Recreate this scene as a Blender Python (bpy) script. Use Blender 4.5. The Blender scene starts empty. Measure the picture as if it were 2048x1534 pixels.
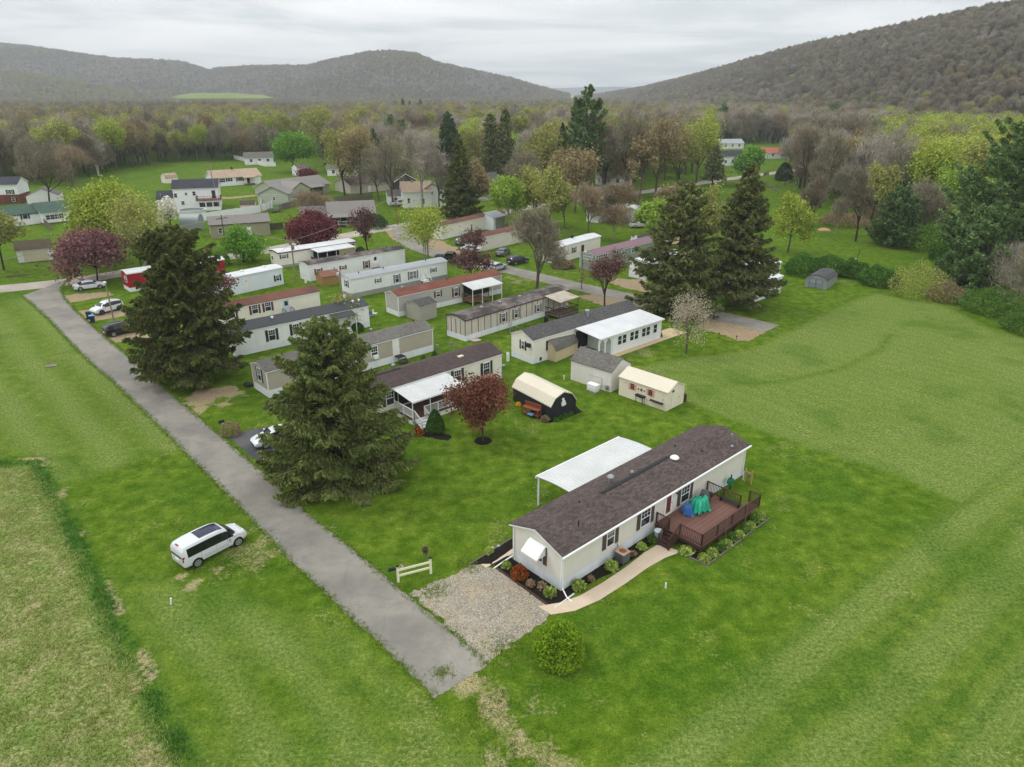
import bpy, bmesh, math, random
import numpy as np
from mathutils import Vector, Matrix

S = bpy.context.scene
COL = S.collection
R = math.radians

# ------------------------------------------------------------------ camera
FPX, HORIZON, CAM_H = 1400.0, 185.0, 30.0            # focal length in px of the 2048 px photograph, horizon row, metres above ground
PITCH = math.atan((767.0 - HORIZON) / FPX)
cam_data = bpy.data.cameras.new('camera')
cam_data.sensor_width = 36.0
cam_data.lens = FPX / 2048.0 * 36.0
cam_data.clip_end = 40000.0
cam = bpy.data.objects.new('camera', cam_data)
cam.location = (0, 0, CAM_H)
cam.rotation_euler = (math.pi / 2 - PITCH, 0, 0)
COL.objects.link(cam)
S.camera = cam

# ------------------------------------------------------------------ view, sky and sun
S.view_settings.view_transform = 'Standard'
S.view_settings.look = 'None'
S.view_settings.exposure = 0.0
S.view_settings.gamma = 1.0
SUN_EL, SUN_AZ = R(52), R(-70)
SUN_STRENGTH = 1.2
SKY_GAIN = 1.25

def make_world():
    w = bpy.data.worlds.new('World')
    S.world = w
    w.use_nodes = True
    t = w.node_tree
    t.nodes.clear()
    N = t.nodes.new
    L = t.links.new
    out = N('ShaderNodeOutputWorld')
    bg = N('ShaderNodeBackground')
    bg.inputs['Strength'].default_value = 0.1
    sky = N('ShaderNodeTexSky')
    sky.sky_type = 'NISHITA'
    sky.sun_disc = False
    sky.sun_elevation = SUN_EL
    sky.sun_rotation = SUN_AZ
    tc = N('ShaderNodeTexCoord')
    sep = N('ShaderNodeSeparateXYZ')
    L(tc.outputs['Generated'], sep.inputs[0])
    # flat cloud deck seen in perspective: direction / height
    mz = N('ShaderNodeMath'); mz.operation = 'MAXIMUM'; mz.inputs[1].default_value = 0.0
    L(sep.outputs['Z'], mz.inputs[0])
    az = N('ShaderNodeMath'); az.operation = 'ADD'; az.inputs[1].default_value = 0.05
    L(mz.outputs[0], az.inputs[0])
    dx = N('ShaderNodeMath'); dx.operation = 'DIVIDE'
    dy = N('ShaderNodeMath'); dy.operation = 'DIVIDE'
    L(sep.outputs['X'], dx.inputs[0]); L(az.outputs[0], dx.inputs[1])
    L(sep.outputs['Y'], dy.inputs[0]); L(az.outputs[0], dy.inputs[1])
    cb = N('ShaderNodeCombineXYZ')
    L(dx.outputs[0], cb.inputs[0]); L(dy.outputs[0], cb.inputs[1])
    n1 = N('ShaderNodeTexNoise'); n1.inputs['Scale'].default_value = 0.30; n1.inputs['Detail'].default_value = 6; n1.inputs['Roughness'].default_value = 0.55
    n1.inputs['Distortion'].default_value = 0.4
    L(cb.outputs[0], n1.inputs['Vector'])
    r1 = N('ShaderNodeValToRGB')
    r1.color_ramp.interpolation = 'EASE'
    r1.color_ramp.elements[0].position = 0.36; r1.color_ramp.elements[0].color = (6.3, 6.7, 6.9, 1)
    r1.color_ramp.elements[1].position = 0.62; r1.color_ramp.elements[1].color = (10.0, 10.0, 10.0, 1)
    L(n1.outputs['Fac'], r1.inputs[0])
    # overcast deck: brighter overhead than at the horizon
    up = N('ShaderNodeMapRange'); up.inputs[1].default_value = 0.12; up.inputs[2].default_value = 0.9
    up.inputs[3].default_value = 1.0; up.inputs[4].default_value = 1.6
    L(sep.outputs['Z'], up.inputs[0])
    mu = N('ShaderNodeVectorMath'); mu.operation = 'SCALE'
    L(r1.outputs[0], mu.inputs[0]); L(up.outputs[0], mu.inputs['Scale'])
    mx = N('ShaderNodeMix'); mx.data_type = 'RGBA'; mx.inputs[0].default_value = 0.94
    L(sky.outputs[0], mx.inputs[6]); L(mu.outputs[0], mx.inputs[7])
    sc = N('ShaderNodeVectorMath'); sc.operation = 'SCALE'; sc.inputs['Scale'].default_value = SKY_GAIN
    L(mx.outputs[2], sc.inputs[0])
    L(sc.outputs[0], bg.inputs['Color'])
    L(bg.outputs[0], out.inputs['Surface'])

make_world()
sun_data = bpy.data.lights.new('sun', 'SUN')
sun_data.energy = SUN_STRENGTH
sun_data.angle = R(14)
sun_data.color = (1.0, 0.97, 0.92)
sun = bpy.data.objects.new('sun', sun_data)
sdir = Vector((math.sin(SUN_AZ) * math.cos(SUN_EL), math.cos(SUN_AZ) * math.cos(SUN_EL), math.sin(SUN_EL)))
sun.rotation_euler = sdir.to_track_quat('Z', 'Y').to_euler()
sun.location = (-60, 40, 120)
COL.objects.link(sun)
try:
    S.cycles.max_bounces = 6
    S.cycles.diffuse_bounces = 3
    S.cycles.glossy_bounces = 2
    S.cycles.transmission_bounces = 3
    S.cycles.volume_bounces = 0
    S.cycles.transparent_max_bounces = 6
    S.cycles.use_denoising = True
    S.cycles.use_adaptive_sampling = True
    S.cycles.adaptive_threshold = 0.015
except Exception:
    pass

# ------------------------------------------------------------------ survey: photograph pixel -> ground point in metres
CP, SP = math.cos(PITCH), math.sin(PITCH)

def ray(x, y):
    u = (x - 1024.0) / FPX
    v = (767.0 - y) / FPX
    return Vector((u, CP + v * SP, -SP + v * CP))

def P(x, y, z=0.0):
    d = ray(x, y)
    t = (z - CAM_H) / d.z
    return Vector((d.x * t, d.y * t, z))

def at_depth(x, y, Y):
    d = ray(x, y)
    t = Y / d.y
    return Vector((d.x * t, Y, CAM_H + d.z * t))

def height_of(bx, by, ty):
    b = P(bx, by)
    return at_depth(bx, ty, b.y).z

def to_px(X, Y, Z):
    dz = np.asarray(Z) - CAM_H
    fwd = np.asarray(Y) * CP - dz * SP
    upv = np.asarray(Y) * SP + dz * CP
    return 1024 + FPX * np.asarray(X) / fwd, 767 - FPX * upv / fwd

# ------------------------------------------------------------------ naming and linking
def tag(o, label=None, cat=None, group=None, kind=None):
    if label: o['label'] = label
    if cat: o['category'] = cat
    if group: o['group'] = group
    if kind: o['kind'] = kind
    return o

def empty(name, loc, rz=0.0, label=None, cat=None, group=None, scale=1.0):
    o = bpy.data.objects.new(name, None)
    o.empty_display_size = 0.3
    o.location = loc
    o.rotation_euler = (0, 0, rz)
    o.scale = (scale, scale, scale)
    COL.objects.link(o)
    return tag(o, label, cat, group)

def link(name, me, parent=None, label=None):
    o = bpy.data.objects.new(name, me)
    COL.objects.link(o)
    if parent is not None:
        o.parent = parent
    if label:
        o['label'] = label
    return o

def copy_tree(o, parent=None):
    c = o.copy()
    COL.objects.link(c)
    if parent is not None:
        c.parent = parent
    for ch in o.children:
        copy_tree(ch, c)
    return c

# ------------------------------------------------------------------ mesh building
def mesh_np(name, V, F, mats, midx=None, smooth=False):
    """V (n,3) float, F (m,k) int with one k"""
    V = np.asarray(V, dtype=np.float32)
    F = np.asarray(F, dtype=np.int32)
    me = bpy.data.meshes.new(name)
    me.vertices.add(len(V))
    me.vertices.foreach_set('co', V.ravel())
    m, k = F.shape
    me.loops.add(m * k)
    me.loops.foreach_set('vertex_index', F.ravel())
    me.polygons.add(m)
    me.polygons.foreach_set('loop_start', np.arange(0, m * k, k, dtype=np.int32))
    if smooth:
        me.polygons.foreach_set('use_smooth', np.ones(m, dtype=bool))
    if not isinstance(mats, (list, tuple)):
        mats = [mats]
    for mt in mats:
        me.materials.append(mt)
    if midx is not None:
        me.polygons.foreach_set('material_index', np.asarray(midx, dtype=np.int32))
    me.update(calc_edges=True)
    me.validate()
    return me

class MB:
    """collects boxes, prisms, tubes; build() links them as ONE mesh object"""
    def __init__(self):
        self.v = []
        self.f = []
    def add(self, vs, fs):
        n = len(self.v)
        self.v.extend([tuple(p) for p in vs])
        self.f.extend([tuple(i + n for i in q) for q in fs])
        return self
    def box(self, x0, y0, z0, x1, y1, z1):
        vs = [(x0, y0, z0), (x1, y0, z0), (x1, y1, z0), (x0, y1, z0), (x0, y0, z1), (x1, y0, z1), (x1, y1, z1), (x0, y1, z1)]
        return self.add(vs, [(0, 3, 2, 1), (4, 5, 6, 7), (0, 1, 5, 4), (1, 2, 6, 5), (2, 3, 7, 6), (3, 0, 4, 7)])
    def prism(self, prof, x0, x1):
        """closed polygon prof [(y,z)] swept along x"""
        n = len(prof)
        vs = [(x0, y, z) for y, z in prof] + [(x1, y, z) for y, z in prof]
        fs = [tuple(range(n - 1, -1, -1)), tuple(range(n, 2 * n))]
        for i in range(n):
            j = (i + 1) % n
            fs.append((i, j, n + j, n + i))
        return self.add(vs, fs)
    def prism_y(self, prof, y0, y1):
        """closed polygon prof [(x,z)] swept along y"""
        n = len(prof)
        vs = [(x, y0, z) for x, z in prof] + [(x, y1, z) for x, z in prof]
        fs = [tuple(range(n)), tuple(range(2 * n - 1, n - 1, -1))]
        for i in range(n):
            j = (i + 1) % n
            fs.append((j, i, n + i, n + j))
        return self.add(vs, fs)
    def prism_z(self, prof, z0, z1):
        n = len(prof)
        vs = [(x, y, z0) for x, y in prof] + [(x, y, z1) for x, y in prof]
        fs = [tuple(range(n - 1, -1, -1)), tuple(range(n, 2 * n))]
        for i in range(n):
            j = (i + 1) % n
            fs.append((i, j, n + j, n + i))
        return self.add(vs, fs)
    def chevron(self, pts, t, x0, x1):
        """open roof line pts [(y,z)] given thickness t upward, swept along x"""
        return self.prism(list(pts) + [(y, z + t) for y, z in reversed(pts)], x0, x1)
    def tube(self, p0, p1, r0, r1=None, n=8):
        r1 = r0 if r1 is None else r1
        p0, p1 = Vector(p0), Vector(p1)
        d = (p1 - p0).normalized()
        a = d.orthogonal().normalized()
        b = d.cross(a)
        vs = []
        for p, r in ((p0, r0), (p1, r1)):
            for i in range(n):
                th = 2 * math.pi * i / n
                vs.append(p + a * (math.cos(th) * r) + b * (math.sin(th) * r))
        fs = [(i, (i + 1) % n, n + (i + 1) % n, n + i) for i in range(n)]
        fs += [tuple(range(n - 1, -1, -1)), tuple(range(n, 2 * n))]
        return self.add(vs, fs)
    def path(self, pts, r, n=6):
        for a, b in zip(pts[:-1], pts[1:]):
            self.tube(a, b, r, r, n)
        return self
    def beam(self, p0, p1, w, h):
        """rectangular bar from p0 to p1"""
        p0, p1 = Vector(p0), Vector(p1)
        d = (p1 - p0).normalized()
        s = d.cross(Vector((0, 0, 1)))
        if s.length < 1e-4:
            s = Vector((1, 0, 0))
        s.normalize()
        u = s.cross(d)
        vs = []
        for p in (p0, p1):
            for a, b in ((-1, -1), (1, -1), (1, 1), (-1, 1)):
                vs.append(p + s * (a * w / 2) + u * (b * h / 2))
        return self.add(vs, [(0, 1, 2, 3), (7, 6, 5, 4), (0, 4, 5, 1), (1, 5, 6, 2), (2, 6, 7, 3), (3, 7, 4, 0)])
    def dome(self, c, rx, ry, rz, n=14, m=7, z0=-1.0):
        c = Vector(c)
        vs, fs = [], []
        for j in range(m + 1):
            ph = math.asin(z0) + (math.pi / 2 - math.asin(z0)) * j / m
            for i in range(n):
                th = 2 * math.pi * i / n
                vs.append((c.x + rx * math.cos(ph) * math.cos(th), c.y + ry * math.cos(ph) * math.sin(th), c.z + rz * math.sin(ph)))
        for j in range(m):
            for i in range(n):
                fs.append((j * n + i, j * n + (i + 1) % n, (j + 1) * n + (i + 1) % n, (j + 1) * n + i))
        return self.add(vs, fs)
    def mesh(self, name, mat, bevel=0.0, smooth=False):
        me = bpy.data.meshes.new(name)
        me.from_pydata(self.v, [], self.f)
        bm = bmesh.new()
        bm.from_mesh(me)
        bmesh.ops.recalc_face_normals(bm, faces=bm.faces)
        if bevel > 0:
            es = [e for e in bm.edges if len(e.link_faces) == 2 and e.calc_face_angle(0) > 0.5]
            bmesh.ops.bevel(bm, geom=es, offset=bevel, segments=2, affect='EDGES', profile=0.5)
        bm.to_mesh(me)
        bm.free()
        me.materials.append(mat)
        if smooth:
            for p in me.polygons:
                p.use_smooth = True
            me.set_sharp_from_angle(angle=R(35))
        return me
    def build(self, name, mat, parent=None, label=None, bevel=0.0, smooth=False):
        return link(name, self.mesh(name, mat, bevel, smooth), parent, label)

# ------------------------------------------------------------------ materials
def lin(v):
    v = v / 255.0
    return v / 12.92 if v <= 0.04045 else ((v + 0.055) / 1.055) ** 2.4

def c(r, g, b):
    return (lin(r), lin(g), lin(b), 1.0)

class NB:
    def __init__(self, name):
        self.m = bpy.data.materials.new(name)
        self.m.use_nodes = True
        self.t = self.m.node_tree
        self.t.nodes.clear()
        self.out = self.t.nodes.new('ShaderNodeOutputMaterial')
        self.b = self.t.nodes.new('ShaderNodeBsdfPrincipled')
        self.t.links.new(self.b.outputs[0], self.out.inputs['Surface'])
    def n(self, typ, **props):
        nd = self.t.nodes.new(typ)
        for k, v in props.items():
            setattr(nd, k, v)
        return nd
    def put(self, sock, v):
        if hasattr(v, 'is_output'):
            self.t.links.new(v, sock)
        else:
            sock.default_value = v[:3] if isinstance(v, tuple) and len(v) == 4 and sock.type == 'VECTOR' else v
    def obj(self):
        return self.n('ShaderNodeTexCoord').outputs['Object']
    def pos(self):
        return self.n('ShaderNodeNewGeometry').outputs['Position']
    def math(self, op, a, b=0.0, clamp=False):
        nd = self.n('ShaderNodeMath', operation=op, use_clamp=clamp)
        self.put(nd.inputs[0], a)
        self.put(nd.inputs[1], b)
        return nd.outputs[0]
    def noise(self, scale, detail=3.0, rough=0.55, vec=None, dist=0.0):
        nd = self.n('ShaderNodeTexNoise')
        nd.inputs['Scale'].default_value = scale
        nd.inputs['Detail'].default_value = detail
        nd.inputs['Roughness'].default_value = rough
        nd.inputs['Distortion'].default_value = dist
        if vec is not None:
            self.put(nd.inputs['Vector'], vec)
        return nd.outputs['Fac']
    def mapping(self, vec, scale=(1, 1, 1), rot=(0, 0, 0), loc=(0, 0, 0)):
        nd = self.n('ShaderNodeMapping')
        self.put(nd.inputs['Vector'], vec)
        nd.inputs['Scale'].default_value = scale
        nd.inputs['Rotation'].default_value = rot
        nd.inputs['Location'].default_value = loc
        return nd.outputs[0]
    def step(self, v, lo, hi, a=0.0, b=1.0):
        nd = self.n('ShaderNodeMapRange')
        self.put(nd.inputs[0], v)
        for i, q in enumerate((lo, hi, a, b)):
            nd.inputs[i + 1].default_value = q
        return nd.outputs[0]
    def mix(self, f, a, b, mode='MIX'):
        nd = self.n('ShaderNodeMix', data_type='RGBA', blend_type=mode)
        self.put(nd.inputs[0], f)
        self.put(nd.inputs[6], a)
        self.put(nd.inputs[7], b)
        return nd.outputs[2]
    def gain(self, col, f):
        nd = self.n('ShaderNodeVectorMath', operation='SCALE')
        self.put(nd.inputs[0], col)
        self.put(nd.inputs['Scale'], f)
        return nd.outputs[0]
    def bump(self, h, strength=0.3, dist=0.02):
        nd = self.n('ShaderNodeBump')
        nd.inputs['Strength'].default_value = strength
        nd.inputs['Distance'].default_value = dist
        self.put(nd.inputs['Height'], h)
        self.t.links.new(nd.outputs[0], self.b.inputs['Normal'])
    def done(self, col, rough=0.7, spec=0.3, metal=0.0):
        self.put(self.b.inputs['Base Color'], col)
        self.put(self.b.inputs['Roughness'], rough)
        self.b.inputs['Specular IOR Level'].default_value = spec
        self.b.inputs['Metallic'].default_value = metal
        return self.m

MATS = {}

def mat(name, rgb, rough=0.65, var=0.10, vs=1.2, fine=0.08, spec=0.3, metal=0.0, kind=None, second=None, bump=0.0, weather=0.0):
    """procedural surface: base colour, slow and fine mottling, and a pattern kind"""
    if name in MATS:
        return MATS[name]
    b = NB(name)
    o = b.obj()
    col = c(*rgb)
    f1 = b.noise(vs, 4, 0.6, o)
    f2 = b.noise(vs * 14, 2, 0.6, o)
    g = b.math('ADD', b.step(f1, 0.25, 0.75, 1 - var, 1 + var), b.step(f2, 0.25, 0.75, -fine, fine))
    sx = b.n('ShaderNodeSeparateXYZ')
    b.put(sx.inputs[0], o)
    h = None
    if kind == 'lap':            # horizontal clapboards
        w = b.math('FRACT', b.math('MULTIPLY', sx.outputs[2], 1 / 0.115))
        g = b.math('MULTIPLY', g, b.step(w, 0.0, 0.16, 0.80, 1.0))
        h = w
    elif kind == 'vert':         # vertical ribs / board seams
        w = b.math('FRACT', b.math('MULTIPLY', b.math('ADD', sx.outputs[0], sx.outputs[1]), 1 / 0.2))
        g = b.math('MULTIPLY', g, b.step(w, 0.0, 0.14, 0.84, 1.0))
        h = w
    elif kind == 'rib':          # standing ribs on sheet roofing, across the length; rib shading is darkened into the colour
        w = b.math('FRACT', b.math('MULTIPLY', sx.outputs[0], 1 / 0.3))
        tri = b.math('ABSOLUTE', b.math('SUBTRACT', w, 0.5))
        g = b.math('MULTIPLY', g, b.step(tri, 0.34, 0.5, 1.0, 0.72))
        h = b.step(tri, 0.3, 0.5, 0.0, 1.0)
    elif kind in ('shingle', 'seam'):
        v = b.n('ShaderNodeCombineXYZ')
        b.put(v.inputs[0], sx.outputs[0]); b.put(v.inputs[1], sx.outputs[1])
        if kind == 'shingle':
            br = b.n('ShaderNodeTexBrick')
            b.put(br.inputs['Vector'], v.outputs[0])
            br.inputs['Scale'].default_value = 1.0
            br.inputs['Brick Width'].default_value = 0.30
            br.inputs['Row Height'].default_value = 0.15
            br.inputs['Mortar Size'].default_value = 0.006
            s2 = second or rgb
            br.inputs['Color1'].default_value = c(*rgb)
            br.inputs['Color2'].default_value = c(*s2)
            br.inputs['Mortar'].default_value = c(rgb[0] * .6, rgb[1] * .6, rgb[2] * .6)
            br.inputs['Bias'].default_value = -0.1
            col = br.outputs['Color']
            h = br.outputs['Fac']
            h = b.math('SUBTRACT', 1.0, h)
        else:
            w = b.math('FRACT', b.math('MULTIPLY', sx.outputs[0], 1 / 1.2))
            g = b.math('MULTIPLY', g, b.step(w, 0.0, 0.05, 0.75, 1.0))
    elif kind == 'plank':
        w = b.math('FRACT', b.math('MULTIPLY', sx.outputs[1], 1 / 0.14))
        pid = b.math('FLOOR', b.math('MULTIPLY', sx.outputs[1], 1 / 0.14))
        wn = b.n('ShaderNodeTexWhiteNoise', noise_dimensions='1D')
        b.put(wn.inputs['W'], pid)
        g = b.math('MULTIPLY', g, b.step(w, 0.0, 0.1, 0.6, 1.0))
        g = b.math('MULTIPLY', g, b.step(wn.outputs['Value'], 0, 1, 0.85, 1.12))
    if second and kind != 'shingle':
        col = b.mix(b.step(b.noise(vs * 0.7, 4, 0.65, b.mapping(o, (1, 1, 0.4), loc=(7, 3, 1))), 0.45, 0.7), col, c(*second))
    if weather > 0:              # dirt runs
        st = b.noise(3.0, 3, 0.6, b.mapping(o, (1.0, 1.0, 0.12)))
        g = b.math('MULTIPLY', g, b.step(st, 0.45, 0.8, 1.0, 1.0 - weather))
    col = b.gain(col, g)
    if bump and h is not None:
        b.bump(h, bump, 0.02)
    elif bump:
        b.bump(f2, bump, 0.02)
    MATS[name] = b.done(col, rough, spec, metal)
    return MATS[name]

def leaf_mat(name, a, b2, dark=0.75, gloss=0.2, trans=0.25):
    """foliage: hue wanders between two tones from clump to clump and leaf to leaf, a little light comes through"""
    if name in MATS:
        return MATS[name]
    b = NB(name)
    o = b.obj()
    isl = b.n('ShaderNodeNewGeometry').outputs['Random Per Island']
    oi = b.n('ShaderNodeObjectInfo').outputs['Random']
    f = b.noise(0.35, 3, 0.6, o)
    f = b.math('ADD', b.math('MULTIPLY', b.step(f, 0.3, 0.7), 0.6), b.math('MULTIPLY', isl, 0.4))
    col = b.mix(f, c(*a), c(*b2))
    g = b.math('MULTIPLY', b.step(isl, 0, 1, dark * 1.3, 1.65), b.step(oi, 0, 1, 0.88, 1.12))
    col = b.gain(col, g)
    b.done(col, 0.8, gloss * 0.5)
    tr = b.n('ShaderNodeBsdfTranslucent')
    b.put(tr.inputs['Color'], col)
    ms = b.n('ShaderNodeMixShader')
    ms.inputs[0].default_value = trans
    b.t.links.new(b.b.outputs[0], ms.inputs[1])
    b.t.links.new(tr.outputs[0], ms.inputs[2])
    b.t.links.new(ms.outputs[0], b.out.inputs['Surface'])
    MATS[name] = b.m
    return b.m
# ================================================================== GROUND
def seg_dist(X, Y, pts):
    d = np.full(X.shape, 1e9)
    for (ax, ay), (bx, by) in zip(pts[:-1], pts[1:]):
        vx, vy = bx - ax, by - ay
        t = np.clip(((X - ax) * vx + (Y - ay) * vy) / (vx * vx + vy * vy + 1e-9), 0, 1)
        d = np.minimum(d, np.hypot(X - ax - t * vx, Y - ay - t * vy))
    return d

def in_poly(X, Y, poly):
    r = np.zeros(X.shape, dtype=bool)
    n = len(poly)
    for i in range(n):
        x1, y1 = poly[i]
        x2, y2 = poly[(i + 1) % n]
        cnd = ((y1 > Y) != (y2 > Y))
        xi = (x2 - x1) * (Y - y1) / (y2 - y1 + 1e-12) + x1
        r ^= cnd & (X < xi)
    return r

def W2(pxs):
    return [tuple(P(*q)[:2]) for q in pxs]

def soft_poly(X, Y, pxs, soft):
    pl = W2(pxs)
    ins = in_poly(X, Y, pl)
    d = seg_dist(X, Y, pl + pl[:1])
    return np.clip(np.where(ins, d, -d) / (2 * soft) + 0.5, 0, 1)

def vnoise(X, Y, s, seed=0):
    """smooth value noise in numpy"""
    x, y = X / s + 37.2 * seed, Y / s - 11.7 * seed
    xi, yi = np.floor(x).astype(np.int64), np.floor(y).astype(np.int64)
    fx, fy = x - xi, y - yi
    fx, fy = fx * fx * (3 - 2 * fx), fy * fy * (3 - 2 * fy)
    def h(a, b):
        k = (a * 374761393 + b * 668265263 + seed * 974634) & 0x7fffffff
        k = ((k ^ (k >> 13)) * 1274126177) & 0x7fffffff
        return (k & 0xffff) / 65535.0
    return (h(xi, yi) * (1 - fx) + h(xi + 1, yi) * fx) * (1 - fy) + (h(xi, yi + 1) * (1 - fx) + h(xi + 1, yi + 1) * fx) * fy

ROAD_L = [(871, 1396), (820, 1347), (768, 1292), (700, 1234), (647, 1181), (593, 1133), (557, 1096), (504, 1040), (446, 979), (379, 913), (317, 850), (252, 788), (227, 764), (188, 731), (149, 694), (118, 661), (100, 641), (85, 628), (66, 610), (44, 592)]
ROAD_R = [(974, 1331), (905, 1265), (826, 1200), (700, 1095), (655, 1060), (580, 996), (513, 934), (468, 895), (415, 850), (340, 787), (297, 748), (264, 719), (223, 685), (172, 640), (149, 619), (127, 594), (122, 576), (140, 556)]

def make_ground():
    xs = np.unique(np.concatenate([np.linspace(-9000, -150, 12), np.arange(-150, -70, 1.5), np.arange(-70, 62, 0.4), np.arange(62, 160, 1.5), np.linspace(160, 9000, 12)]))
    ys = np.unique(np.concatenate([np.linspace(-3000, 18, 6), np.arange(18, 100, 0.4), np.arange(100, 240, 1.0), np.linspace(240, 12000, 20)]))
    X, Y = np.meshgrid(xs, ys)
    Z = np.zeros_like(X)
    near = np.clip((260 - np.hypot(X, Y)) / 120, 0, 1)
    dull = np.zeros_like(X)      # mown, greyer grass
    lush = np.zeros_like(X)      # dark rank grass
    bare = np.zeros_like(X)      # dead straw, worn soil
    n1, n2, n3 = vnoise(X, Y, 6, 1), vnoise(X, Y, 1.6, 2), vnoise(X, Y, 0.8, 3)
    # big mown field on the right
    f = soft_poly(X, Y, [(1270, 738), (1372, 806), (1500, 852), (1629, 900), (1790, 948), (1930, 1010), (2080, 930), (2080, 690), (1960, 650), (1890, 610), (1750, 588), (1690, 608), (1600, 655), (1500, 700), (1420, 712), (1340, 722)], 0.5)
    rows = 0.5 + 0.5 * np.sin((X * 0.80 + Y * 0.60) * 2 * math.pi / 1.9 + 1.2 * n1)
    dull = np.maximum(dull, f * (0.62 + 0.22 * rows + 0.25 * (n1 - 0.5)))
    # wheel tracks curving over it
    for tr in ([(1245, 792), (1330, 770), (1440, 772), (1560, 764), (1680, 738), (1760, 700), (1780, 670)], [(1290, 742), (1390, 748), (1480, 765), (1560, 764)],
               [(1372, 806), (1500, 856), (1629, 902), (1790, 950), (1900, 1010)]):
        d = seg_dist(X, Y, W2(tr))
        k = np.exp(-(d / 0.5) ** 2) * (0.5 + n1)
        lush = np.maximum(lush, 0.15 * k)
        dull *= 1 - 0.45 * np.clip(k, 0, 1)
    # lower right: broad mowing lanes towards the upper right
    a, b = P(1240, 1534), P(2048, 900)
    dx, dy = (b - a).xy.normalized()
    s = (X - a.x) * dy - (Y - a.y) * dx
    lane = np.clip(s / 2 + 0.5, 0, 1)
    st = np.clip(0.5 + 1.1 * np.sin((s - 0.5) * 2 * math.pi / 4.4 + 0.5 * n1), 0, 1)
    dull = np.maximum(dull, lane * (1 - f) * (0.30 + 0.45 * st + 0.25 * (n1 - 0.5)))
    for off in (0.4, 3.9, 8.2, 9.6):
        lush = np.maximum(lush, lane * 0.5 * np.exp(-((s - off) / 0.28) ** 2))
    # rough field at the far left, with a rank strip along its edge
    edge = [(0, 928), (70, 922), (105, 985), (165, 1105), (235, 1262), (300, 1390), (378, 1540)]
    f = soft_poly(X, Y, edge + [(200, 1700), (-500, 1600), (-500, 930)], 0.5)
    dull = np.maximum(dull, f * (0.92 + 0.5 * (n2 - 0.5)))
    patch = np.clip((vnoise(X, Y, 2.6, 7) * 0.65 + n3 * 0.35 - 0.50) * 5, 0, 1) * np.clip((vnoise(X, Y, 11, 8) - 0.3) * 3, 0, 1)
    bare = np.maximum(bare, f * np.maximum(patch * 0.8, 0.16 + 0.34 * n3))
    d = seg_dist(X, Y, W2(edge))
    lush = np.maximum(lush, np.exp(-((d - 0.2) / (0.35 + 0.5 * n1)) ** 2) * (0.45 + 0.5 * n2))
    bare *= 1 - 0.9 * np.exp(-(d / 0.8) ** 2)
    bare = np.maximum(bare, np.exp(-((d - 0.5) / 0.35) ** 2) * np.clip((vnoise(X, Y, 2.0, 21) - 0.62) * 5, 0, 0.8))
    # verge left of the road: greyer mowing with bright lanes along the road
    f = soft_poly(X, Y, [(30, 595), (85, 592), (215, 690), (330, 805), (430, 900), (300, 905), (170, 960), (100, 965), (60, 905), (-60, 915), (-200, 640)], 0.8)
    rd = seg_dist(X, Y, W2(ROAD_L))
    lane = 0.5 + 0.5 * np.sin(rd * 2 * math.pi / 4.6 + 0.4 + 0.6 * n1)
    dull = np.maximum(dull, f * (0.25 + 0.55 * lane))
    # bottom centre: mixed mowing
    f = soft_poly(X, Y, [(230, 1160), (420, 1180), (560, 1240), (700, 1290), (850, 1420), (960, 1540), (500, 1700), (390, 1540), (310, 1380)], 1.5)
    st = 0.5 + 0.5 * np.sin((X * 0.75 + Y * 0.66) * 2 * math.pi / 3.4 + 1.0 * n1)
    dull = np.maximum(dull, f * np.clip(0.28 + 0.45 * st + 0.6 * (n1 - 0.5), 0, 0.8))
    # worn ground beside the parked van, beyond the road end and along road edges
    for (cx, cy, rx, amp) in ((505, 1100, 1.7, 0.45), (470, 1135, 1.6, 0.28), (540, 1070, 1.6, 0.5), (398, 1162, 0.42, 0.9), (362, 1155, 0.3, 0.75), (432, 1142, 0.25, 0.8), (385, 1172, 0.3, 0.85),
                              (968, 1395, 1.3, 0.62), (1005, 1440, 1.5, 0.58), (1045, 1485, 1.5, 0.55), (1095, 1530, 1.4, 0.5), (938, 1378, 0.9, 0.75), (950, 1470, 0.8, 0.5), (990, 1520, 0.8, 0.45), (1000, 1415, 0.5, 0.9), (1040, 1470, 0.5, 0.85), (90, 930, 0.7, 0.7), (30, 1370, 1.5, 0.5), (70, 1210, 0.5, 0.8),
                              (420, 795, 2.4, 0.9), (390, 800, 2.0, 0.7), (1285, 705, 1.6, 0.4), (1260, 770, 2.2, 0.3), (1050, 560, 3.0, 0.5), (1490, 600, 3.0, 0.25), (1300, 745, 2.5, 0.3), (1870, 640, 3.0, 0.2)):
        q = P(cx, cy)
        dd = np.hypot(X - q.x, (Y - q.y) * 0.9)
        bare = np.maximum(bare, amp * np.clip(1.4 - dd / rx + 1.6 * (n3 - 0.5) + 0.8 * (n2 - 0.5), 0, 1))
    rr = np.minimum(rd, seg_dist(X, Y, W2(ROAD_R)))
    bare = np.maximum(bare, 0.35 * np.exp(-(rr / 0.35) ** 2) * n2)
    # scattered pale thatch everywhere near
    bare = np.maximum(bare, 0.28 * np.clip((vnoise(X, Y, 3.3, 12) * 0.6 + n3 * 0.4 - 0.60) * 6, 0, 1))
    lush = np.maximum(lush, 0.4 * np.clip((vnoise(X, Y, 5.0, 14) * 0.7 + n2 * 0.3 - 0.60) * 5, 0, 1))
    # woodland floor far off: leaf litter
    wood = np.clip((np.hypot(X, Y) - 300) / 120, 0, 1)
    bare = np.maximum(bare * (near > 0), 0.5 * wood)
    ny, nx = X.shape
    I = np.arange(nx * ny).reshape(ny, nx)
    F = np.stack([I[:-1, :-1], I[:-1, 1:], I[1:, 1:], I[1:, :-1]], -1).reshape(-1, 4)
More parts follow.
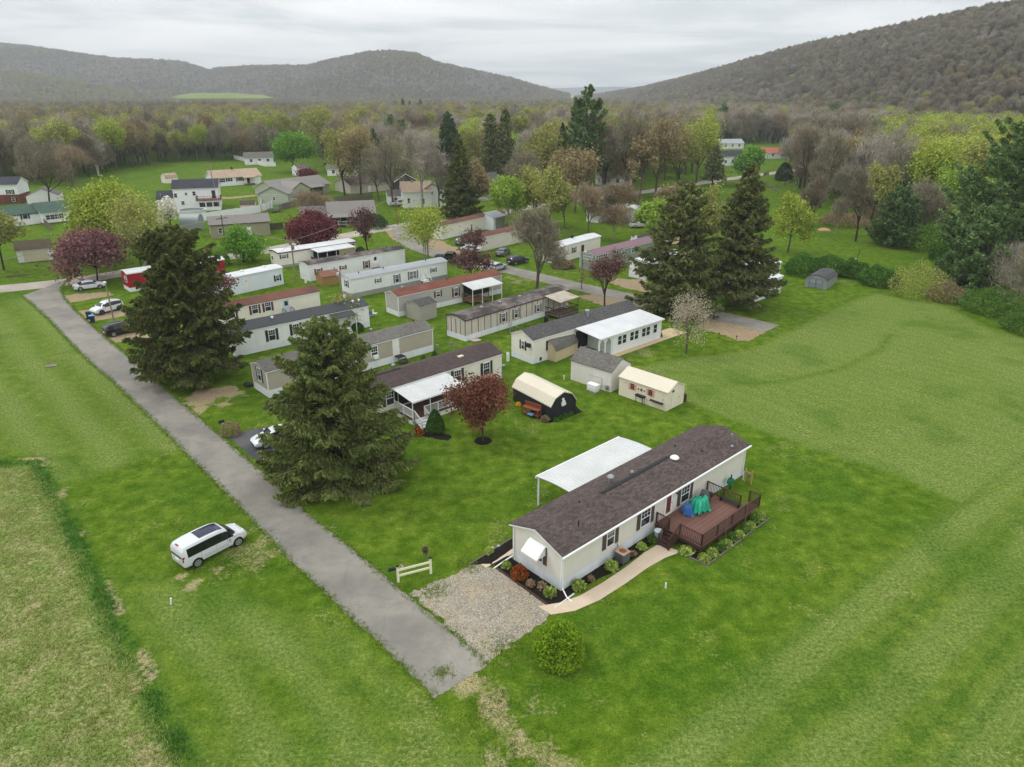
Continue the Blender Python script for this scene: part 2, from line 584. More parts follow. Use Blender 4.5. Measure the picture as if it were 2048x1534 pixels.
    V = np.stack([X, Y, Z], -1).reshape(-1, 3)
    b = NB('grass')
    p = b.pos()
    at = b.n('ShaderNodeAttribute', attribute_name='sward')
    sp = b.n('ShaderNodeSeparateColor')
    b.put(sp.inputs[0], at.outputs['Color'])
    big = b.noise(0.10, 4, 0.6, p)
    mid = b.noise(0.85, 5, 0.65, p)
    tuft = b.noise(4.2, 4, 0.7, p)
    blade = b.noise(11.0, 3, 0.8, p)
    lawn = b.mix(b.step(mid, 0.36, 0.66), c(65, 92, 17), c(103, 124, 38))
    lawn = b.mix(b.step(big, 0.4, 0.68, 0, 0.45), lawn, c(62, 94, 16))
    yel = b.step(b.math('ADD', b.math('MULTIPLY', mid, 0.6), b.math('MULTIPLY', tuft, 0.4)), 0.56, 0.70)
    lawn = b.mix(b.math('MULTIPLY', yel, 0.45), lawn, c(136, 146, 64))
    field = b.mix(b.step(tuft, 0.35, 0.65), c(88, 108, 42), c(126, 140, 78))
    col = b.mix(sp.outputs[0], lawn, field)
    dark = b.mix(b.step(tuft, 0.35, 0.65), c(40, 78, 14), c(66, 102, 26))
    col = b.mix(b.math('MULTIPLY', sp.outputs[1], 0.95), col, dark)
    straw = b.mix(b.step(blade, 0.3, 0.7), c(118, 108, 74), c(176, 164, 126))
    fb = b.step(b.math('ADD', b.math('MULTIPLY', sp.outputs[2], 1.25), b.math('MULTIPLY', b.math('SUBTRACT', tuft, 0.5), 1.3)), 0.32, 0.80)
    col = b.mix(b.math('MULTIPLY', fb, 0.9), col, straw)
    fl = b.n('ShaderNodeTexVoronoi'); fl.inputs['Scale'].default_value = 2.6
    b.put(fl.inputs['Vector'], p)
    fk = b.math('MULTIPLY', b.step(fl.outputs['Distance'], 0.055, 0.085, 1.0, 0.0), b.step(b.noise(0.35, 3, 0.6, b.mapping(p, loc=(4, 4, 0))), 0.52, 0.60))
    col = b.mix(b.math('MULTIPLY', fk, 0.55), col, c(214, 206, 150))
    g = b.math('MULTIPLY', b.step(blade, 0.25, 0.75, 0.42, 1.62), b.step(tuft, 0.25, 0.75, 0.74, 1.24))
    col = b.gain(col, g)
    hh = b.math('ADD', b.math('MULTIPLY', tuft, 0.8), b.math('MULTIPLY', blade, 0.35))
    b.bump(hh, 0.8, 0.14)
    m = b.done(col, 0.95, 0.03)
    me = mesh_np('ground', V, F, m)
    ca = me.color_attributes.new('sward', 'FLOAT_COLOR', 'POINT')
    A = np.ones((nx * ny, 4), dtype=np.float32)
    A[:, 0], A[:, 1], A[:, 2] = np.clip(dull, 0, 1).ravel(), np.clip(lush, 0, 1).ravel(), np.clip(bare, 0, 1).ravel()
    ca.data.foreach_set('color', A.ravel())
    o = link('ground', me)
    tag(o, 'wide green lawns and mown fields around the trailer park', None, None, 'structure')

make_ground()

# ------------------------------------------------------------------ sheets on the ground
def sheet(name, pts, m, z=0.004, jit=0.0, label=None, step=0.35, seed=1, thick=0.0):
    """flat polygon of world points with an irregular edge; thick > 0 gives it a real edge"""
    rng = random.Random(seed)
    out = []
    n = len(pts)
    for i in range(n):
        a, b = Vector(pts[i]).to_2d(), Vector(pts[(i + 1) % n]).to_2d()
        L = (b - a).length
        k = max(1, int(L / step)) if jit > 0 else 1
        nn = (b - a).orthogonal().normalized() if L > 0 else Vector((0, 0))
        for j in range(k):
            q = a.lerp(b, j / k)
            if jit > 0:
                q = q + nn * rng.gauss(0, jit)
            out.append(q)
    bm = bmesh.new()
    top = [bm.verts.new((q.x, q.y, z + thick)) for q in out]
    f = bm.faces.new(top)
    if thick > 0:
        r = bmesh.ops.extrude_face_region(bm, geom=[f])
        for v in [g for g in r['geom'] if isinstance(g, bmesh.types.BMVert)]:
            v.co.z = 0.001
    bmesh.ops.triangulate(bm, faces=[f for f in bm.faces if len(f.verts) > 4])
    bmesh.ops.recalc_face_normals(bm, faces=bm.faces)
    me = bpy.data.meshes.new(name)
    bm.to_mesh(me)
    bm.free()
    if len(me.polygons) and me.polygons[0].normal.z < 0 and thick == 0:
        me.flip_normals()
    me.materials.append(m)
    o = link(name, me)
    return tag(o, label, None, None, 'structure')

def Wp(pxs):
    return [P(*q) for q in pxs]

def ribbon(name, pxs, width, m, z, label, jit=0.05, seed=1):
    pts = [P(*q).xy for q in pxs]
    # resample smoothly
    fine = []
    for i in range(len(pts) - 1):
        p0, p1, p2, p3 = pts[max(i - 1, 0)], pts[i], pts[i + 1], pts[min(i + 2, len(pts) - 1)]
        for k in range(6):
            t = k / 6
            fine.append(0.5 * ((2 * p1) + (p2 - p0) * t + (2 * p0 - 5 * p1 + 4 * p2 - p3) * t * t + (3 * p1 - p0 - 3 * p2 + p3) * t ** 3))
    fine.append(pts[-1])
    l, r = [], []
    for i, q in enumerate(fine):
        d = (fine[min(i + 1, len(fine) - 1)] - fine[max(i - 1, 0)]).normalized()
        nn = Vector((-d.y, d.x))
        l.append(q + nn * width / 2)
        r.append(q - nn * width / 2)
    rng = random.Random(seed)
    V = [(q.x, q.y, z) for q in l] + [(q.x, q.y, z) for q in r]
    n = len(fine)
    F = [(i, n + i, n + i + 1, i + 1) for i in range(n - 1)]
    me = mesh_np(name, V, F, m)
    if me.polygons[0].normal.z < 0:
        me.flip_normals()
    return tag(link(name, me), label, None, None, 'structure')

def asphalt_mat(name, a, b2, crack=0.5):
    b = NB(name)
    p = b.pos()
    big = b.noise(0.22, 5, 0.62, p)
    mid = b.noise(1.3, 4, 0.6, p)
    fine = b.noise(28, 2, 0.7, p)
    col = b.mix(b.step(big, 0.35, 0.65), c(*a), c(*b2))
    g = b.math('MULTIPLY', b.step(mid, 0.3, 0.7, 0.93, 1.07), b.step(fine, 0.25, 0.75, 0.84, 1.16))
    vo = b.n('ShaderNodeTexVoronoi', feature='DISTANCE_TO_EDGE')
    vo.inputs['Scale'].default_value = 0.30
    dm = b.n('ShaderNodeVectorMath', operation='ADD')
    nz = b.n('ShaderNodeTexNoise'); nz.inputs['Scale'].default_value = 0.9; nz.inputs['Detail'].default_value = 4
    b.put(nz.inputs['Vector'], p)
    b.put(dm.inputs[0], p); b.put(dm.inputs[1], nz.outputs['Color'])
    b.put(vo.inputs['Vector'], dm.outputs[0])
    g = b.math('MULTIPLY', g, b.step(vo.outputs['Distance'], 0.0, 0.018, 1 - 0.25 * crack, 1.0))
    moss = b.step(b.noise(0.55, 5, 0.7, b.mapping(p, loc=(3, 9, 0))), 0.60, 0.78, 0, 0.28)
    col = b.mix(moss, col, c(112, 112, 78))
    dk = b.step(b.noise(0.11, 2, 0.5, b.mapping(p, loc=(8, 1, 0))), 0.56, 0.60, 0, 0.35)
    col = b.mix(dk, col, c(108, 105, 102))
    sp = b.step(b.noise(9, 2, 0.5, p), 0.72, 0.76, 0, 0.5)
    col = b.mix(sp, col, c(90, 86, 80))
    col = b.gain(col, g)
    b.bump(fine, 0.2, 0.01)
    return b.done(col, 0.9, 0.2)

def gravel_mat(name, a, b2, weeds=0.3):
    b = NB(name)
    p = b.pos()
    vo = b.n('ShaderNodeTexVoronoi')
    vo.inputs['Scale'].default_value = 17.0
    b.put(vo.inputs['Vector'], p)
    sc = b.n('ShaderNodeSeparateColor')
    b.put(sc.inputs[0], vo.outputs['Color'])
    col = b.mix(sc.outputs[0], c(*a), c(*b2))
    big = b.noise(0.5, 4, 0.6, p)
    col = b.mix(b.step(big, 0.45, 0.7, 0, 0.45), col, c(178, 160, 124))
    g = b.math('MULTIPLY', b.step(vo.outputs['Distance'], 0.05, 0.75, 1.2, 0.55), b.step(b.noise(1.1, 3, 0.6, p), 0.3, 0.7, 0.9, 1.1))
    wd = b.step(b.math('ADD', b.math('MULTIPLY', b.noise(0.9, 4, 0.6, b.mapping(p, loc=(5, 2, 0))), 0.7), b.math('MULTIPLY', b.noise(6, 3, 0.6, p), 0.3)), 0.60, 0.68, 0, weeds)
    col = b.mix(wd, col, c(86, 104, 46))
    col = b.gain(col, g)
    b.bump(vo.outputs['Distance'], 0.6, 0.03)
    return b.done(col, 0.9, 0.2)

ASPH = asphalt_mat('asphalt', (119, 116, 109), (143, 138, 129), 0.4)
ASPH_TAN = asphalt_mat('asphalt_dusty', (150, 142, 132), (172, 164, 152))
ASPH_DARK = asphalt_mat('asphalt_fresh', (66, 66, 70), (78, 78, 82), 0.2)
GRAV = gravel_mat('gravel', (134, 126, 112), (190, 181, 164), 0.45)
GRAV_DRY = gravel_mat('gravel_dusty', (138, 118, 92), (184, 164, 134), 0.5)
CONC = mat('concrete', (198, 180, 158), 0.85, 0.08, 0.5, 0.07, 0.2, bump=0.1)
MULCH = mat('mulch', (34, 29, 27), 0.95, 0.25, 2.0, 0.35, 0.1, bump=0.8)

sheet('road', Wp(ROAD_L + ROAD_R[::-1]), ASPH, 0.012, 0.06, 'worn grey asphalt lane running from the near field to the cross street', 0.22)
STREET = [(-120, 592), (-40, 582), (60, 572), (140, 563), (235, 548), (330, 532), (420, 519), (510, 505), (580, 492), (660, 478), (730, 464), (800, 452), (850, 444), (910, 438), (1000, 425), (1120, 405), (1215, 392), (1310, 381), (1400, 366), (1500, 352), (1570, 343), (1680, 327)]
ribbon('street', STREET, 5.4, ASPH_TAN, 0.008, 'pale dusty street crossing behind the mobile homes')
LOOP = [(800, 452), (812, 478), (850, 500), (905, 515), (965, 529), (1045, 546), (1130, 567), (1230, 589), (1330, 608), (1430, 630), (1545, 657)]
ribbon('park_road', LOOP, 4.3, ASPH, 0.016, 'grey park road curving past the bare maple to its dead end')
sheet('parking_area', Wp([(772, 462), (835, 452), (860, 470), (900, 490), (960, 512), (1040, 540), (990, 548), (930, 528), (860, 512), (815, 492), (785, 478)]), GRAV_DRY, 0.004, 0.25, 'pale gravel parking beside the park road', 0.8, 4)
sheet('gravel_drive', Wp([(815, 1186), (850, 1172), (905, 1150), (948, 1126), (985, 1136), (1010, 1150), (1088, 1202), (1095, 1240), (1060, 1262), (1010, 1298), (978, 1322), (965, 1325), (880, 1237)]), GRAV, 0.006, 0.10, 'pale gravel driveway in front of the brown roofed home', 0.25, 5)
sheet('gravel_patch', Wp([(1420, 632), (1530, 664), (1500, 681), (1478, 682), (1440, 668), (1395, 655)]), GRAV_DRY, 0.006, 0.12, 'gravel parking strip beside the road end', 0.4, 6)
sheet('gravel_patch', Wp([(1150, 592), (1205, 586), (1290, 606), (1285, 616), (1200, 610)]), GRAV_DRY, 0.006, 0.2, 'gravel patch beside the purple leaved tree', 0.5, 7)
sheet('gravel_patch', Wp([(1200, 555), (1290, 560), (1330, 590), (1290, 585), (1230, 570)]), GRAV_DRY, 0.006, 0.2, 'gravel patch across the road from the purple tree', 0.5, 8)
for i, (q, lb) in enumerate((([(120, 592), (150, 588), (215, 584), (228, 590), (150, 604), (138, 606)], 'dusty gravel pull-in by the white sedan'),
                     ([(152, 622), (190, 618), (255, 612), (262, 630), (200, 640), (175, 645)], 'dusty gravel pull-in by the white crossover'),
                     ([(212, 668), (235, 660), (290, 662), (300, 676), (240, 684), (222, 682)], 'gravel pull-in by the black car'),
                     ([(272, 722), (330, 712), (372, 722), (370, 735), (310, 742), (292, 742)], 'gravel strip under the dark spruce'),
                     ([(372, 795), (420, 778), (470, 772), (480, 780), (420, 800), (385, 806)], 'bare soil strip beside the grey home'))):
    sheet('gravel_patch', Wp(q), GRAV_DRY, 0.006, 0.12, lb, 0.4, 20 + i)
sheet('driveway', Wp([(455, 872), (492, 862), (560, 848), (640, 840), (660, 862), (600, 885), (540, 905), (520, 926), (505, 915)]), ASPH_DARK, 0.006, 0.04, 'fresh dark asphalt driveway under the near spruce', 0.4, 9)
ribbon('gravel_lane', [(415, 392), (450, 396), (500, 392), (548, 387), (490, 402), (430, 410)][:4], 4.0, GRAV_DRY, 0.004, 'pale gravel lane in front of the tan roofed ranch house')
sheet('dirt_yard', Wp([(1270, 478), (1330, 460), (1400, 462), (1410, 478), (1330, 492)]), GRAV_DRY, 0.004, 0.3, 'bare dirt yard behind the park', 1.0, 10)
# walks and beds round the near home
WALK = [(1076, 1213), (1120, 1206), (1160, 1192), (1205, 1166), (1250, 1136), (1290, 1105), (1318, 1088), (1362, 1104), (1330, 1116), (1295, 1136), (1250, 1168), (1200, 1200), (1150, 1222), (1102, 1230)]
sheet('front_walk', Wp(WALK), CONC, 0.004, 0, 'pale concrete walk curving along the front of the near home', thick=0.035)
sheet('side_walk', Wp([(952, 1122), (1030, 1080), (1040, 1100), (972, 1136)]), CONC, 0.004, 0, 'short concrete walk at the end of the gravel drive', thick=0.03)

# ================================================================== HILLS
def hill_mat(name, tones):
    b = NB(name)
    p = b.pos()
    f = b.noise(0.02, 5, 0.7, p)
    col = b.mix(b.step(f, 0.35, 0.65), c(*tones[0]), c(*tones[1]))
    f2 = b.noise(0.12, 4, 0.75, p)
    col = b.gain(col, b.step(f2, 0.3, 0.7, 0.65, 1.3))
    b.bump(f2, 1.0, 4.0)
    return b.done(col, 1.0, 0.0)

HILLS = {}

def make_hill(name, crest, base, back, m, label, n=160, rows=26, rough=6.0, seed=1, drop=9.0, shape=0.55):
    """crest [(px,py,depth)], base [(px,depth)]: a ridge that climbs from the valley floor to its crest and falls away behind"""
    cx = [q[0] for q in crest]
    xs = np.linspace(cx[0], cx[-1], n)
    cy = np.interp(xs, cx, [q[1] for q in crest])
    cd = np.interp(xs, cx, [q[2] for q in crest])
    bd = np.interp(xs, [q[0] for q in base], [q[1] for q in base])
    k = np.ones(7) / 7
    pad = lambda a: np.convolve(np.pad(a, 3, mode='edge'), k, 'valid')
    cd, bd = pad(cd), pad(bd)
    V = np.zeros((rows + 6, n, 3))
    for j in range(n):
        top = at_depth(xs[j], cy[j], cd[j])
        u = (xs[j] - 1024) / FPX
        for i in range(rows):
            t = i / (rows - 1)
            Yd = bd[j] + (cd[j] - bd[j]) * t
            X = top.x * Yd / top.y
            prof = t * t * (3 - 2 * t) * (1 - shape) + t * shape
            V[i, j] = (X, Yd, max(top.z - drop, 1) * prof)
        for i in range(6):
            t = (i + 1) / 6
            Yd = cd[j] + back * t
            V[rows + i, j] = (top.x * Yd / top.y, Yd, max(top.z - drop, 1) * (1 - t * t) - 6 * t)
    nz = (vnoise(V[..., 0], V[..., 1], 160, seed) - 0.5) * 2 * rough + (vnoise(V[..., 0], V[..., 1], 60, seed + 1) - 0.5) * rough
    env = np.clip(np.sin(np.linspace(0, 1, rows) * math.pi), 0, 1)
    V[:rows, :, 2] += nz[:rows] * env[:, None]
    V[0, :, 2] = -3
    I = np.arange((rows + 6) * n).reshape(rows + 6, n)
    F = np.stack([I[:-1, :-1], I[:-1, 1:], I[1:, 1:], I[1:, :-1]], -1).reshape(-1, 4)
    o = link(name, mesh_np(name, V.reshape(-1, 3), F, m, smooth=True))
    tag(o, label, None, None, 'structure')
    HILLS[label] = (V[:rows + 2], xs, bd)
    return o

RIGHT_BASE = [(1150, 1900), (1200, 1600), (1290, 1250), (1400, 950), (1520, 780), (1640, 640), (1780, 520), (1900, 450), (2048, 400), (2350, 350)]
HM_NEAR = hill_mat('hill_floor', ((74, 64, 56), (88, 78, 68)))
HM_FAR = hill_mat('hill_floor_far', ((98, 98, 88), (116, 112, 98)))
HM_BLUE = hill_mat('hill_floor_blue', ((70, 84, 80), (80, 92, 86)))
make_hill('hill', [(1150, 192, 3000), (1200, 187, 2700), (1290, 172, 2300), (1400, 145, 1800), (1520, 110, 1400), (1640, 80, 1180), (1780, 52, 1020), (1900, 24, 920), (2048, -4, 850), (2350, -50, 780)], RIGHT_BASE, 500, HM_NEAR,
          'wooded brown hillside rising on the right', 200, 30, 7.0, 3, 8.0, 0.6)
make_hill('hill', [(-260, 70, 3200), (-100, 82, 3100), (0, 87, 3000), (60, 92, 2950), (150, 106, 2900), (230, 117, 2850), (330, 121, 2850), (370, 125, 2850), (400, 134, 2900), (450, 152, 3050), (540, 182, 3200)],
          [(-260, 2000), (300, 2100), (540, 2500)], 700, HM_FAR, 'long hazy ridge at the far left', 140, 22, 9.0, 5, 8.0, 0.5)
make_hill('hill', [(-260, 128, 2150), (0, 140, 2150), (100, 153, 2150), (200, 173, 2100), (300, 191, 2000)], [(-260, 1550), (300, 1650)], 400, HM_FAR, 'low greenish spur in front of the left ridge', 90, 16, 5.0, 7, 6.0, 0.5)
make_hill('hill', [(330, 186, 3400), (380, 155, 3200), (430, 136, 3000), (500, 132, 2800), (600, 130, 2650), (612, 131, 2640), (650, 121, 2600), (700, 111, 2550), (740, 103, 2500), (780, 101, 2480), (830, 106, 2450), (880, 126, 2450), (950, 141, 2500), (1020, 156, 2600), (1080, 173, 2700), (1140, 189, 2850)],
          [(330, 2200), (500, 1900), (780, 1750), (1140, 2200)], 700, HM_FAR, 'rounded hazy hill in the middle distance', 180, 24, 9.0, 9, 8.0, 0.5)
make_hill('hill', [(1000, 181, 8200), (1080, 177, 8000), (1150, 175, 8000), (1230, 173, 8000), (1300, 175, 8000), (1420, 181, 8200)], [(1000, 7000), (1420, 7000)], 900, HM_BLUE, 'faint blue ridge in the valley gap', 60, 8, 12.0, 11, 0.0, 0.6)

def make_meadow():
    px = [(338, 195, 1600), (362, 189, 1700), (395, 185.5, 1760), (430, 186, 1780), (462, 185, 1790), (500, 188.5, 1740), (528, 190, 1680), (548, 196, 1560), (360, 197, 1540)]
    pts = [at_depth(*q) for q in px]
    ce = Vector((0, 0, 0))
    for q in pts: ce += q
    ce /= len(pts)
    mb = MB()
    low = [(q.x, q.y, -1) for q in pts]
    n = len(pts)
    mb.add([tuple(q) for q in pts] + low + [tuple(ce)], [(i, (i + 1) % n, 2 * n) for i in range(n)] + [(i, n + i, n + (i + 1) % n, (i + 1) % n) for i in range(n)])
    o = mb.build('meadow', mat('meadow_grass', (112, 124, 68), 0.9, 0.2, 0.015, 0.05, 0.05))
    tag(o, 'bright green hillside meadow below the hazy hill', None, None, 'structure')

make_meadow()

# ================================================================== TALL GRASS
def tufts(name, pts, h, m, label, seed, blades=7):
    """many grass blades leaning out from each point"""
    rng = np.random.default_rng(seed)
    P2 = np.repeat(np.array(pts), blades, axis=0)
    n = len(P2)
    B = np.zeros((n, 3)); B[:, :2] = P2 + rng.normal(0, 0.07, (n, 2))
    a = rng.uniform(0, 6.283, n)
    hh = h * rng.uniform(0.45, 1.35, n)
    tip = B + np.stack([np.cos(a) * hh * rng.uniform(0.2, 0.9, n), np.sin(a) * hh * rng.uniform(0.2, 0.9, n), hh], -1)
    w = np.stack([-np.sin(a), np.cos(a), np.zeros(n)], -1) * rng.uniform(0.012, 0.03, (n, 1))
    V = np.stack([B - w, B + w, tip], 1).reshape(-1, 3)
    o = link(name, mesh_np(name, V, np.arange(3 * n).reshape(n, 3), m))
    return tag(o, label, None, None, 'stuff')

def grow_grass():
    rng = np.random.default_rng(9)
    edge = W2([(0, 928), (70, 922), (105, 985), (165, 1105), (235, 1262), (300, 1390), (378, 1540)])
    pl = edge + W2([(200, 1620), (-60, 1600), (-60, 930)])
    xs, ys = [q[0] for q in pl], [q[1] for q in pl]
    X, Y = rng.uniform(min(xs), max(xs), 60000), rng.uniform(min(ys), max(ys), 60000)
    k = in_poly(X, Y, pl) & (vnoise(X, Y, 0.45, 5) * 0.6 + vnoise(X, Y, 1.6, 6) * 0.4 + rng.uniform(-.25, .25, len(X)) > 0.5)
    tufts('rough_grass', np.stack([X[k], Y[k]], -1), 0.11, leaf_mat('grass_rough', (104, 124, 50), (158, 162, 100), 0.8), 'pale tufted rough grass of the field in the lower left', 4)
    q = []
    for (ax, ay), (bx, by) in zip(edge[:-1], edge[1:]):
        for _ in range(int(math.hypot(bx - ax, by - ay) * 50)):
            t = rng.uniform()
            q.append((ax + (bx - ax) * t + rng.normal(0, .34), ay + (by - ay) * t + rng.normal(0, .34)))
    q = np.array(q)
    q = q[vnoise(q[:, 0], q[:, 1], 1.3, 8) + rng.uniform(-.3, .3, len(q)) > .5]
    tufts('weeds', q, 0.17, leaf_mat('grass_rank', (58, 100, 34), (92, 134, 56), 0.8), 'dark rank weeds along the edge of the rough field', 5)
    q = []
    for ln in (W2(ROAD_L), W2(ROAD_R)):
        for (ax, ay), (bx, by) in zip(ln[:-1], ln[1:]):
            for _ in range(int(math.hypot(bx - ax, by - ay) * 26)):
                t = rng.uniform()
                q.append((ax + (bx - ax) * t + rng.normal(0, .16), ay + (by - ay) * t + rng.normal(0, .16)))
    for cx, cy, r, m_ in ((965, 1440, 1.6, 150), (1040, 1500, 1.5, 110), (1000, 1400, .8, 50), (885, 1345, .5, 90), (1010, 1300, 1.2, 160), (870, 1180, .9, 120), (935, 1130, .8, 120), (475, 1120, 2.0, 300)):
        g = P(cx, cy)
        q += [(g.x + rng.normal(0, r * .6), g.y + rng.normal(0, r * .6)) for _ in range(m_)]
    tufts('edge_grass', np.array(q), 0.10, leaf_mat('grass_edge', (70, 104, 24), (118, 136, 56), 0.7), 'grass creeping over the edges of the lane and the gravel', 6)

grow_grass()
# ================================================================== TREES
def unit(a):
    return a / (np.linalg.norm(a, axis=-1, keepdims=True) + 1e-9)

def quads(C, U, W):
    """flat leaf quads with centres C, half axes U and W"""
    V = np.stack([C - U * 0.9 - W * 0.25, C - U * 0.2 + W, C + U, C + U * 0.1 - W], 1)
    n = len(C)
    return V.reshape(-1, 3), np.arange(4 * n).reshape(n, 4)

def sticks(segs, sides=4):
    """tapered bars for branch segments (p0, p1, r0, r1)"""
    A = np.array([s[0] for s in segs], dtype=float)
    B = np.array([s[1] for s in segs], dtype=float)
    r0 = np.array([s[2] for s in segs])[:, None]
    r1 = np.array([s[3] for s in segs])[:, None]
    d = unit(B - A)
    ref = np.where(np.abs(d[:, 2:3]) > 0.9, np.array([[1.0, 0, 0]]), np.array([[0, 0, 1.0]]))
    a = unit(np.cross(d, ref))
    b = np.cross(d, a)
    n = len(A)
    V = np.zeros((n, 2 * sides, 3))
    for i in range(sides):
        th = 2 * math.pi * i / sides
        o = a * math.cos(th) + b * math.sin(th)
        V[:, i] = A + o * r0
        V[:, sides + i] = B + o * r1
    base = (np.arange(n) * 2 * sides)[:, None]
    F = []
    for i in range(sides):
        j = (i + 1) % sides
        F.append(np.concatenate([base + i, base + j, base + sides + j, base + sides + i], 1))
    return V.reshape(-1, 3), np.concatenate(F, 0)

BARK = mat('bark_grey', (92, 84, 76), 0.95, 0.2, 1.5, 0.2, 0.1)
BARK_DARK = mat('bark_dark', (70, 60, 52), 0.95, 0.2, 1.5, 0.2, 0.1)
BARK_PALE = mat('bark_pale', (142, 136, 126), 0.95, 0.2, 1.5, 0.2, 0.1)
BARK_BLACK = mat('bark_blackish', (52, 42, 42), 0.95, 0.2, 1.5, 0.2, 0.1)

def decid_meshes(name, seed, H, Rad, leaf, bark, nleaf=3000, ls=0.18, trunk=0.22, twig=False, rad0=0.017, wide=1.0, stems=1, levels=4, low=0.0, up=0.35, thin=1.0, spread=0.30):
    rng = np.random.default_rng(seed)
    segs, tips = [], []
    def grow(p, d, L, r, lev):
        mid = p + d * L * 0.5 + rng.normal(0, 0.05, 3) * L
        d2 = d + rng.normal(0, 0.10, 3)
        d2 /= np.linalg.norm(d2)
        end = mid + d2 * L * 0.55
        r2 = r * 0.72
        segs.append((p, mid, r, (r + r2) / 2))
        segs.append((mid, end, (r + r2) / 2, r2))
        if lev >= levels - 2:
            tips.append((mid, d2, lev))
        if lev == levels:
            tips.append((end, d2, lev))
            return
        k = 3 if lev > 0 else int(rng.integers(5, 8))
        a0 = rng.uniform(0, 2 * math.pi)
        for i in range(k):
            ang = rng.uniform(0.32, 0.85) * wide if lev > 0 else rng.uniform(0.25, 1.05) * wide
            az = a0 + 2 * math.pi * i / k + rng.normal(0, 0.35)
            a = np.cross(d2, [0.31, 0.55, 0.77]); a /= np.linalg.norm(a)
            b = np.cross(d2, a)
            nd = d2 * math.cos(ang) + (a * math.cos(az) + b * math.sin(az)) * math.sin(ang)
            nd[2] += up * 0.3
            nd /= np.linalg.norm(nd)
            st = end if i == 0 else mid + (end - mid) * rng.uniform(0.2, 1.0)
            grow(st, nd, L * rng.uniform(0.62, 0.86), r2 * rng.uniform(0.55, 0.8), lev + 1)
    for s in range(stems):
        d = np.array([rng.normal(0, 0.04 + 0.16 * (stems > 1)), rng.normal(0, 0.04 + 0.16 * (stems > 1)), 1.0])
        d /= np.linalg.norm(d)
        grow(np.array([rng.normal(0, 0.25) * (stems > 1), rng.normal(0, 0.25) * (stems > 1), 0.0]), d, H * trunk, H * rad0 / math.sqrt(stems), 0)
    T = np.array([t[0] for t in tips])
    D = np.array([t[1] for t in tips])
    # fit to the wanted height and radius
    zmax = np.percentile(T[:, 2], 99)
    rr = np.percentile(np.hypot(T[:, 0], T[:, 1]), 95)
    sz, sr = (H * 0.96) / zmax, Rad * 0.92 / rr
    def fit(q):
        q = np.array(q, dtype=float)
        k = np.clip(q[..., 2:3] / (H * trunk), 0, 1)
        q[..., :2] *= 1 + (sr - 1) * k
        q[..., 2] *= sz
        return q
    segs = [(fit(a), fit(b), max(r0, 0.012) * thin, max(r1, 0.010) * thin) for a, b, r0, r1 in segs]
    thick = [s for s in segs if s[2] > 0.05]
    fine = [s for s in segs if s[2] <= 0.05]
    Vs, Fs, off = [], [], 0
    for grp, k in ((thick, 6), (fine, 3)):
        if grp:
            v, f = sticks(grp, k)
            Vs.append(v); Fs.append(f + off); off += len(v)
    tm = mesh_np(name + '_trunk', np.concatenate(Vs), np.concatenate(Fs), bark, smooth=True)
    T = fit(T)
    idx = rng.integers(0, len(T), nleaf)
    sg = Rad * spread * 0.5
    C = T[idx] + rng.normal(0, 1, (nleaf, 3)) * np.array([sg, sg, sg * 0.75])
    C[:, 2] = np.maximum(C[:, 2], low + 0.15)
    if twig:
        U = unit(D[idx] * 0.7 + rng.normal(0, 0.6, (nleaf, 3)) + np.array([0, 0, 0.35]))
        W = unit(np.cross(U, rng.normal(0, 1, (nleaf, 3))))
        s = ls * rng.uniform(0.6, 1.4, (nleaf, 1))
        V, F = quads(C, U * s * 2.2, W * s * 0.10)
    else:
        U = unit(rng.normal(0, 1, (nleaf, 3)))
        W = unit(np.cross(U, rng.normal(0, 1, (nleaf, 3))))
        s = ls * rng.uniform(0.6, 1.4, (nleaf, 1))
        V, F = quads(C, U * s, W * s * 0.7)
    cm = mesh_np(name + '_crown', V, F, leaf)
    return tm, cm

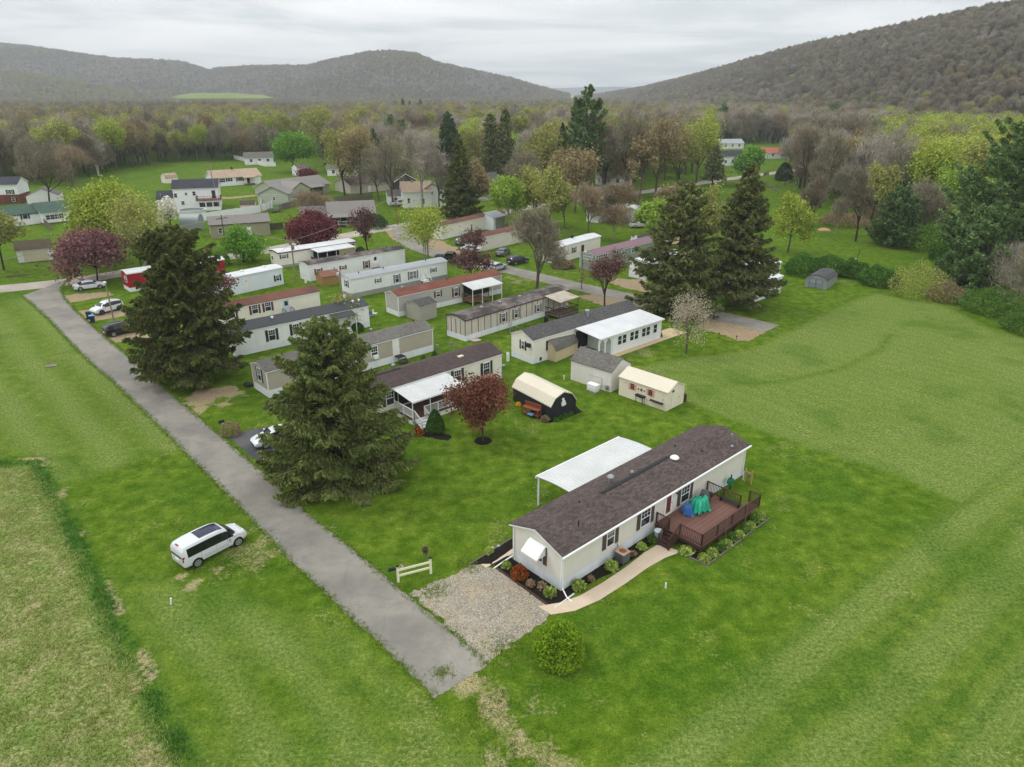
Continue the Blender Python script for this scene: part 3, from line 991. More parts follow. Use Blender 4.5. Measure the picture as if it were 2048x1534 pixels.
def spruce_meshes(name, seed, H, Rad, leaf, bark, n=20000, clear=0.06, droop=0.30, size=0.42, power=0.85, gap=0.0, pine=False, top=0.02, round_=0.0, lean=0.0):
    rng = np.random.default_rng(seed)
    zb = H * clear
    nt = int(H / (0.62 if pine else 0.30))
    br = []
    for i in range(nt):
        f = (i + rng.uniform(-0.4, 0.4)) / nt
        f = min(max(f, 0), 0.995)
        z = zb + (H - zb) * f
        prof = (1 - f) ** power
        prof = prof * (1 - round_) + round_ * math.sqrt(max(1 - f * f, 0))
        if f < 0.10: prof *= 0.72 + 2.8 * f
        L0 = Rad * prof + top * H * 0.3
        k = 5
        a0 = rng.uniform(0, 6.28)
        for j in range(k):
            if rng.uniform() < gap: continue
            br.append((z + rng.normal(0, 0.12) * (0.3 if f < 0.05 else 1), a0 + 6.283 * j / k + rng.normal(0, 0.4), L0 * (rng.uniform(0.55, 1.14) if not pine else rng.uniform(0.5, 1.2)), f))
    br = np.array(br)
    nb = len(br)
    segs = [((0, 0, 0), (lean * 0.3, 0, H * 0.45), H * 0.019, H * 0.012), ((lean * 0.3, 0, H * 0.45), (lean, 0, H * 0.97), H * 0.012, 0.02)]
    def along(bi, t):
        z, az, L, f = br[bi, 0], br[bi, 1], br[bi, 2], br[bi, 3]
        r = L * t
        if pine:
            dz = L * (0.10 + 0.45 * f) * t - L * 0.12 * np.sin(t * math.pi) + 0.12 * L * t ** 3
        else:
            dz = L * 0.10 * np.sin(az * 7.3 + z * 5.1) * t - L * droop * (1 - 0.8 * f) * np.sin(t * 1.9) + L * 0.42 * f * t + L * 0.10 * t ** 3
        return np.stack([np.cos(az) * r + lean * z / H, np.sin(az) * r, z + dz], -1)
    ar = np.arange(nb)
    p0, p1, p2 = along(ar, np.zeros(nb)), along(ar, np.full(nb, 0.5)), along(ar, np.full(nb, 0.95))
    for i in range(nb):
        rb = 0.012 + 0.012 * br[i, 2]
        segs.append((p0[i], p1[i], rb, rb * 0.7))
        segs.append((p1[i], p2[i], rb * 0.7, rb * 0.3))
    v, f = sticks(segs, 4)
    v2, f2 = sticks(segs[:2], 8)
    tm = mesh_np(name + '_trunk', np.concatenate([v2, v]), np.concatenate([f2, f + len(v2)]), bark, smooth=True)
    w = br[:, 2] ** 1.25 + 0.1
    # twigs on each branch, needles hanging round each twig
    ntw = max(nb * 4, n // (12 if not pine else 24))
    bi = rng.choice(nb, ntw, p=w / w.sum())
    t = rng.uniform(0.12, 1.0, ntw) ** 0.62
    side = rng.choice([-1.0, 1.0], ntw)
    tl = br[bi, 2] * 0.40 * (1.12 - t) * rng.uniform(0.5, 1.1, ntw) + 0.15
    c0 = along(bi, t)
    az = br[bi, 1]
    out = np.stack([np.cos(az), np.sin(az), np.zeros(ntw)], -1)
    sid = np.stack([-np.sin(az), np.cos(az), np.zeros(ntw)], -1) * side[:, None]
    per = n // ntw
    q = rng.uniform(0, 1, (ntw, per, 1))
    tipdir = unit(out * 0.75 + sid * 0.8 + np.array([0, 0, -0.15 if not pine else 0.35]))
    C = c0[:, None, :] + tipdir[:, None, :] * tl[:, None, None] * q
    if pine:
        C = c0[:, None, :] + tipdir[:, None, :] * tl[:, None, None] * (0.55 + 0.45 * q) + rng.normal(0, 0.17, (ntw, per, 3))
        U = unit(tipdir[:, None, :] * 0.6 + rng.normal(0, 0.7, (ntw, per, 3)) + np.array([0, 0, 0.35]))
    else:
        C[..., 2] -= 0.22 * tl[:, None] * q[..., 0] ** 2 + rng.uniform(0, 0.22, (ntw, per)) * (0.4 + droop)
        C += rng.normal(0, 0.06, C.shape)
        U = unit(tipdir[:, None, :] * 0.9 + rng.normal(0, 0.38, (ntw, per, 3)) + np.array([0, 0, -0.30]))
    C, U = C.reshape(-1, 3), U.reshape(-1, 3)
    C[:, 2] = np.maximum(C[:, 2], 0.1)
    W = unit(np.cross(U, rng.normal(0, 1, C.shape)))
    s = size * rng.uniform(0.6, 1.3, (len(C), 1))
    V, F = quads(C, U * s * 0.62, W * s * 0.22)
    # leader
    cm = mesh_np(name + '_crown', V, F, leaf)
    return tm, cm

def shrub_meshes(name, seed, rx, ry, rz, leaf, n=4000, ls=0.08, lump=0.12, stems=True, open_=0.25):
    rng = np.random.default_rng(seed)
    d = unit(rng.normal(0, 1, (n, 3)))
    d[:, 2] = np.abs(d[:, 2]) * 1.15 - 0.28
    d = unit(d)
    lum = 1 + lump * (np.sin(d[:, 0] * 5 + seed) * np.sin(d[:, 1] * 6 + 1.3 * seed) + 0.6 * np.sin(d[:, 2] * 9 + d[:, 0] * 7)) 
    rad = lum * (1 - open_ * rng.uniform(0, 1, n) ** 2.0)
    C = d * rad[:, None] * np.array([rx, ry, rz * 0.78]) + np.array([0, 0, rz * 0.26])
    C[:, 2] = np.maximum(C[:, 2], 0.03)
    U = unit(rng.normal(0, 0.8, (n, 3)) + d * 0.7 + np.array([0, 0, 0.3]))
    W = unit(np.cross(U, rng.normal(0, 1, (n, 3))))
    s = ls * rng.uniform(0.6, 1.4, (n, 1))
    V, F = quads(C, U * s, W * s * 0.6)
    return mesh_np(name, V, F, leaf)

def put_tree(meshes, name, loc, rz, label, cat='tree', group=None, scale=1.0, sz=None):
    r = empty(name, loc, rz, label, cat, group, scale)
    if sz is not None:
        r.scale = (scale, scale, sz)
    link('trunk', meshes[0], r)
    link('crown', meshes[1], r)
    return r

L_SPRUCE = leaf_mat('needles_olive', (72, 86, 44), (116, 124, 70), 0.7)
L_SPRUCE_DK = leaf_mat('needles_dark', (70, 84, 42), (110, 114, 66), 0.62)
L_NORWAY = leaf_mat('needles_brown_green', (76, 92, 48), (126, 128, 80), 0.62)
L_PINE = leaf_mat('needles_blue', (72, 98, 54), (114, 136, 84), 0.66)
L_CEDAR = leaf_mat('needles_deep', (50, 70, 44), (76, 94, 58), 0.7)
L_ARB = leaf_mat('arborvitae_leaves', (48, 82, 30), (76, 112, 44), 0.75)
L_YEL = leaf_mat('leaves_yellow_green', (122, 138, 42), (156, 166, 72), 0.75)
L_YEL2 = leaf_mat('leaves_olive_yellow', (118, 124, 62), (148, 148, 84), 0.75)
L_GREEN = leaf_mat('leaves_green', (78, 122, 34), (112, 150, 56), 0.75)
L_LIME = leaf_mat('leaves_lime', (112, 144, 46), (150, 170, 76), 0.75)
L_DEEP = leaf_mat('leaves_deep_green', (58, 108, 28), (92, 142, 46), 0.75)
L_ORANGE = leaf_mat('buds_tan', (124, 110, 80), (144, 132, 96), 0.75)
L_PURPLE = leaf_mat('leaves_purple', (82, 58, 56), (114, 86, 80), 0.7)
L_RED = leaf_mat('leaves_wine', (88, 42, 48), (118, 64, 66), 0.7)
L_ROSE = leaf_mat('leaves_dusty_rose', (106, 70, 74), (132, 96, 96), 0.75)
L_RUST = leaf_mat('leaves_red_brown', (98, 60, 48), (130, 86, 68), 0.75)
L_PINK = leaf_mat('blossom_pink', (138, 130, 110), (170, 160, 142), 0.8)
L_WHITE = leaf_mat('blossom_white', (196, 190, 178), (226, 222, 212), 0.8)
L_TWIG = leaf_mat('twigs_grey', (110, 105, 88), (138, 131, 111), 0.7, 0.1, 0.1)
L_TWIG_BR = leaf_mat('twigs_brown', (100, 91, 74), (124, 114, 94), 0.7, 0.1, 0.1)
L_TWIG_PALE = leaf_mat('twigs_pale', (128, 121, 111), (154, 146, 135), 0.75, 0.1, 0.1)
L_TWIG_RED = leaf_mat('twigs_red', (116, 102, 82), (138, 122, 98), 0.7, 0.1, 0.1)
L_BALL = leaf_mat('leaves_golden_green', (94, 128, 24), (132, 158, 44), 0.7)
L_SHRUB = leaf_mat('leaves_shrub', (64, 96, 34), (100, 130, 56), 0.7)
L_HEDGE = leaf_mat('leaves_hedge', (52, 88, 32), (82, 116, 46), 0.65)
L_BURN = leaf_mat('leaves_rust', (116, 60, 30), (150, 90, 44), 0.75)
L_DRY = leaf_mat('stems_dry', (122, 106, 82), (150, 132, 104), 0.7)

def hero(fn, name, base, topy, halfw, label, seed, leaf, bark, cat='tree', **kw):
    """a tree surveyed from its foot, its top row and its half width in the photograph"""
    b = P(*base)
    H = height_of(base[0], base[1], topy)
    Rad = halfw * (b - Vector((0, 0, CAM_H))).length / FPX
    if fn is decid_meshes:
        Rad *= 0.84
    ms = fn(name, seed, H, Rad, leaf, bark, **kw)
    return put_tree(ms, name, b, (seed * 1.7) % 6.28, label, cat)

def plant_heroes():
    h = hero
    sp, de = spruce_meshes, decid_meshes
    # big evergreens of the park
    h(sp, 'spruce_tree', (678, 955), 640, 148, 'broad olive green spruce hiding the white parked car, branches reaching the lawn', 3, L_SPRUCE, BARK_DARK, n=160000, clear=0.04, droop=0.20, size=0.27, power=0.66, round_=0.3)
    h(sp, 'spruce_tree', (388, 752), 452, 100, 'dark spruce with bare lower trunk between the lane and the black roofed trailer', 5, L_SPRUCE_DK, BARK, n=100000, clear=0.13, droop=0.30, size=0.38, power=0.45, round_=0.55, gap=0.16, lean=-1.5)
    h(sp, 'spruce_tree', (1348, 622), 365, 98, 'drooping brownish spruce left of its twin, its skirt over the park road', 7, L_NORWAY, BARK, n=80000, clear=0.14, droop=0.42, size=0.42, power=0.62, round_=0.2, gap=0.16)
    h(sp, 'spruce_tree', (1471, 612), 324, 82, 'tallest pointed spruce beside the white home by the road end', 9, L_NORWAY, BARK, n=90000, clear=0.17, droop=0.42, size=0.42, power=0.86, gap=0.14)
    h(sp, 'spruce_tree', (921, 436), 268, 46, 'slim dark pointed spruce behind the yellow budding tree', 11, L_SPRUCE_DK, BARK_DARK, n=26000, clear=0.05, droop=0.30, size=0.7, power=0.85)
    h(sp, 'white_pine', (1168, 392), 174, 46, 'very tall blue green pine standing above the village trees', 13, L_PINE, BARK, n=24000, clear=0.22, pine=True, size=0.9, power=0.6, round_=0.3, gap=0.15)
    h(sp, 'spruce_tree', (900, 370), 222, 34, 'spruce with a pointed top just left of and behind the slim dark spruce', 15, L_CEDAR, BARK, n=12000, clear=0.3, droop=0.25, size=0.9, power=0.8)
    h(sp, 'pine_tree', (982, 366), 228, 22, 'left of two narrow dark pines behind the slim spruce', 17, L_NORWAY, BARK, n=9000, clear=0.12, droop=0.3, size=0.9, power=0.45, round_=0.4)
    h(sp, 'pine_tree', (1010, 368), 214, 22, 'right and taller of two narrow dark pines behind the slim spruce', 19, L_NORWAY, BARK, n=9000, clear=0.12, droop=0.3, size=0.9, power=0.6, round_=0.3)
    h(sp, 'pine_tree', (1122, 385), 245, 22, 'dark pointed conifer directly left of the very tall pine', 21, L_CEDAR, BARK, n=9000, clear=0.2, droop=0.3, size=0.9, power=0.9)
    h(sp, 'pine_tree', (1783, 492), 372, 48, 'blue green pine with layered boughs at the edge of the right hand lawn', 23, L_PINE, BARK_DARK, n=20000, clear=0.06, pine=True, size=0.6, power=0.8, round_=0.15)
    h(sp, 'white_pine', (2012, 560), 232, 118, 'huge dark pine towering at the right edge of the lawn', 25, L_PINE, BARK_DARK, n=80000, clear=0.04, pine=True, size=0.6, power=0.55, round_=0.35, gap=0.1)
    h(sp, 'white_pine', (1935, 575), 415, 60, 'lower dark pine in front of the huge pine at the lawn edge', 27, L_PINE, BARK_DARK, n=22000, clear=0.03, pine=True, size=0.55, power=0.6, round_=0.3)
    h(sp, 'spruce_tree', (1424, 374), 288, 24, 'brownish bare-legged conifer left of the far road', 29, L_NORWAY, BARK_DARK, n=8000, clear=0.28, droop=0.4, size=0.8, power=0.8)
    h(sp, 'pine_tree', (1660, 280), 201, 24, 'dark layered pine at the foot of the wooded hill', 31, L_PINE, BARK_DARK, n=7000, clear=0.1, pine=True, size=1.3, power=0.7)
    h(sp, 'pine_tree', (1638, 285), 225, 18, 'smaller brownish conifer leaning on the layered pine below the hill', 32, L_NORWAY, BARK_DARK, n=5000, clear=0.1, droop=0.3, size=1.1, power=0.8)
    h(sp, 'pine_tree', (1441, 275), 206, 18, 'dark conifer above the white house with the black roof', 33, L_PINE, BARK_DARK, n=6000, clear=0.2, pine=True, size=1.2, power=0.6)
    for i, (x, y, t, w, q) in enumerate(((808, 250, 196, 9, 'leftmost'), (822, 250, 200, 9, 'middle'), (843, 252, 197, 8, 'rightmost'))):
        h(sp, 'spruce_tree', (x, y), t, w, q + ' of three small dark spruces above the wood near the hazy hill', 35 + i, L_CEDAR, BARK_DARK, n=2600, clear=0.1, droop=0.3, size=2.0, power=0.9)
    # ornamental and broad-leaved trees of the park
    h(de, 'maple_tree', (243, 522), 376, 66, 'large bright yellow green maple behind the purple tree by the lane', 41, L_YEL, BARK, nleaf=40000, ls=0.22, trunk=0.16, spread=0.34, wide=1.15)
    h(de, 'budding_tree', (292, 556), 385, 62, 'grey budding tree in front of the yellow green maple', 42, L_YEL2, BARK_PALE, nleaf=3800, ls=0.20, trunk=0.2, spread=0.3)
    h(de, 'ornamental_crabapple', (195, 562), 466, 74, 'dusty rose crabapple beside the white sedan', 43, L_ROSE, BARK_BLACK, nleaf=9000, ls=0.22, trunk=0.13, wide=1.35, up=0.1, spread=0.26)
    h(de, 'ornamental_crabapple', (622, 500), 431, 56, 'dark red crabapple behind the white trailer with a maroon stripe', 44, L_RED, BARK_BLACK, nleaf=11000, ls=0.24, trunk=0.13, wide=1.35, up=0.1, spread=0.3)
    h(de, 'ornamental_crabapple', (966, 882), 757, 76, 'reddish brown ornamental tree in a mulch ring beside the porch', 45, L_RUST, BARK_DARK, nleaf=13000, ls=0.11, trunk=0.14, wide=1.3, up=0.15, spread=0.26)
    h(de, 'bare_maple', (1073, 584), 418, 66, 'tall bare maple with fine grey twigs beside the striped trailer', 46, L_TWIG, BARK, nleaf=9000, ls=0.32, trunk=0.15, twig=True, levels=5, spread=0.2, rad0=0.022)
    h(de, 'plum_tree', (1209, 616), 498, 46, 'purple leaved plum tree beside the park road gravel', 47, L_PURPLE, BARK_DARK, nleaf=2600, ls=0.15, trunk=0.22, spread=0.22, levels=4)
    h(de, 'crabapple_tree', (1372, 708), 588, 46, 'pale pink flowering crabapple in front of the road end', 48, L_PINK, BARK, nleaf=4200, ls=0.075, trunk=0.20, spread=0.34, wide=1.3, up=-0.1)
    h(de, 'budding_tree', (853, 522), 410, 62, 'yellow budding tree between the gravel parking and the grey roofed trailer', 49, L_YEL, BARK_PALE, nleaf=6000, ls=0.16, trunk=0.10, stems=4, up=0.4, spread=0.28, levels=3)
    h(de, 'plum_tree', (946, 566), 498, 48, 'low dark plum tree by the far end of the red brown roofed trailer', 50, L_PURPLE, BARK_BLACK, nleaf=2200, ls=0.18, trunk=0.2, spread=0.22, wide=1.2)
    h(de, 'plum_tree', (953, 512), 458, 36, 'smaller dark plum tree in front of the cream trailer near the parking', 51, L_PURPLE, BARK_BLACK, nleaf=2000, ls=0.17, trunk=0.2, spread=0.24)
    h(de, 'plum_tree', (432, 640), 545, 54, 'purple plum tree half hidden behind the dark spruce', 52, L_PURPLE, BARK_BLACK, nleaf=4200, ls=0.16, trunk=0.2, spread=0.26)
    h(de, 'plum_tree', (735, 512), 412, 36, 'dark purple plum tree near the red brown utility pole', 53, L_PURPLE, BARK_BLACK, nleaf=2600, ls=0.17, trunk=0.22, spread=0.26)
    h(de, 'apple_tree', (487, 524), 450, 48, 'low spreading apple tree with fresh green leaves by the street', 54, L_GREEN, BARK_DARK, nleaf=5200, ls=0.2, trunk=0.14, wide=1.5, up=0.0, spread=0.26, rad0=0.03)
    h(de, 'maple_tree', (1020, 462), 356, 40, 'bright lime green maple behind the cream trailer with the shed addition', 55, L_LIME, BARK_PALE, nleaf=14000, ls=0.22, trunk=0.16, spread=0.34)
    h(de, 'maple_tree', (588, 346), 272, 42, 'dense bright green maple by the white garage', 56, L_GREEN, BARK_DARK, nleaf=16000, ls=0.34, trunk=0.14, spread=0.4)
    h(de, 'maple_tree', (566, 300), 240, 17, 'small round green maple behind the dense green one', 57, L_GREEN, BARK, nleaf=3500, ls=0.6, trunk=0.16, spread=0.4)
    h(de, 'cherry_tree', (628, 440), 382, 46, 'pinkish bare blossoming tree beside the dark porch house', 58, L_TWIG_RED, BARK_DARK, nleaf=5200, ls=0.3, trunk=0.16, wide=1.3, twig=True, spread=0.3)
    h(de, 'cherry_tree', (346, 470), 395, 26, 'white flowering tree behind the grey round topped shed', 59, L_WHITE, BARK_DARK, nleaf=2400, ls=0.2, trunk=0.2, spread=0.3)
    h(de, 'maple_tree', (615, 362), 340, 22, 'small wine red tree in front of the little white outbuilding', 60, L_RED, BARK_DARK, nleaf=2200, ls=0.3, trunk=0.15, spread=0.4)
    h(de, 'bare_tree', (100, 415), 300, 54, 'wide bare grey tree beside the white two-car garage', 61, L_TWIG_BR, BARK_DARK, nleaf=4200, ls=0.4, trunk=0.2, twig=True, spread=0.22)
    h(de, 'bare_tree', (690, 392), 258, 56, 'left of two budding yard trees behind the dark porch house', 62, L_YEL2, BARK_DARK, nleaf=6500, ls=0.25, trunk=0.18, spread=0.25)
    h(de, 'bare_tree', (722, 395), 250, 54, 'right of two budding yard trees by the board fence', 63, L_ORANGE, BARK_DARK, nleaf=6500, ls=0.25, trunk=0.18, spread=0.25)
    h(de, 'bare_tree', (787, 410), 262, 50, 'thin grey tree between the small white garage and the cream house', 64, L_TWIG, BARK, nleaf=3800, ls=0.4, trunk=0.22, twig=True, spread=0.22)
    h(de, 'bare_tree', (845, 430), 255, 46, 'tall pale grey bare tree left of the slim dark spruce', 65, L_TWIG_PALE, BARK_PALE, nleaf=4200, ls=0.45, trunk=0.2, twig=True, spread=0.2)
    h(de, 'budding_tree', (1100, 470), 330, 52, 'broad greenish grey budding tree behind the bare maple', 66, L_YEL2, BARK, nleaf=5200, ls=0.24, trunk=0.15, spread=0.26)
    h(de, 'budding_tree', (1175, 480), 370, 40, 'reddish budding tree behind the white roofed cream trailer', 67, L_TWIG_RED, BARK, nleaf=3800, ls=0.36, trunk=0.18, twig=True, spread=0.24)
    h(de, 'bare_tree', (1310, 396), 238, 56, 'tall tan budding tree right of the tallest bare tree', 85, L_ORANGE, BARK, nleaf=7000, ls=0.3, trunk=0.16, spread=0.26)
    h(de, 'budding_tree', (1352, 388), 242, 52, 'tall olive budding tree left of the far road', 86, L_YEL2, BARK, nleaf=8000, ls=0.3, trunk=0.14, spread=0.3)
    h(de, 'budding_tree', (1392, 366), 226, 48, 'tall yellow green tree behind the bare-legged conifer', 87, L_YEL, BARK, nleaf=9000, ls=0.3, trunk=0.14, spread=0.32)
    h(de, 'bare_tree', (1205, 378), 250, 46, 'grey bare tree just right of the very tall pine', 88, L_TWIG, BARK, nleaf=7000, ls=0.45, trunk=0.16, twig=True, spread=0.24)
    h(de, 'budding_tree', (1150, 425), 300, 54, 'wide tan budding tree in front of the very tall pine', 89, L_ORANGE, BARK, nleaf=9000, ls=0.28, trunk=0.14, spread=0.3)
    h(de, 'budding_tree', (1085, 390), 262, 50, 'olive budding tree left of the very tall pine', 90, L_YEL2, BARK, nleaf=8000, ls=0.3, trunk=0.16, spread=0.28)
    h(de, 'bare_tree', (1640, 415), 262, 40, 'tall bare grey tree left of the orange heap', 91, L_TWIG, BARK_DARK, nleaf=5000, ls=0.4, trunk=0.3, twig=True, spread=0.2)
    h(de, 'bare_tree', (1605, 402), 258, 36, 'tall thin bare tree behind the yellow green willow by the tallest spruce', 92, L_TWIG_BR, BARK_DARK, nleaf=4500, ls=0.4, trunk=0.3, twig=True, spread=0.2)
    h(de, 'bare_tree', (1762, 440), 250, 44, 'pale bare tree with broken limbs above the blue green pine', 93, L_TWIG_PALE, BARK_PALE, nleaf=4500, ls=0.4, trunk=0.28, twig=True, spread=0.2)
    for i, (x, y, t, w, lf, tw, lb) in enumerate(((1130, 458, 372, 40, L_YEL2, 0, 'olive budding tree beside the greenish grey tree'), (1192, 442, 372, 40, L_TWIG, 1, 'grey bare tree above the glimpsed white trailer'), (1242, 446, 366, 38, L_TWIG_RED, 1, 'reddish grey tree left of the white camper'),
            (1300, 474, 402, 36, L_LIME, 0, 'light green tree by the white pickup in the dirt yard'), (1338, 462, 372, 40, L_ORANGE, 0, 'tan tree behind the left drooping spruce'), (1628, 452, 352, 34, L_TWIG_BR, 1, 'bare brown tree left of the brush along the stream'), (1692, 440, 330, 38, L_TWIG, 1, 'bare grey tree above the stream brush'), (1738, 452, 330, 38, L_YEL2, 0, 'olive tree above the grey brown brush'),
            (758, 402, 296, 40, L_TWIG, 1, 'grey bare tree behind the board fence'), (822, 376, 284, 44, L_YEL2, 0, 'olive tree rising behind the cream house'), (880, 424, 306, 40, L_TWIG_PALE, 1, 'pale bare tree touching the slim dark spruce'), (952, 432, 318, 40, L_ORANGE, 0, 'tan tree between the slim spruce and the lime green maple'), (1052, 414, 300, 46, L_TWIG, 1, 'bare grey tree right of the two narrow pines'), (1068, 448, 336, 44, L_YEL2, 0, 'olive grey tree right of the lime green maple'),
            (930, 352, 258, 40, L_YEL2, 0, 'olive tree between the slim spruce and the two pines'), (1890, 470, 330, 48, L_LIME, 0, 'light green tree left of the lower dark pine'), (1830, 480, 360, 40, L_TWIG, 1, 'bare tree in front of the feathery willow'))):
        h(de, 'bare_tree' if tw else 'budding_tree', (x, y), t, w, lb, 120 + i, lf, (BARK, BARK_DARK)[i % 2], nleaf=5200 if tw else 8000, ls=0.36 if tw else 0.24, trunk=0.16, twig=bool(tw), spread=0.26)
    h(de, 'bare_tree', (650, 330), 215, 44, 'olive grey tree above the little white outbuilding', 94, L_YEL2, BARK, nleaf=6000, ls=0.34, trunk=0.16, spread=0.28)
    h(de, 'bare_tree', (1258, 398), 222, 60, 'tallest grey bare tree with a pale crown beside the far road', 68, L_TWIG, BARK_DARK, nleaf=5600, ls=0.5, trunk=0.24, twig=True, levels=5, spread=0.18)
    h(de, 'budding_tree', (1278, 402), 250, 40, 'tan budding tree right beside the tallest bare tree', 69, L_ORANGE, BARK, nleaf=3800, ls=0.32, trunk=0.25, spread=0.24)
    h(de, 'budding_tree', (1225, 482), 410, 38, 'bare young tree by the dirt yard behind the purple roofed trailer', 70, L_TWIG_RED, BARK_PALE, nleaf=2600, ls=0.35, trunk=0.22, twig=True, spread=0.22)
    h(de, 'willow_tree', (1400, 520), 372, 44, 'yellow green willow between the two drooping spruces', 71, L_YEL2, BARK, nleaf=6500, ls=0.22, trunk=0.14, spread=0.3, wide=1.2)
    h(de, 'willow_tree', (1575, 505), 388, 42, 'yellow green willow just right of the tallest spruce', 72, L_YEL, BARK, nleaf=5200, ls=0.2, trunk=0.14, spread=0.28, wide=1.2)
    h(de, 'maple_tree', (1497, 372), 294, 30, 'fresh green tree behind the top of the tallest spruce', 73, L_GREEN, BARK, nleaf=5000, ls=0.36, trunk=0.12, spread=0.36)
    h(de, 'bare_tree', (1672, 470), 392, 18, 'small bare tree on the lawn nearer the tall spruces', 74, L_TWIG, BARK_PALE, nleaf=1300, ls=0.3, trunk=0.36, twig=True, spread=0.22)
    h(de, 'bare_tree', (1711, 482), 342, 32, 'slender bare tree on the lawn in front of the blue green pine', 75, L_TWIG_BR, BARK_DARK, nleaf=3400, ls=0.34, trunk=0.24, twig=True, spread=0.2)
    h(de, 'willow_tree', (1850, 420), 282, 62, 'feathery yellow green willow at the edge of the wood', 76, L_YEL2, BARK_DARK, nleaf=16000, ls=0.2, trunk=0.16, spread=0.34)
    h(de, 'bare_tree', (1993, 585), 480, 50, 'twisted pale bare tree below the huge pine', 77, L_TWIG_PALE, BARK_PALE, nleaf=2600, ls=0.24, trunk=0.26, twig=True, spread=0.2)
    h(de, 'bare_tree', (2046, 640), 470, 62, 'bare grey thicket tree at the right edge of the lawn', 78, L_TWIG, BARK_PALE, nleaf=5200, ls=0.25, trunk=0.12, twig=True, stems=3, spread=0.22)
    h(de, 'sapling', (853, 1118), 1094, 11, 'tiny bare sapling on the lawn behind the rail fence', 79, L_TWIG_BR, BARK_DARK, nleaf=700, ls=0.05, trunk=0.14, twig=True, stems=3, spread=0.3, levels=3, rad0=0.012)
    h(de, 'bare_tree', (690, 652), 588, 46, 'pale wispy budding tree behind the top of the near spruce', 80, L_YEL2, BARK_PALE, nleaf=1500, ls=0.12, trunk=0.2, spread=0.22)
    h(de, 'budding_tree', (8, 540), 405, 48, 'olive yellow tree overhanging the old garage at the left edge', 81, L_YEL2, BARK_DARK, nleaf=6500, ls=0.22, trunk=0.14, spread=0.3)
    h(de, 'birch_tree', (196, 352), 268, 26, 'white stemmed birch at the edge of the left wood', 82, L_TWIG_PALE, mat('bark_white', (206, 202, 194), 0.9, 0.15, 2.0, 0.1, 0.1), nleaf=900, ls=0.4, trunk=0.2, twig=True, stems=2, spread=0.2)
    h(de, 'bare_tree', (146, 372), 290, 36, 'brownish red budding tree between the white garage and the birch', 83, L_TWIG_RED, BARK_DARK, nleaf=3800, ls=0.42, trunk=0.16, twig=True, spread=0.3)
    h(de, 'ornamental_crabapple', (285, 548), 448, 36, 'faint rosy bare tree behind the red trailer', 84, L_TWIG_RED, BARK_DARK, nleaf=2200, ls=0.25, trunk=0.15, twig=True, spread=0.3)

plant_heroes()

# ------------------------------------------------------------------ shrubs
def shrub(name, base, w, hpx, label, seed, leaf, n=3000, ls=0.09, cat='shrub', depth=None, group=None, **kw):
    b = P(*base)
    sc = (b - Vector((0, 0, CAM_H))).length / FPX
    rx = w * sc / 2
    H = height_of(base[0], base[1], base[1] - hpx * 0.78)
    me = shrub_meshes(name, seed, rx, depth or rx, max(H, 0.15), leaf, n, ls, **kw)
    o = link(name, me)
    o.location = b
    return tag(o, label, cat, group)

shrub('round_bush', (1117, 1314), 94, 78, 'round clipped golden green bush beside the gravel driveway', 1, L_BALL, 9500, 0.085, lump=0.04, open_=0.22)
shrub('bush', (463, 868), 34, 30, 'thin twiggy bush behind the mailbox by the lane', 2, L_DRY, 900, 0.08)
shrub('bush', (716, 662), 24, 20, 'round dark green bush at the end of the black roofed trailer', 3, L_ARB, 2500, 0.09, lump=0.05)
shrub('bush', (722, 516), 22, 28, 'round clipped dark bush by the flat roofed porch', 4, L_CEDAR, 2500, 0.1, lump=0.03)
shrub('bush', (745, 455), 56, 34, 'dark domed evergreen bush behind the purple plum tree', 5, L_CEDAR, 3200, 0.16)
shrub('bush', (702, 455), 16, 9, 'small yellowish bush in front of the dark porch', 6, L_YEL2, 700, 0.1)
shrub('bush', (722, 455), 14, 9, 'small olive bush beside the yellowish one at the dark porch', 7, L_SHRUB, 700, 0.1)
shrub('bush', (440, 530), 38, 34, 'leafy light green bush beside the red trailer end', 8, L_GREEN, 2500, 0.13)
for i, (x, y, w, hh, lb) in enumerate(((1608, 548, 70, 46, 'leafy green hedge bush nearest the white home'), (1658, 548, 70, 44, 'leafy green hedge bush behind the grey shed'), (1704, 552, 60, 38, 'leafy green hedge bush ending the row right of the grey shed'),
                              (1756, 568, 66, 42, 'dense green bush left of the tall dry bush'))):
    shrub('hedge_bush', (x, y), w, hh, lb, 12 + i, L_HEDGE, 3800, 0.16, group='row of green bushes at the far side of the lawn')
shrub('bush', (1835, 592), 92, 82, 'tall dry yellowish bush on the far side of the lawn', 20, L_YEL2, 4200, 0.10, open_=0.6)
shrub('bush', (1890, 600), 60, 44, 'brownish scrub right of the tall dry bush', 21, L_DRY, 2500, 0.13, open_=0.5)
shrub('bush', (1870, 500), 110, 60, 'olive scrub thicket left of the lower dark pine', 22, L_SHRUB, 4200, 0.2, open_=0.5)
shrub('bush', (1985, 622), 100, 52, 'green brown undergrowth at the lawn corner below the pines', 23, L_SHRUB, 4200, 0.15, open_=0.5)
shrub('bush', (2055, 662), 80, 50, 'shady undergrowth at the right edge of the mown field', 24, L_SHRUB, 3200, 0.15, open_=0.5)
shrub('bush', (1895, 520), 60, 46, 'dense green bush at the foot of the lower dark pine', 25, L_HEDGE, 2600, 0.18)
shrub('bush', (1600, 458), 40, 20, 'low green bush by the orange heap', 26, L_HEDGE, 1500, 0.2)
shrub('bush', (1690, 448), 90, 26, 'dry pale brush along the stream bank beyond the lawn', 27, L_DRY, 3000, 0.2, open_=0.5)
shrub('bush', (1755, 440), 60, 40, 'grey brown brush left of the blue green pine', 28, L_DRY, 2500, 0.2, open_=0.6)
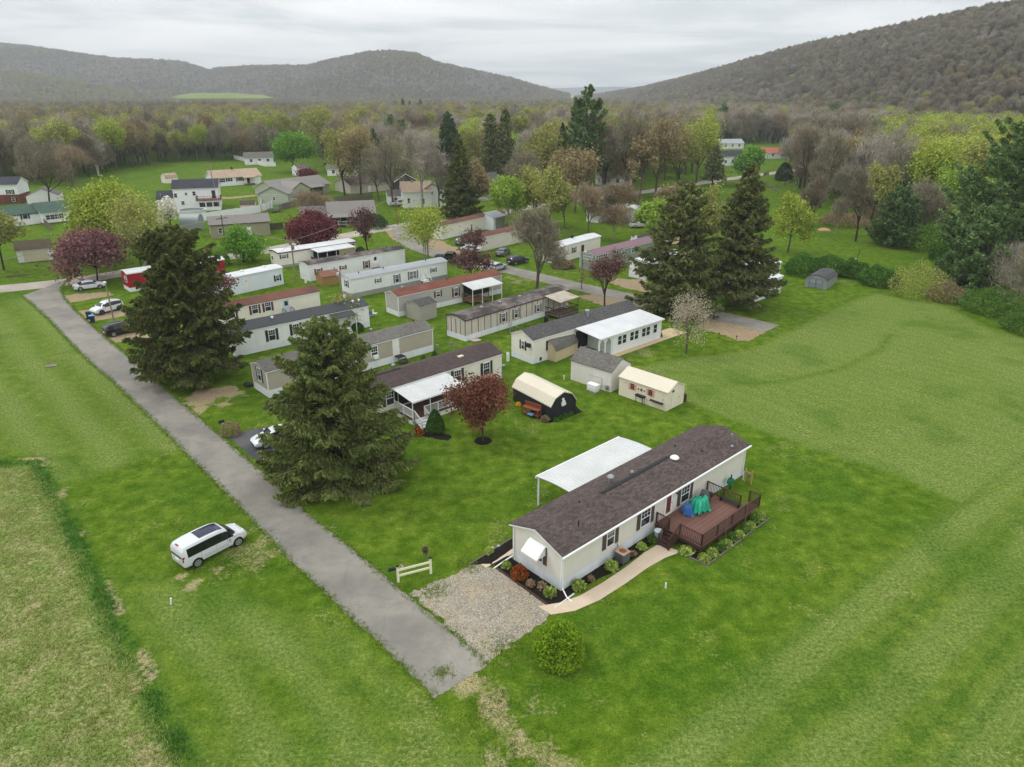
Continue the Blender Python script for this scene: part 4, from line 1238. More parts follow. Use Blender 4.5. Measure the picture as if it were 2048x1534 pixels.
o = shrub('arborvitae', (871, 862), 36, 54, 'cone shaped arborvitae in front of the white porch', 30, L_ARB, 4200, 0.07, lump=0.02, open_=0.2)
for v in o.data.vertices:
    k = 1.15 - 0.62 * (v.co.z / 2.6)
    v.co.x *= k; v.co.y *= k
o = shrub('arborvitae', (1567, 361), 30, 44, 'dark rounded arborvitae beside the far road', 31, L_CEDAR, 3000, 0.3, lump=0.03, open_=0.2)
for v in o.data.vertices:
    k = 1.1 - 0.045 * v.co.z
    v.co.x *= k; v.co.y *= k
# ================================================================== WOODS
FRONT = [(-300, 380), (0, 372), (130, 366), (190, 353), (270, 338), (340, 326), (400, 321), (470, 326), (540, 320), (600, 305), (660, 326), (700, 346), (760, 348), (830, 352), (870, 352), (960, 350), (1060, 352), (1150, 372), (1200, 388), (1300, 376), (1390, 352), (1400, 300), (1480, 290), (1580, 290), (1590, 372), (1640, 400), (1690, 412), (1720, 420), (1780, 430), (1900, 470), (2048, 540), (2400, 600)]
OPEN = [[(990, 262), (1100, 262), (1100, 310), (990, 310)], [(420, 322), (560, 322), (560, 345), (420, 345)], [(1395, 292), (1590, 286), (1590, 360), (1395, 360)],
        [(965, 208), (1000, 208), (1010, 235), (990, 245), (965, 235)]]
KINDS = []
def make_kinds():
    spec = [('grey', L_TWIG, BARK, True), ('brown', L_TWIG_BR, BARK_DARK, True), ('pale', L_TWIG_PALE, BARK_PALE, True), ('tan', L_ORANGE, BARK, False), ('olive', L_YEL2, BARK, False),
            ('yellow green', L_YEL, BARK, False), ('green', L_LIME, BARK, False), ('russet', L_TWIG_RED, BARK_DARK, True)]
    for i, (nm, lf, bk, tw) in enumerate(spec):
        for v in range(2):
            KINDS.append((nm, decid_meshes('wood_tree_' + nm.replace(' ', '_'), 200 + i * 7 + v, (18.0, 15.5)[v], (4.7, 5.6)[v], lf, bk, nleaf=4200 if tw else 7000, ls=0.55 if tw else 0.24, trunk=(0.17, 0.13)[v], twig=tw, levels=4, spread=0.36, thin=1.2, up=(0.55, 0.3)[v])))
    for v, lf in enumerate((L_CEDAR, L_PINE)):
        KINDS.append(('dark conifer', spruce_meshes('wood_conifer', 300 + v, 17.0, 3.6, lf, BARK_DARK, n=3200, clear=0.1, size=1.3, power=0.8, pine=(v == 1))))
make_kinds()
KI = {}
for i, k in enumerate(KINDS):
    KI.setdefault(k[0], []).append(i)

def pick(rng, px, Y):
    """which kind of tree grows where: left wood budding, its far band bare brown, the right edge yellow green"""
    if px < 620:
        if Y < 420: w = dict(grey=.22, brown=.08, pale=.10, tan=.07, olive=.32, green=.04, russet=.03); w['yellow green'] = .18
        elif Y < 720: w = dict(grey=.26, brown=.18, tan=.14, olive=.30, green=.01, russet=.06); w['yellow green'] = .05
        else: w = dict(brown=.62, grey=.22, russet=.12, tan=.03); w['dark conifer'] = .01
    elif px < 1350:
        w = dict(grey=.26, brown=.08, pale=.14, tan=.16, olive=.26, russet=.03, green=.02); w['yellow green'] = .03; w['dark conifer'] = .02
        if Y > 800: w = dict(brown=.3, tan=.25, grey=.22, olive=.15, russet=.05); w['dark conifer'] = .05
        if Y > 800 and 850 < px < 1180: w['dark conifer'] = .45
    else:
        if px > 1740 and Y < 420: w = dict(olive=.40, grey=.14, green=.10); w['yellow green'] = .36
        elif px > 1750 and Y < 560: w = dict(olive=.42, grey=.16, tan=.10, pale=.06); w['yellow green'] = .26
        else: w = dict(grey=.34, pale=.26, brown=.14, olive=.12, tan=.10, russet=.03); w['dark conifer'] = .02
    ks = list(w)
    p = np.array([w[k] for k in ks]); p /= p.sum()
    k = ks[rng.choice(len(ks), p=p)]
    return KI[k][rng.integers(0, len(KI[k]))], k

LAND = [('the white two-car garage', 75), ('the birch at the left wood', 196), ('the yellow green maple', 240), ('the white house with a deck', 370), ('the tan roofed ranch house', 468), ('the dense green maple', 588), ('the little white outbuilding', 640), ('the long brown roofed house', 750),
        ('the cream house', 842), ('the slim dark spruce', 921), ('the two narrow pines', 1000), ('the lime green maple', 1040), ('the very tall pine', 1168), ('the tallest bare tree', 1250), ('the bare-legged conifer', 1424), ('the red roofed house', 1540), ('the layered pine', 1650), ('the stream bank', 1720), ('the blue green pine', 1783), ('the feathery willow', 1850), ('the lower dark pine', 1935), ('the huge pine', 2012)]

def plant_woods():
    rng = np.random.default_rng(77)
    cand = []
    fx, fy = [q[0] for q in FRONT], [q[1] for q in FRONT]
    bx, bd = [q[0] for q in RIGHT_BASE], [q[1] for q in RIGHT_BASE]
    cell = {}
    def try_add(X, Y, gapm):
        px, py = to_px(X, Y, 0.0)
        if px < -220 or px > 2270: return
        if py > np.interp(px, fx, fy): return
        for pl in OPEN:
            if bool(in_poly(np.array([px]), np.array([py]), pl)[0]): return
        if px > 1150 and Y > np.interp(px, bx, bd) + 30: return
        if px < 560 and Y > 1500 and px > 320: return
        k = (int(X // 12), int(Y // 12))
        for a in (-1, 0, 1):
            for b in (-1, 0, 1):
                for (x2, y2) in cell.get((k[0] + a, k[1] + b), ()):
                    if (x2 - X) ** 2 + (y2 - Y) ** 2 < gapm * gapm: return
        cell.setdefault(k, []).append((X, Y))
        cand.append((X, Y, px))
    for q in range(110000):
        Y = math.sqrt(150.0 ** 2 + (2200.0 ** 2 - 150.0 ** 2) * rng.uniform() ** 1.7)
        px = rng.uniform(-220, 2270)
        X = (px - 1024) / FPX * (Y * CP + 30 * SP)
        mid_open = 600 < px < 1400 and Y < 460
        try_add(X, Y, (8.4 if mid_open else 6.4) if Y < 800 else 9.0)
    cand.sort(key=lambda t: math.hypot(t[0], t[1]))
    NEAR = 240
    near, far = cand[:NEAR], cand[NEAR:]
    used = {}
    protos = {}
    for X, Y, px in near:
        i, k = pick(rng, px, Y)
        nm = 'conifer_tree' if k == 'dark conifer' else ('bare_tree' if k in ('grey', 'brown', 'pale', 'russet') else 'budding_tree')
        sc = rng.uniform(0.78, 1.22)
        ln = min(LAND, key=lambda t: abs(t[1] - px))
        side = 'left of' if px < ln[1] - 12 else ('right of' if px > ln[1] + 12 else 'straight behind')
        size = 'tall' if sc > 1.06 else ('short' if sc < 0.92 else 'mid-sized')
        if k == 'dark conifer': look = size + ' dark conifer'
        elif k in ('grey', 'brown', 'pale', 'russet'): look = size + ' bare ' + k + ' tree'
        else: look = size + ' ' + k + ' budding tree'
        lab = look + ' in the wood ' + side + ' ' + ln[0]
        if lab in used:
            lab2 = lab + (', farther' if used[lab] == 1 else ', deepest')
            used[lab] += 1
            lab = lab2
        else:
            used[lab] = 1
        r = empty(nm, (X, Y, 0), rng.uniform(0, 6.28), lab, 'tree', 'trees of the wood behind the village', sc)
        r.scale = (sc * rng.uniform(0.9, 1.1), sc * rng.uniform(0.9, 1.1), sc)
        tr = link('trunk', KINDS[i][1][0], r)
        cr = link('crown', KINDS[i][1][1], r)
        protos.setdefault(i, (tr, cr))
    # a prototype for every kind that the near wood did not use
    kinds_far = []
    pts = []
    for X, Y, px in far:
        i, k = pick(rng, px, Y)
        pts.append((X, Y, 0.0, i, rng.uniform(0, 6.28), rng.uniform(0.75, 1.18) if Y < 900 else rng.uniform(0.65, 0.95)))
    hills = []
    for lab, dens, mixw, sc in (('wooded brown hillside rising on the right', 44.0, dict(grey=.48, brown=.44, pale=.02, russet=.03, olive=.015, tan=.015), (0.42, 0.68)),
                                ('long hazy ridge at the far left', 120.0, dict(grey=.62, brown=.28, tan=.07, olive=.015), (0.6, 0.9)),
                                ('low greenish spur in front of the left ridge', 100.0, dict(grey=.2, brown=.12, tan=.15, olive=.12), (0.55, 0.85)),
                                ('rounded hazy hill in the middle distance', 105.0, dict(grey=.62, brown=.29, tan=.06, olive=.015), (0.55, 0.85))):
        V, xs, bd2 = HILLS[lab]
        hp = []
        ks = list(mixw); p = np.array([mixw[k] for k in ks]); p /= p.sum()
        nr, nc = V.shape[:2]
        for r_ in range(nr - 1):
            for c_ in range(nc - 1):
                a, b2, d2 = V[r_, c_], V[r_, c_ + 1], V[r_ + 1, c_]
                area = abs((b2[0] - a[0]) * (d2[1] - a[1]) - (b2[1] - a[1]) * (d2[0] - a[0]))
                e = area / dens
                m = int(e) + (rng.uniform() < e - int(e))
                for _ in range(m):
                    s, t = rng.uniform(), rng.uniform()
                    q = a + (b2 - a) * s + (d2 - a) * t
                    pxq, pyq = to_px(q[0], q[1], q[2] + 6)
                    if pxq < -160 or pxq > 2200 or pyq < -90: continue
                    # stands of one kind drift over the slope
                    k = ks[rng.choice(len(ks), p=p)]
                    st = vnoise(np.array([q[0]]), np.array([q[1]]), 70, 31)[0]
                    if st > 0.82: k = 'tan' if rng.uniform() < 0.20 else k
                    elif st < 0.2: k = 'pale' if rng.uniform() < 0.15 else k
                    if 'hill' not in lab[-30:] or 'middle' in lab:
                        st = vnoise(np.array([q[0]]), np.array([q[1]]), 230, 37)[0]
                        if st > 0.62 and rng.uniform() < 0.35: k = ('olive', 'tan')[rng.integers(0, 2)]
                        elif st < 0.35 and rng.uniform() < 0.5: k = 'pale'
                    if q[2] < 22 and 'brown hillside' in lab and rng.uniform() < 0.35: k = ('pale', 'olive', 'tan', 'grey', 'grey')[rng.integers(0, 5)]
                    if 'brown hillside' in lab and rng.uniform() < 0.006: k = 'dark conifer'
                    if 'left ridge' in lab and 'long' not in lab and rng.uniform() < 0.12: k = 'olive'
                    i = KI[k][rng.integers(0, len(KI[k]))]
                    hp.append((q[0], q[1], q[2] - 1.0, i, rng.uniform(0, 6.28), rng.uniform(*sc)))
        hills.append((lab, hp))
    need = set(int(q[3]) for q in pts) | set(int(q[3]) for _, h in hills for q in h)
    for i in sorted(need):
        if i not in protos:
            X, Y = -30.0 + 14 * i, 470.0
            k = KINDS[i][0]
            r = empty('conifer_tree' if k == 'dark conifer' else 'bare_tree', (X, Y, 0), 0.7 * i, ('tall ' + k + ' tree') .replace('tall dark conifer tree', 'tall dark conifer') + ' among the trees behind the two narrow pines', 'tree', 'trees of the wood behind the village')
            protos[i] = (link('trunk', KINDS[i][1][0], r), link('crown', KINDS[i][1][1], r))
    def stuff(name, P6, label):
        P6 = np.array(P6)
        me = bpy.data.meshes.new(name)
        me.vertices.add(len(P6))
        me.vertices.foreach_set('co', P6[:, :3].astype(np.float32).ravel())
        for an, ty, col in (('kind_index', 'INT', 3), ('turn', 'FLOAT', 4), ('size', 'FLOAT', 5)):
            a = me.attributes.new(an, ty, 'POINT')
            a.data.foreach_set('value', P6[:, col].astype(np.int32 if ty == 'INT' else np.float32))
        me.update()
        o = link(name, me)
        tag(o, label, None, None, 'stuff')
        g = bpy.data.node_groups.new(name, 'GeometryNodeTree')
        g.interface.new_socket('Geometry', in_out='INPUT', socket_type='NodeSocketGeometry')
        g.interface.new_socket('Geometry', in_out='OUTPUT', socket_type='NodeSocketGeometry')
        gi, go = g.nodes.new('NodeGroupInput'), g.nodes.new('NodeGroupOutput')
        def attr(an, ty):
            nd = g.nodes.new('GeometryNodeInputNamedAttribute')
            nd.data_type = ty
            nd.inputs['Name'].default_value = an
            return [s for s in nd.outputs if s.enabled and s.name == 'Attribute'][0]
        ki, tn, sz = attr('kind_index', 'INT'), attr('turn', 'FLOAT'), attr('size', 'FLOAT')
        cx = g.nodes.new('ShaderNodeCombineXYZ')
        g.links.new(tn, cx.inputs[2])
        er = g.nodes.new('FunctionNodeEulerToRotation')
        g.links.new(cx.outputs[0], er.inputs[0])
        jn = g.nodes.new('GeometryNodeJoinGeometry')
        for i in sorted(set(P6[:, 3].astype(int))):
            cmp_ = g.nodes.new('FunctionNodeCompare')
            cmp_.data_type = 'INT'; cmp_.operation = 'EQUAL'
            ins = [s for s in cmp_.inputs if s.enabled]
            g.links.new(ki, ins[0]); ins[1].default_value = int(i)
            src = g.nodes.new('GeometryNodeJoinGeometry')
            for ob in protos[i]:
                oi = g.nodes.new('GeometryNodeObjectInfo')
                oi.transform_space = 'ORIGINAL'
                oi.inputs['Object'].default_value = ob
                oi.inputs['As Instance'].default_value = True
                g.links.new(oi.outputs['Geometry'], src.inputs[0])
            ip = g.nodes.new('GeometryNodeInstanceOnPoints')
            g.links.new(gi.outputs[0], ip.inputs['Points'])
            g.links.new(cmp_.outputs[0], ip.inputs['Selection'])
            g.links.new(src.outputs[0], ip.inputs['Instance'])
            g.links.new(er.outputs[0], ip.inputs['Rotation'])
            g.links.new(sz, ip.inputs['Scale'])
            g.links.new(ip.outputs[0], jn.inputs[0])
        g.links.new(jn.outputs[0], go.inputs[0])
        md = o.modifiers.new('trees', 'NODES')
        md.node_group = g
    stuff('woods', pts, 'mass of bare and budding woodland filling the valley floor')
    for lab, hp in hills:
        stuff('hill_woods', hp, 'bare woodland covering the ' + lab.replace('wooded ', '').replace('rounded hazy', 'rounded'))
    print('WOODS near', len(near), 'mid', len(pts), 'hills', [len(h[1]) for h in hills])

plant_woods()
# ================================================================== BUILDINGS
WHITE = mat('paint_white', (226, 227, 226), 0.55, 0.04, 0.6, 0.03)
TRIM = mat('trim_white', (232, 233, 232), 0.5, 0.03, 0.8, 0.02)
SKIRT = mat('skirting_white', (222, 226, 230), 0.55, 0.05, 0.6, 0.03, kind='vert', weather=0.12)
SKIRT_G = mat('skirting_grey', (150, 150, 146), 0.7, 0.08, 0.6, 0.05, kind='vert', weather=0.2)
SID_CREAM = mat('siding_cream_grey', (222, 218, 208), 0.6, 0.04, 0.5, 0.03, kind='lap', bump=0.25, weather=0.05)
SID_IVORY = mat('siding_ivory', (230, 224, 211), 0.6, 0.05, 0.5, 0.03, kind='lap', bump=0.25, weather=0.07)
SID_WHITE = mat('siding_white', (230, 232, 232), 0.6, 0.05, 0.5, 0.03, kind='lap', bump=0.25, weather=0.07)
SID_TAUPE = mat('siding_taupe', (172, 164, 150), 0.65, 0.05, 0.5, 0.04, kind='lap', bump=0.25)
SID_GREY = mat('siding_grey', (178, 174, 168), 0.65, 0.05, 0.5, 0.04, kind='lap', bump=0.25)
SID_GREEN = mat('siding_grey_green', (140, 148, 136), 0.65, 0.06, 0.5, 0.04, kind='lap', bump=0.25)
SID_SAGE = mat('siding_sage', (176, 184, 164), 0.65, 0.06, 0.4, 0.04, kind='lap')
SID_OLIVE = mat('siding_olive', (150, 146, 122), 0.65, 0.06, 0.4, 0.04, kind='vert')
SID_RED = mat('siding_red', (148, 22, 34), 0.55, 0.07, 0.5, 0.04, kind='vert', bump=0.2)
SID_BLACK = mat('siding_black', (36, 40, 42), 0.6, 0.08, 0.5, 0.06, kind='vert', bump=0.3)
SID_SHED = mat('siding_shed_white', (218, 214, 206), 0.7, 0.05, 0.5, 0.04, kind='vert', bump=0.25, weather=0.08)
SID_SHEDC = mat('siding_shed_cream', (222, 214, 192), 0.7, 0.05, 0.5, 0.04, kind='vert', bump=0.25, weather=0.08)
SID_TAN = mat('siding_shed_tan', (200, 184, 152), 0.75, 0.08, 0.6, 0.06, kind='vert', weather=0.15)
SID_GSHED = mat('siding_shed_grey', (160, 156, 146), 0.7, 0.06, 0.5, 0.05, kind='vert')
METAL_G = mat('sheet_metal_grey', (150, 156, 158), 0.5, 0.08, 0.8, 0.05, metal=0.2, kind='vert')
BRICK = mat('brick_red', (120, 70, 58), 0.85, 0.15, 1.5, 0.1, kind='shingle', second=(96, 56, 48))
R_BROWN = mat('shingles_brown', (76, 67, 64), 0.9, 0.16, 0.5, 0.12, 0.15, kind='shingle', second=(100, 89, 85), bump=0.3)
R_BROWN2 = mat('shingles_dark_brown', (74, 64, 62), 0.9, 0.14, 0.3, 0.10, 0.15, kind='shingle', second=(88, 76, 74), bump=0.3)
R_GREY = mat('shingles_grey', (98, 96, 92), 0.9, 0.14, 0.3, 0.10, 0.15, kind='shingle', second=(118, 114, 108), bump=0.3)
R_DGREY = mat('shingles_dark_grey', (76, 76, 76), 0.9, 0.14, 0.3, 0.10, 0.15, kind='shingle', second=(96, 94, 92), bump=0.3)
R_CHAR = mat('shingles_charcoal', (58, 60, 66), 0.9, 0.10, 0.3, 0.08, 0.15, kind='shingle', second=(68, 70, 78))
R_TAN = mat('shingles_tan', (164, 144, 124), 0.9, 0.10, 0.3, 0.08, 0.15, kind='shingle', second=(178, 158, 138))
R_GREEN = mat('shingles_green', (68, 90, 80), 0.9, 0.10, 0.3, 0.08, 0.15, kind='shingle', second=(80, 102, 90))
R_WORN = mat('roof_weathered', (72, 66, 64), 0.9, 0.22, 0.6, 0.2, 0.15, kind='seam', second=(132, 126, 120))
R_MOSS = mat('roof_mossy', (84, 76, 68), 0.95, 0.2, 0.6, 0.2, 0.1, kind='shingle', second=(98, 84, 62))
R_RUST = mat('roof_red_brown', (112, 68, 56), 0.8, 0.16, 0.4, 0.12, 0.2, kind='seam', second=(128, 84, 66))
R_MAROON = mat('roof_brown_red', (106, 70, 58), 0.8, 0.16, 0.4, 0.12, 0.2, kind='seam', second=(84, 60, 54))
R_BLACKM = mat('roof_black_ribbed', (44, 46, 50), 0.45, 0.06, 0.4, 0.03, 0.4, kind='rib', bump=0.6)
R_WHITEM = mat('roof_white_sheet', (203, 205, 206), 0.5, 0.10, 0.5, 0.07, 0.4, kind='seam', weather=0.08)
R_WHITER = mat('roof_white_ribbed', (198, 200, 199), 0.5, 0.10, 0.6, 0.07, 0.4, kind='rib', bump=0.9, weather=0.10)
R_GREYM = mat('roof_light_grey', (150, 154, 158), 0.6, 0.06, 0.4, 0.04, 0.3, kind='seam')
R_PURPLE = mat('roof_plum_metal', (118, 86, 96), 0.5, 0.05, 0.4, 0.03, 0.4, kind='rib')
R_CREAM = mat('roof_cream_metal', (210, 202, 182), 0.5, 0.04, 0.4, 0.03, 0.4, kind='rib', bump=0.3)
R_TAUPE = mat('roof_taupe_metal', (118, 112, 106), 0.5, 0.06, 0.4, 0.04, 0.4, kind='rib')
R_ORANGE = mat('roof_orange_red', (166, 92, 76), 0.8, 0.08, 0.3, 0.06, 0.2, kind='shingle', second=(178, 106, 90))
R_DIRTYW = mat('roof_dirty_white', (176, 166, 152), 0.8, 0.12, 0.6, 0.1, 0.2, second=(134, 122, 108))
GLASS = mat('window_glass', (44, 50, 56), 0.12, 0.35, 1.3, 0.0, 0.6)
CURTAIN = mat('window_curtained', (120, 122, 122), 0.25, 0.4, 1.6, 0.05, 0.5)
SH_BROWN = mat('shutter_brown', (84, 72, 68), 0.6, 0.06, 2, 0.05, kind='lap')
SH_BLACK = mat('shutter_black', (44, 46, 48), 0.6, 0.06, 2, 0.05)
SH_GREEN = mat('shutter_dark_green', (40, 54, 50), 0.6, 0.06, 2, 0.05)
SH_RED = mat('shutter_red', (122, 58, 56), 0.6, 0.06, 2, 0.05)
SH_MAROON = mat('shutter_maroon', (96, 56, 54), 0.6, 0.06, 2, 0.05)
SH_BLUE = mat('shutter_slate', (98, 112, 126), 0.6, 0.06, 2, 0.05)
SH_PINK = mat('shutter_pink', (224, 142, 132), 0.6, 0.05, 2, 0.04)
DOOR_W = mat('door_white', (224, 224, 220), 0.5, 0.03, 1, 0.02)
DOOR_T = mat('door_cream', (206, 196, 172), 0.6, 0.05, 1, 0.03)
DOOR_R = mat('door_dark_red', (110, 54, 56), 0.4, 0.1, 1, 0.03)
PIPE = mat('vent_metal', (150, 152, 152), 0.4, 0.1, 3, 0.05, 0.5, metal=0.6)
PIPE_B = mat('vent_black', (40, 40, 42), 0.7, 0.1, 3, 0.05)
DECK = mat('deck_brown', (112, 82, 72), 0.8, 0.10, 0.6, 0.06, 0.2, kind='plank', bump=0.2)
RAIL = mat('rail_dark_brown', (72, 52, 46), 0.75, 0.12, 1.5, 0.06, 0.2)
WOOD = mat('wood_weathered', (126, 100, 78), 0.85, 0.15, 1.5, 0.12, 0.1)
WOODG = mat('wood_grey', (112, 104, 96), 0.9, 0.15, 1.5, 0.12, 0.1)
DARK = mat('porch_dark', (46, 46, 48), 0.8, 0.15, 1.0, 0.1)
BLACKP = mat('paint_black', (34, 34, 36), 0.5, 0.08, 1, 0.04)
E1 = R(42.5)

class House:
    """a building in its own frame: x runs along the visible long side, y goes back, z up"""
    def __init__(self, name, label, A, B=None, L=None, W=4.0, head=None, cat='mobile home', group=None, flip=None):
        a = P(*A)
        if B is not None:
            b = P(*B)
            head = math.atan2((b - a).y, (b - a).x) if head is None else head
            L = (b - a).length if L is None else L
        self.L, self.W, self.head = L, W, head
        self.root = empty(name, a, head, label, cat, group)
        self.a = a
        self.ex = Vector((math.cos(head), math.sin(head), 0))
        self.ey = Vector((-math.sin(head), math.cos(head), 0))
    def hit(self, side, px, py, off=0.0):
        """pixel -> (along, z) on a wall"""
        d = ray(px, py)
        o = Vector((0, 0, CAM_H))
        if side == 'f': n, p0 = -self.ey, self.a - self.ey * off
        elif side == 'b': n, p0 = self.ey, self.a + self.ey * (self.W + off)
        elif side == 'e': n, p0 = -self.ex, self.a - self.ex * off
        else: n, p0 = self.ex, self.a + self.ex * (self.L + off)
        t = (p0 - o).dot(n) / d.dot(n)
        q = o + d * t - self.a
        return (q.dot(self.ex) if side in 'fb' else q.dot(self.ey)), q.z
    def wb(self, mb, side, a0, a1, z0, z1, n0, n1):
        if side == 'f': return mb.box(a0, -n1, z0, a1, -n0, z1)
        if side == 'b': return mb.box(a0, self.W + n0, z0, a1, self.W + n1, z1)
        if side == 'e': return mb.box(-n1, a0, z0, -n0, a1, z1)
        return mb.box(self.L + n0, a0, z0, self.L + n1, a1, z1)
    def walls(self, m, ev, rh, sk=0.0, skm=None, roof='gable', ridge=0.5):
        self.ev, self.rh, self.sk, self.ridge, self.rooft = ev, rh, sk, ridge, roof
        W, L = self.W, self.L
        if roof == 'bow':
            top = [(W * (1 - i / 8), ev + rh * math.sin(math.pi * i / 8)) for i in range(9)]
        elif roof == 'gambrel':
            top = [(W, ev), (W * 0.84, ev + rh * 0.62), (W * 0.5, ev + rh), (W * 0.16, ev + rh * 0.62), (0, ev)]
        elif roof == 'barrel':
            top = [(W / 2 + W / 2 * math.cos(math.pi * i / 12), ev + rh * math.sin(math.pi * i / 12)) for i in range(13)]
        else:
            top = [(W, ev), (W * ridge, ev + rh), (0, ev)]
        mb = MB()
        mb.prism([(0, sk), (W, sk)] + top, 0, L)
        mb.build('wall', m, self.root)
        self.top = top
        if sk > 0:
            s = MB()
            s.box(0.03, 0.03, 0.0, L - 0.03, W - 0.03, sk - 0.004) if skm is None else s.box(-0.012, -0.012, 0, L + 0.012, W + 0.012, sk - 0.004)
            s.build('skirting', skm or SKIRT, self.root)
        return self
    def roof(self, m, o=0.22, oe=0.22, t=0.06, fascia=TRIM, ft=0.12, x0=None, x1=None):
        W = self.W
        line = list(reversed(self.top))
        def ext(pts, k):
            (y0, z0), (y1, z1) = pts[0], pts[1]
            n = math.hypot(y1 - y0, z1 - z0) or 1
            a = (y0 - (y1 - y0) / n * k, z0 - (z1 - z0) / n * k)
            (y2, z2), (y3, z3) = pts[-1], pts[-2]
            n = math.hypot(y3 - y2, z3 - z2) or 1
            b = (y2 - (y3 - y2) / n * k, z2 - (z3 - z2) / n * k)
            return [a] + list(pts[1:-1]) + [b]
        x0 = -oe if x0 is None else x0
        x1 = self.L + oe if x1 is None else x1
        lo = [(y, z + 0.006) for y, z in ext(line, o)]
        fb = MB().chevron(lo, ft, x0, x1)
        hi = [(y, z + 0.006 + ft + 0.003) for y, z in ext(line, o + 0.015)]
        r = MB().chevron(hi, t, x0 - 0.015, x1 + 0.015).build('roof', m, self.root)
        fb.build('fascia', fascia, self.root)
        self.roofo = r
        self.rz = lambda y: np.interp(y, [p[0] for p in line], [p[1] for p in line]) + ft + t
        return r
    def vent(self, x, y, h=0.4, r=0.06, m=None, cap=False, name='vent_pipe', label=None):
        z = float(self.rz(y))
        mb = MB().tube((x, y, z - 0.15), (x, y, z + h), r, n=10)
        if cap:
            mb.tube((x, y, z + h - 0.03), (x, y, z + h + 0.08), r * 1.7, r * 1.2, 10)
        mb.build(name, m or PIPE, self.roofo, label)
    def window(self, side, a, z, w, h, shutters=None, sw=0.36, frame=None, pane=None, grid=True, name='window', mull=0, parent=None, n0=0.0):
        """window centred at (a, z): frame mesh with a pane and two shutters as sub-parts"""
        f = MB()
        k = 0.07
        a0, a1, z0, z1 = a - w / 2, a + w / 2, z - h / 2, z + h / 2
        for q in ((a0, a0 + k, z0, z1), (a1 - k, a1, z0, z1), (a0 + k, a1 - k, z0, z0 + k), (a0 + k, a1 - k, z1 - k, z1), (a0 + k, a1 - k, z - 0.025, z + 0.025)):
            self.wb(f, side, *q, n0 - 0.01, n0 + 0.05)
        if grid:
            for i in range(1, 3):
                x = a0 + k + (w - 2 * k) * i / 3
                self.wb(f, side, x - 0.012, x + 0.012, z + 0.025, z1 - k, n0, n0 + 0.036)
            self.wb(f, side, a0 + k, a1 - k, z + h * 0.22, z + h * 0.22 + 0.02, n0, n0 + 0.033)
        for i in range(mull):
            x = a0 + w * (i + 1) / (mull + 1)
            self.wb(f, side, x - 0.035, x + 0.035, z0 + k, z1 - k, n0 - 0.008, n0 + 0.047)
        fo = f.build(name, frame or TRIM, parent or self.root)
        p = MB()
        self.wb(p, side, a0 + k - 0.005, a1 - k + 0.005, z0 + k - 0.005, z1 - k + 0.005, n0 - 0.03, n0 + 0.02)
        p.build('pane', pane or GLASS, fo)
        if shutters:
            for s in (a0 - sw - 0.02, a1 + 0.02):
                q = MB()
                self.wb(q, side, s, s + sw, z0 - 0.03, z1 + 0.03, n0 - 0.01, n0 + 0.035)
                q.build('shutter', shutters, fo)
        return fo
    def wpx(self, side, px, py, w, h, *args, **kw):
        a, z = self.hit(side, px, py)
        lim = (self.L if side in 'fb' else self.W)
        a = min(max(a, w / 2 + 0.1), lim - w / 2 - 0.1)
        z = min(max(z, self.sk + h / 2 + 0.15), self.ev - h / 2 + (0.05 if side in 'fb' else 0.25))
        return self.window(side, a, z, w, h, *args, **kw)
    def door(self, side, a, w=0.95, h=2.05, m=None, z0=None, glass=None, glow=0.5, frame=True):
        z0 = self.sk if z0 is None else z0
        d = MB()
        self.wb(d, side, a - w / 2, a + w / 2, z0 + 0.004, z0 + h, -0.02, 0.05)
        do = d.build('door', m or DOOR_W, self.root)
        if glass:
            g = MB()
            self.wb(g, side, a - w * 0.28, a + w * 0.28, z0 + h * (1 - glow) - 0.05, z0 + h - 0.2, 0.02, 0.056)
            g.build('pane', glass, do)
        kn = MB()
        self.wb(kn, side, a + w * 0.36, a + w * 0.42, z0 + 0.95, z0 + 1.02, 0.03, 0.10)
        kn.build('handle', PIPE, do)
        return do
    def dpx(self, side, px, py, **kw):
        return self.door(side, self.hit(side, px, py)[0], **kw)
    def steps(self, side, a, n=3, w=1.1, top=None, m=None, rail=None, d=0.28, n0=0.0):
        top = self.sk if top is None else top
        s = MB()
        self.wb(s, side, a - w / 2, a + w / 2, top - 0.12, top - 0.03, n0 + 0.02, n0 + 0.95)
        for i in range(n):
            z = top * (n - i) / (n + 1)
            self.wb(s, side, a - w / 2, a + w / 2, z - 0.05, z, n0 + 0.95 + i * d, n0 + 0.95 + (i + 1) * d)
        for q in (a - w / 2, a + w / 2 - 0.06):
            self.wb(s, side, q, q + 0.06, 0, top - 0.12, n0 + 0.85, n0 + 0.93)
            self.wb(s, side, q, q + 0.06, 0, top * 0.5, n0 + 0.95 + d, n0 + 1.0 + d)
        so = s.build('steps', m or WOOD, self.root)
        if rail:
            r = MB()
            for q in (a - w / 2, a + w / 2 - 0.05):
                for nn, z1 in ((0.06, top + 0.9), (0.88, top + 0.9), (0.95 + n * d, 0.9)):
                    self.wb(r, side, q, q + 0.05, 0.0, z1, n0 + nn, n0 + nn + 0.05)
                self.wb(r, side, q, q + 0.05, top + 0.85, top + 0.92, n0 + 0.06, n0 + 0.9)
                ends = []
                for nn, zz in ((0.9, top + 0.88), (1.0 + n * d, 0.88)):
                    t = MB(); self.wb(t, side, q, q + 0.05, zz, zz + 0.01, n0 + nn, n0 + nn + 0.01)
                    ends.append(Vector(t.v[0]))
                r.beam(ends[0], ends[1], 0.05, 0.07)
            r.build('handrail', rail, so)
        return so
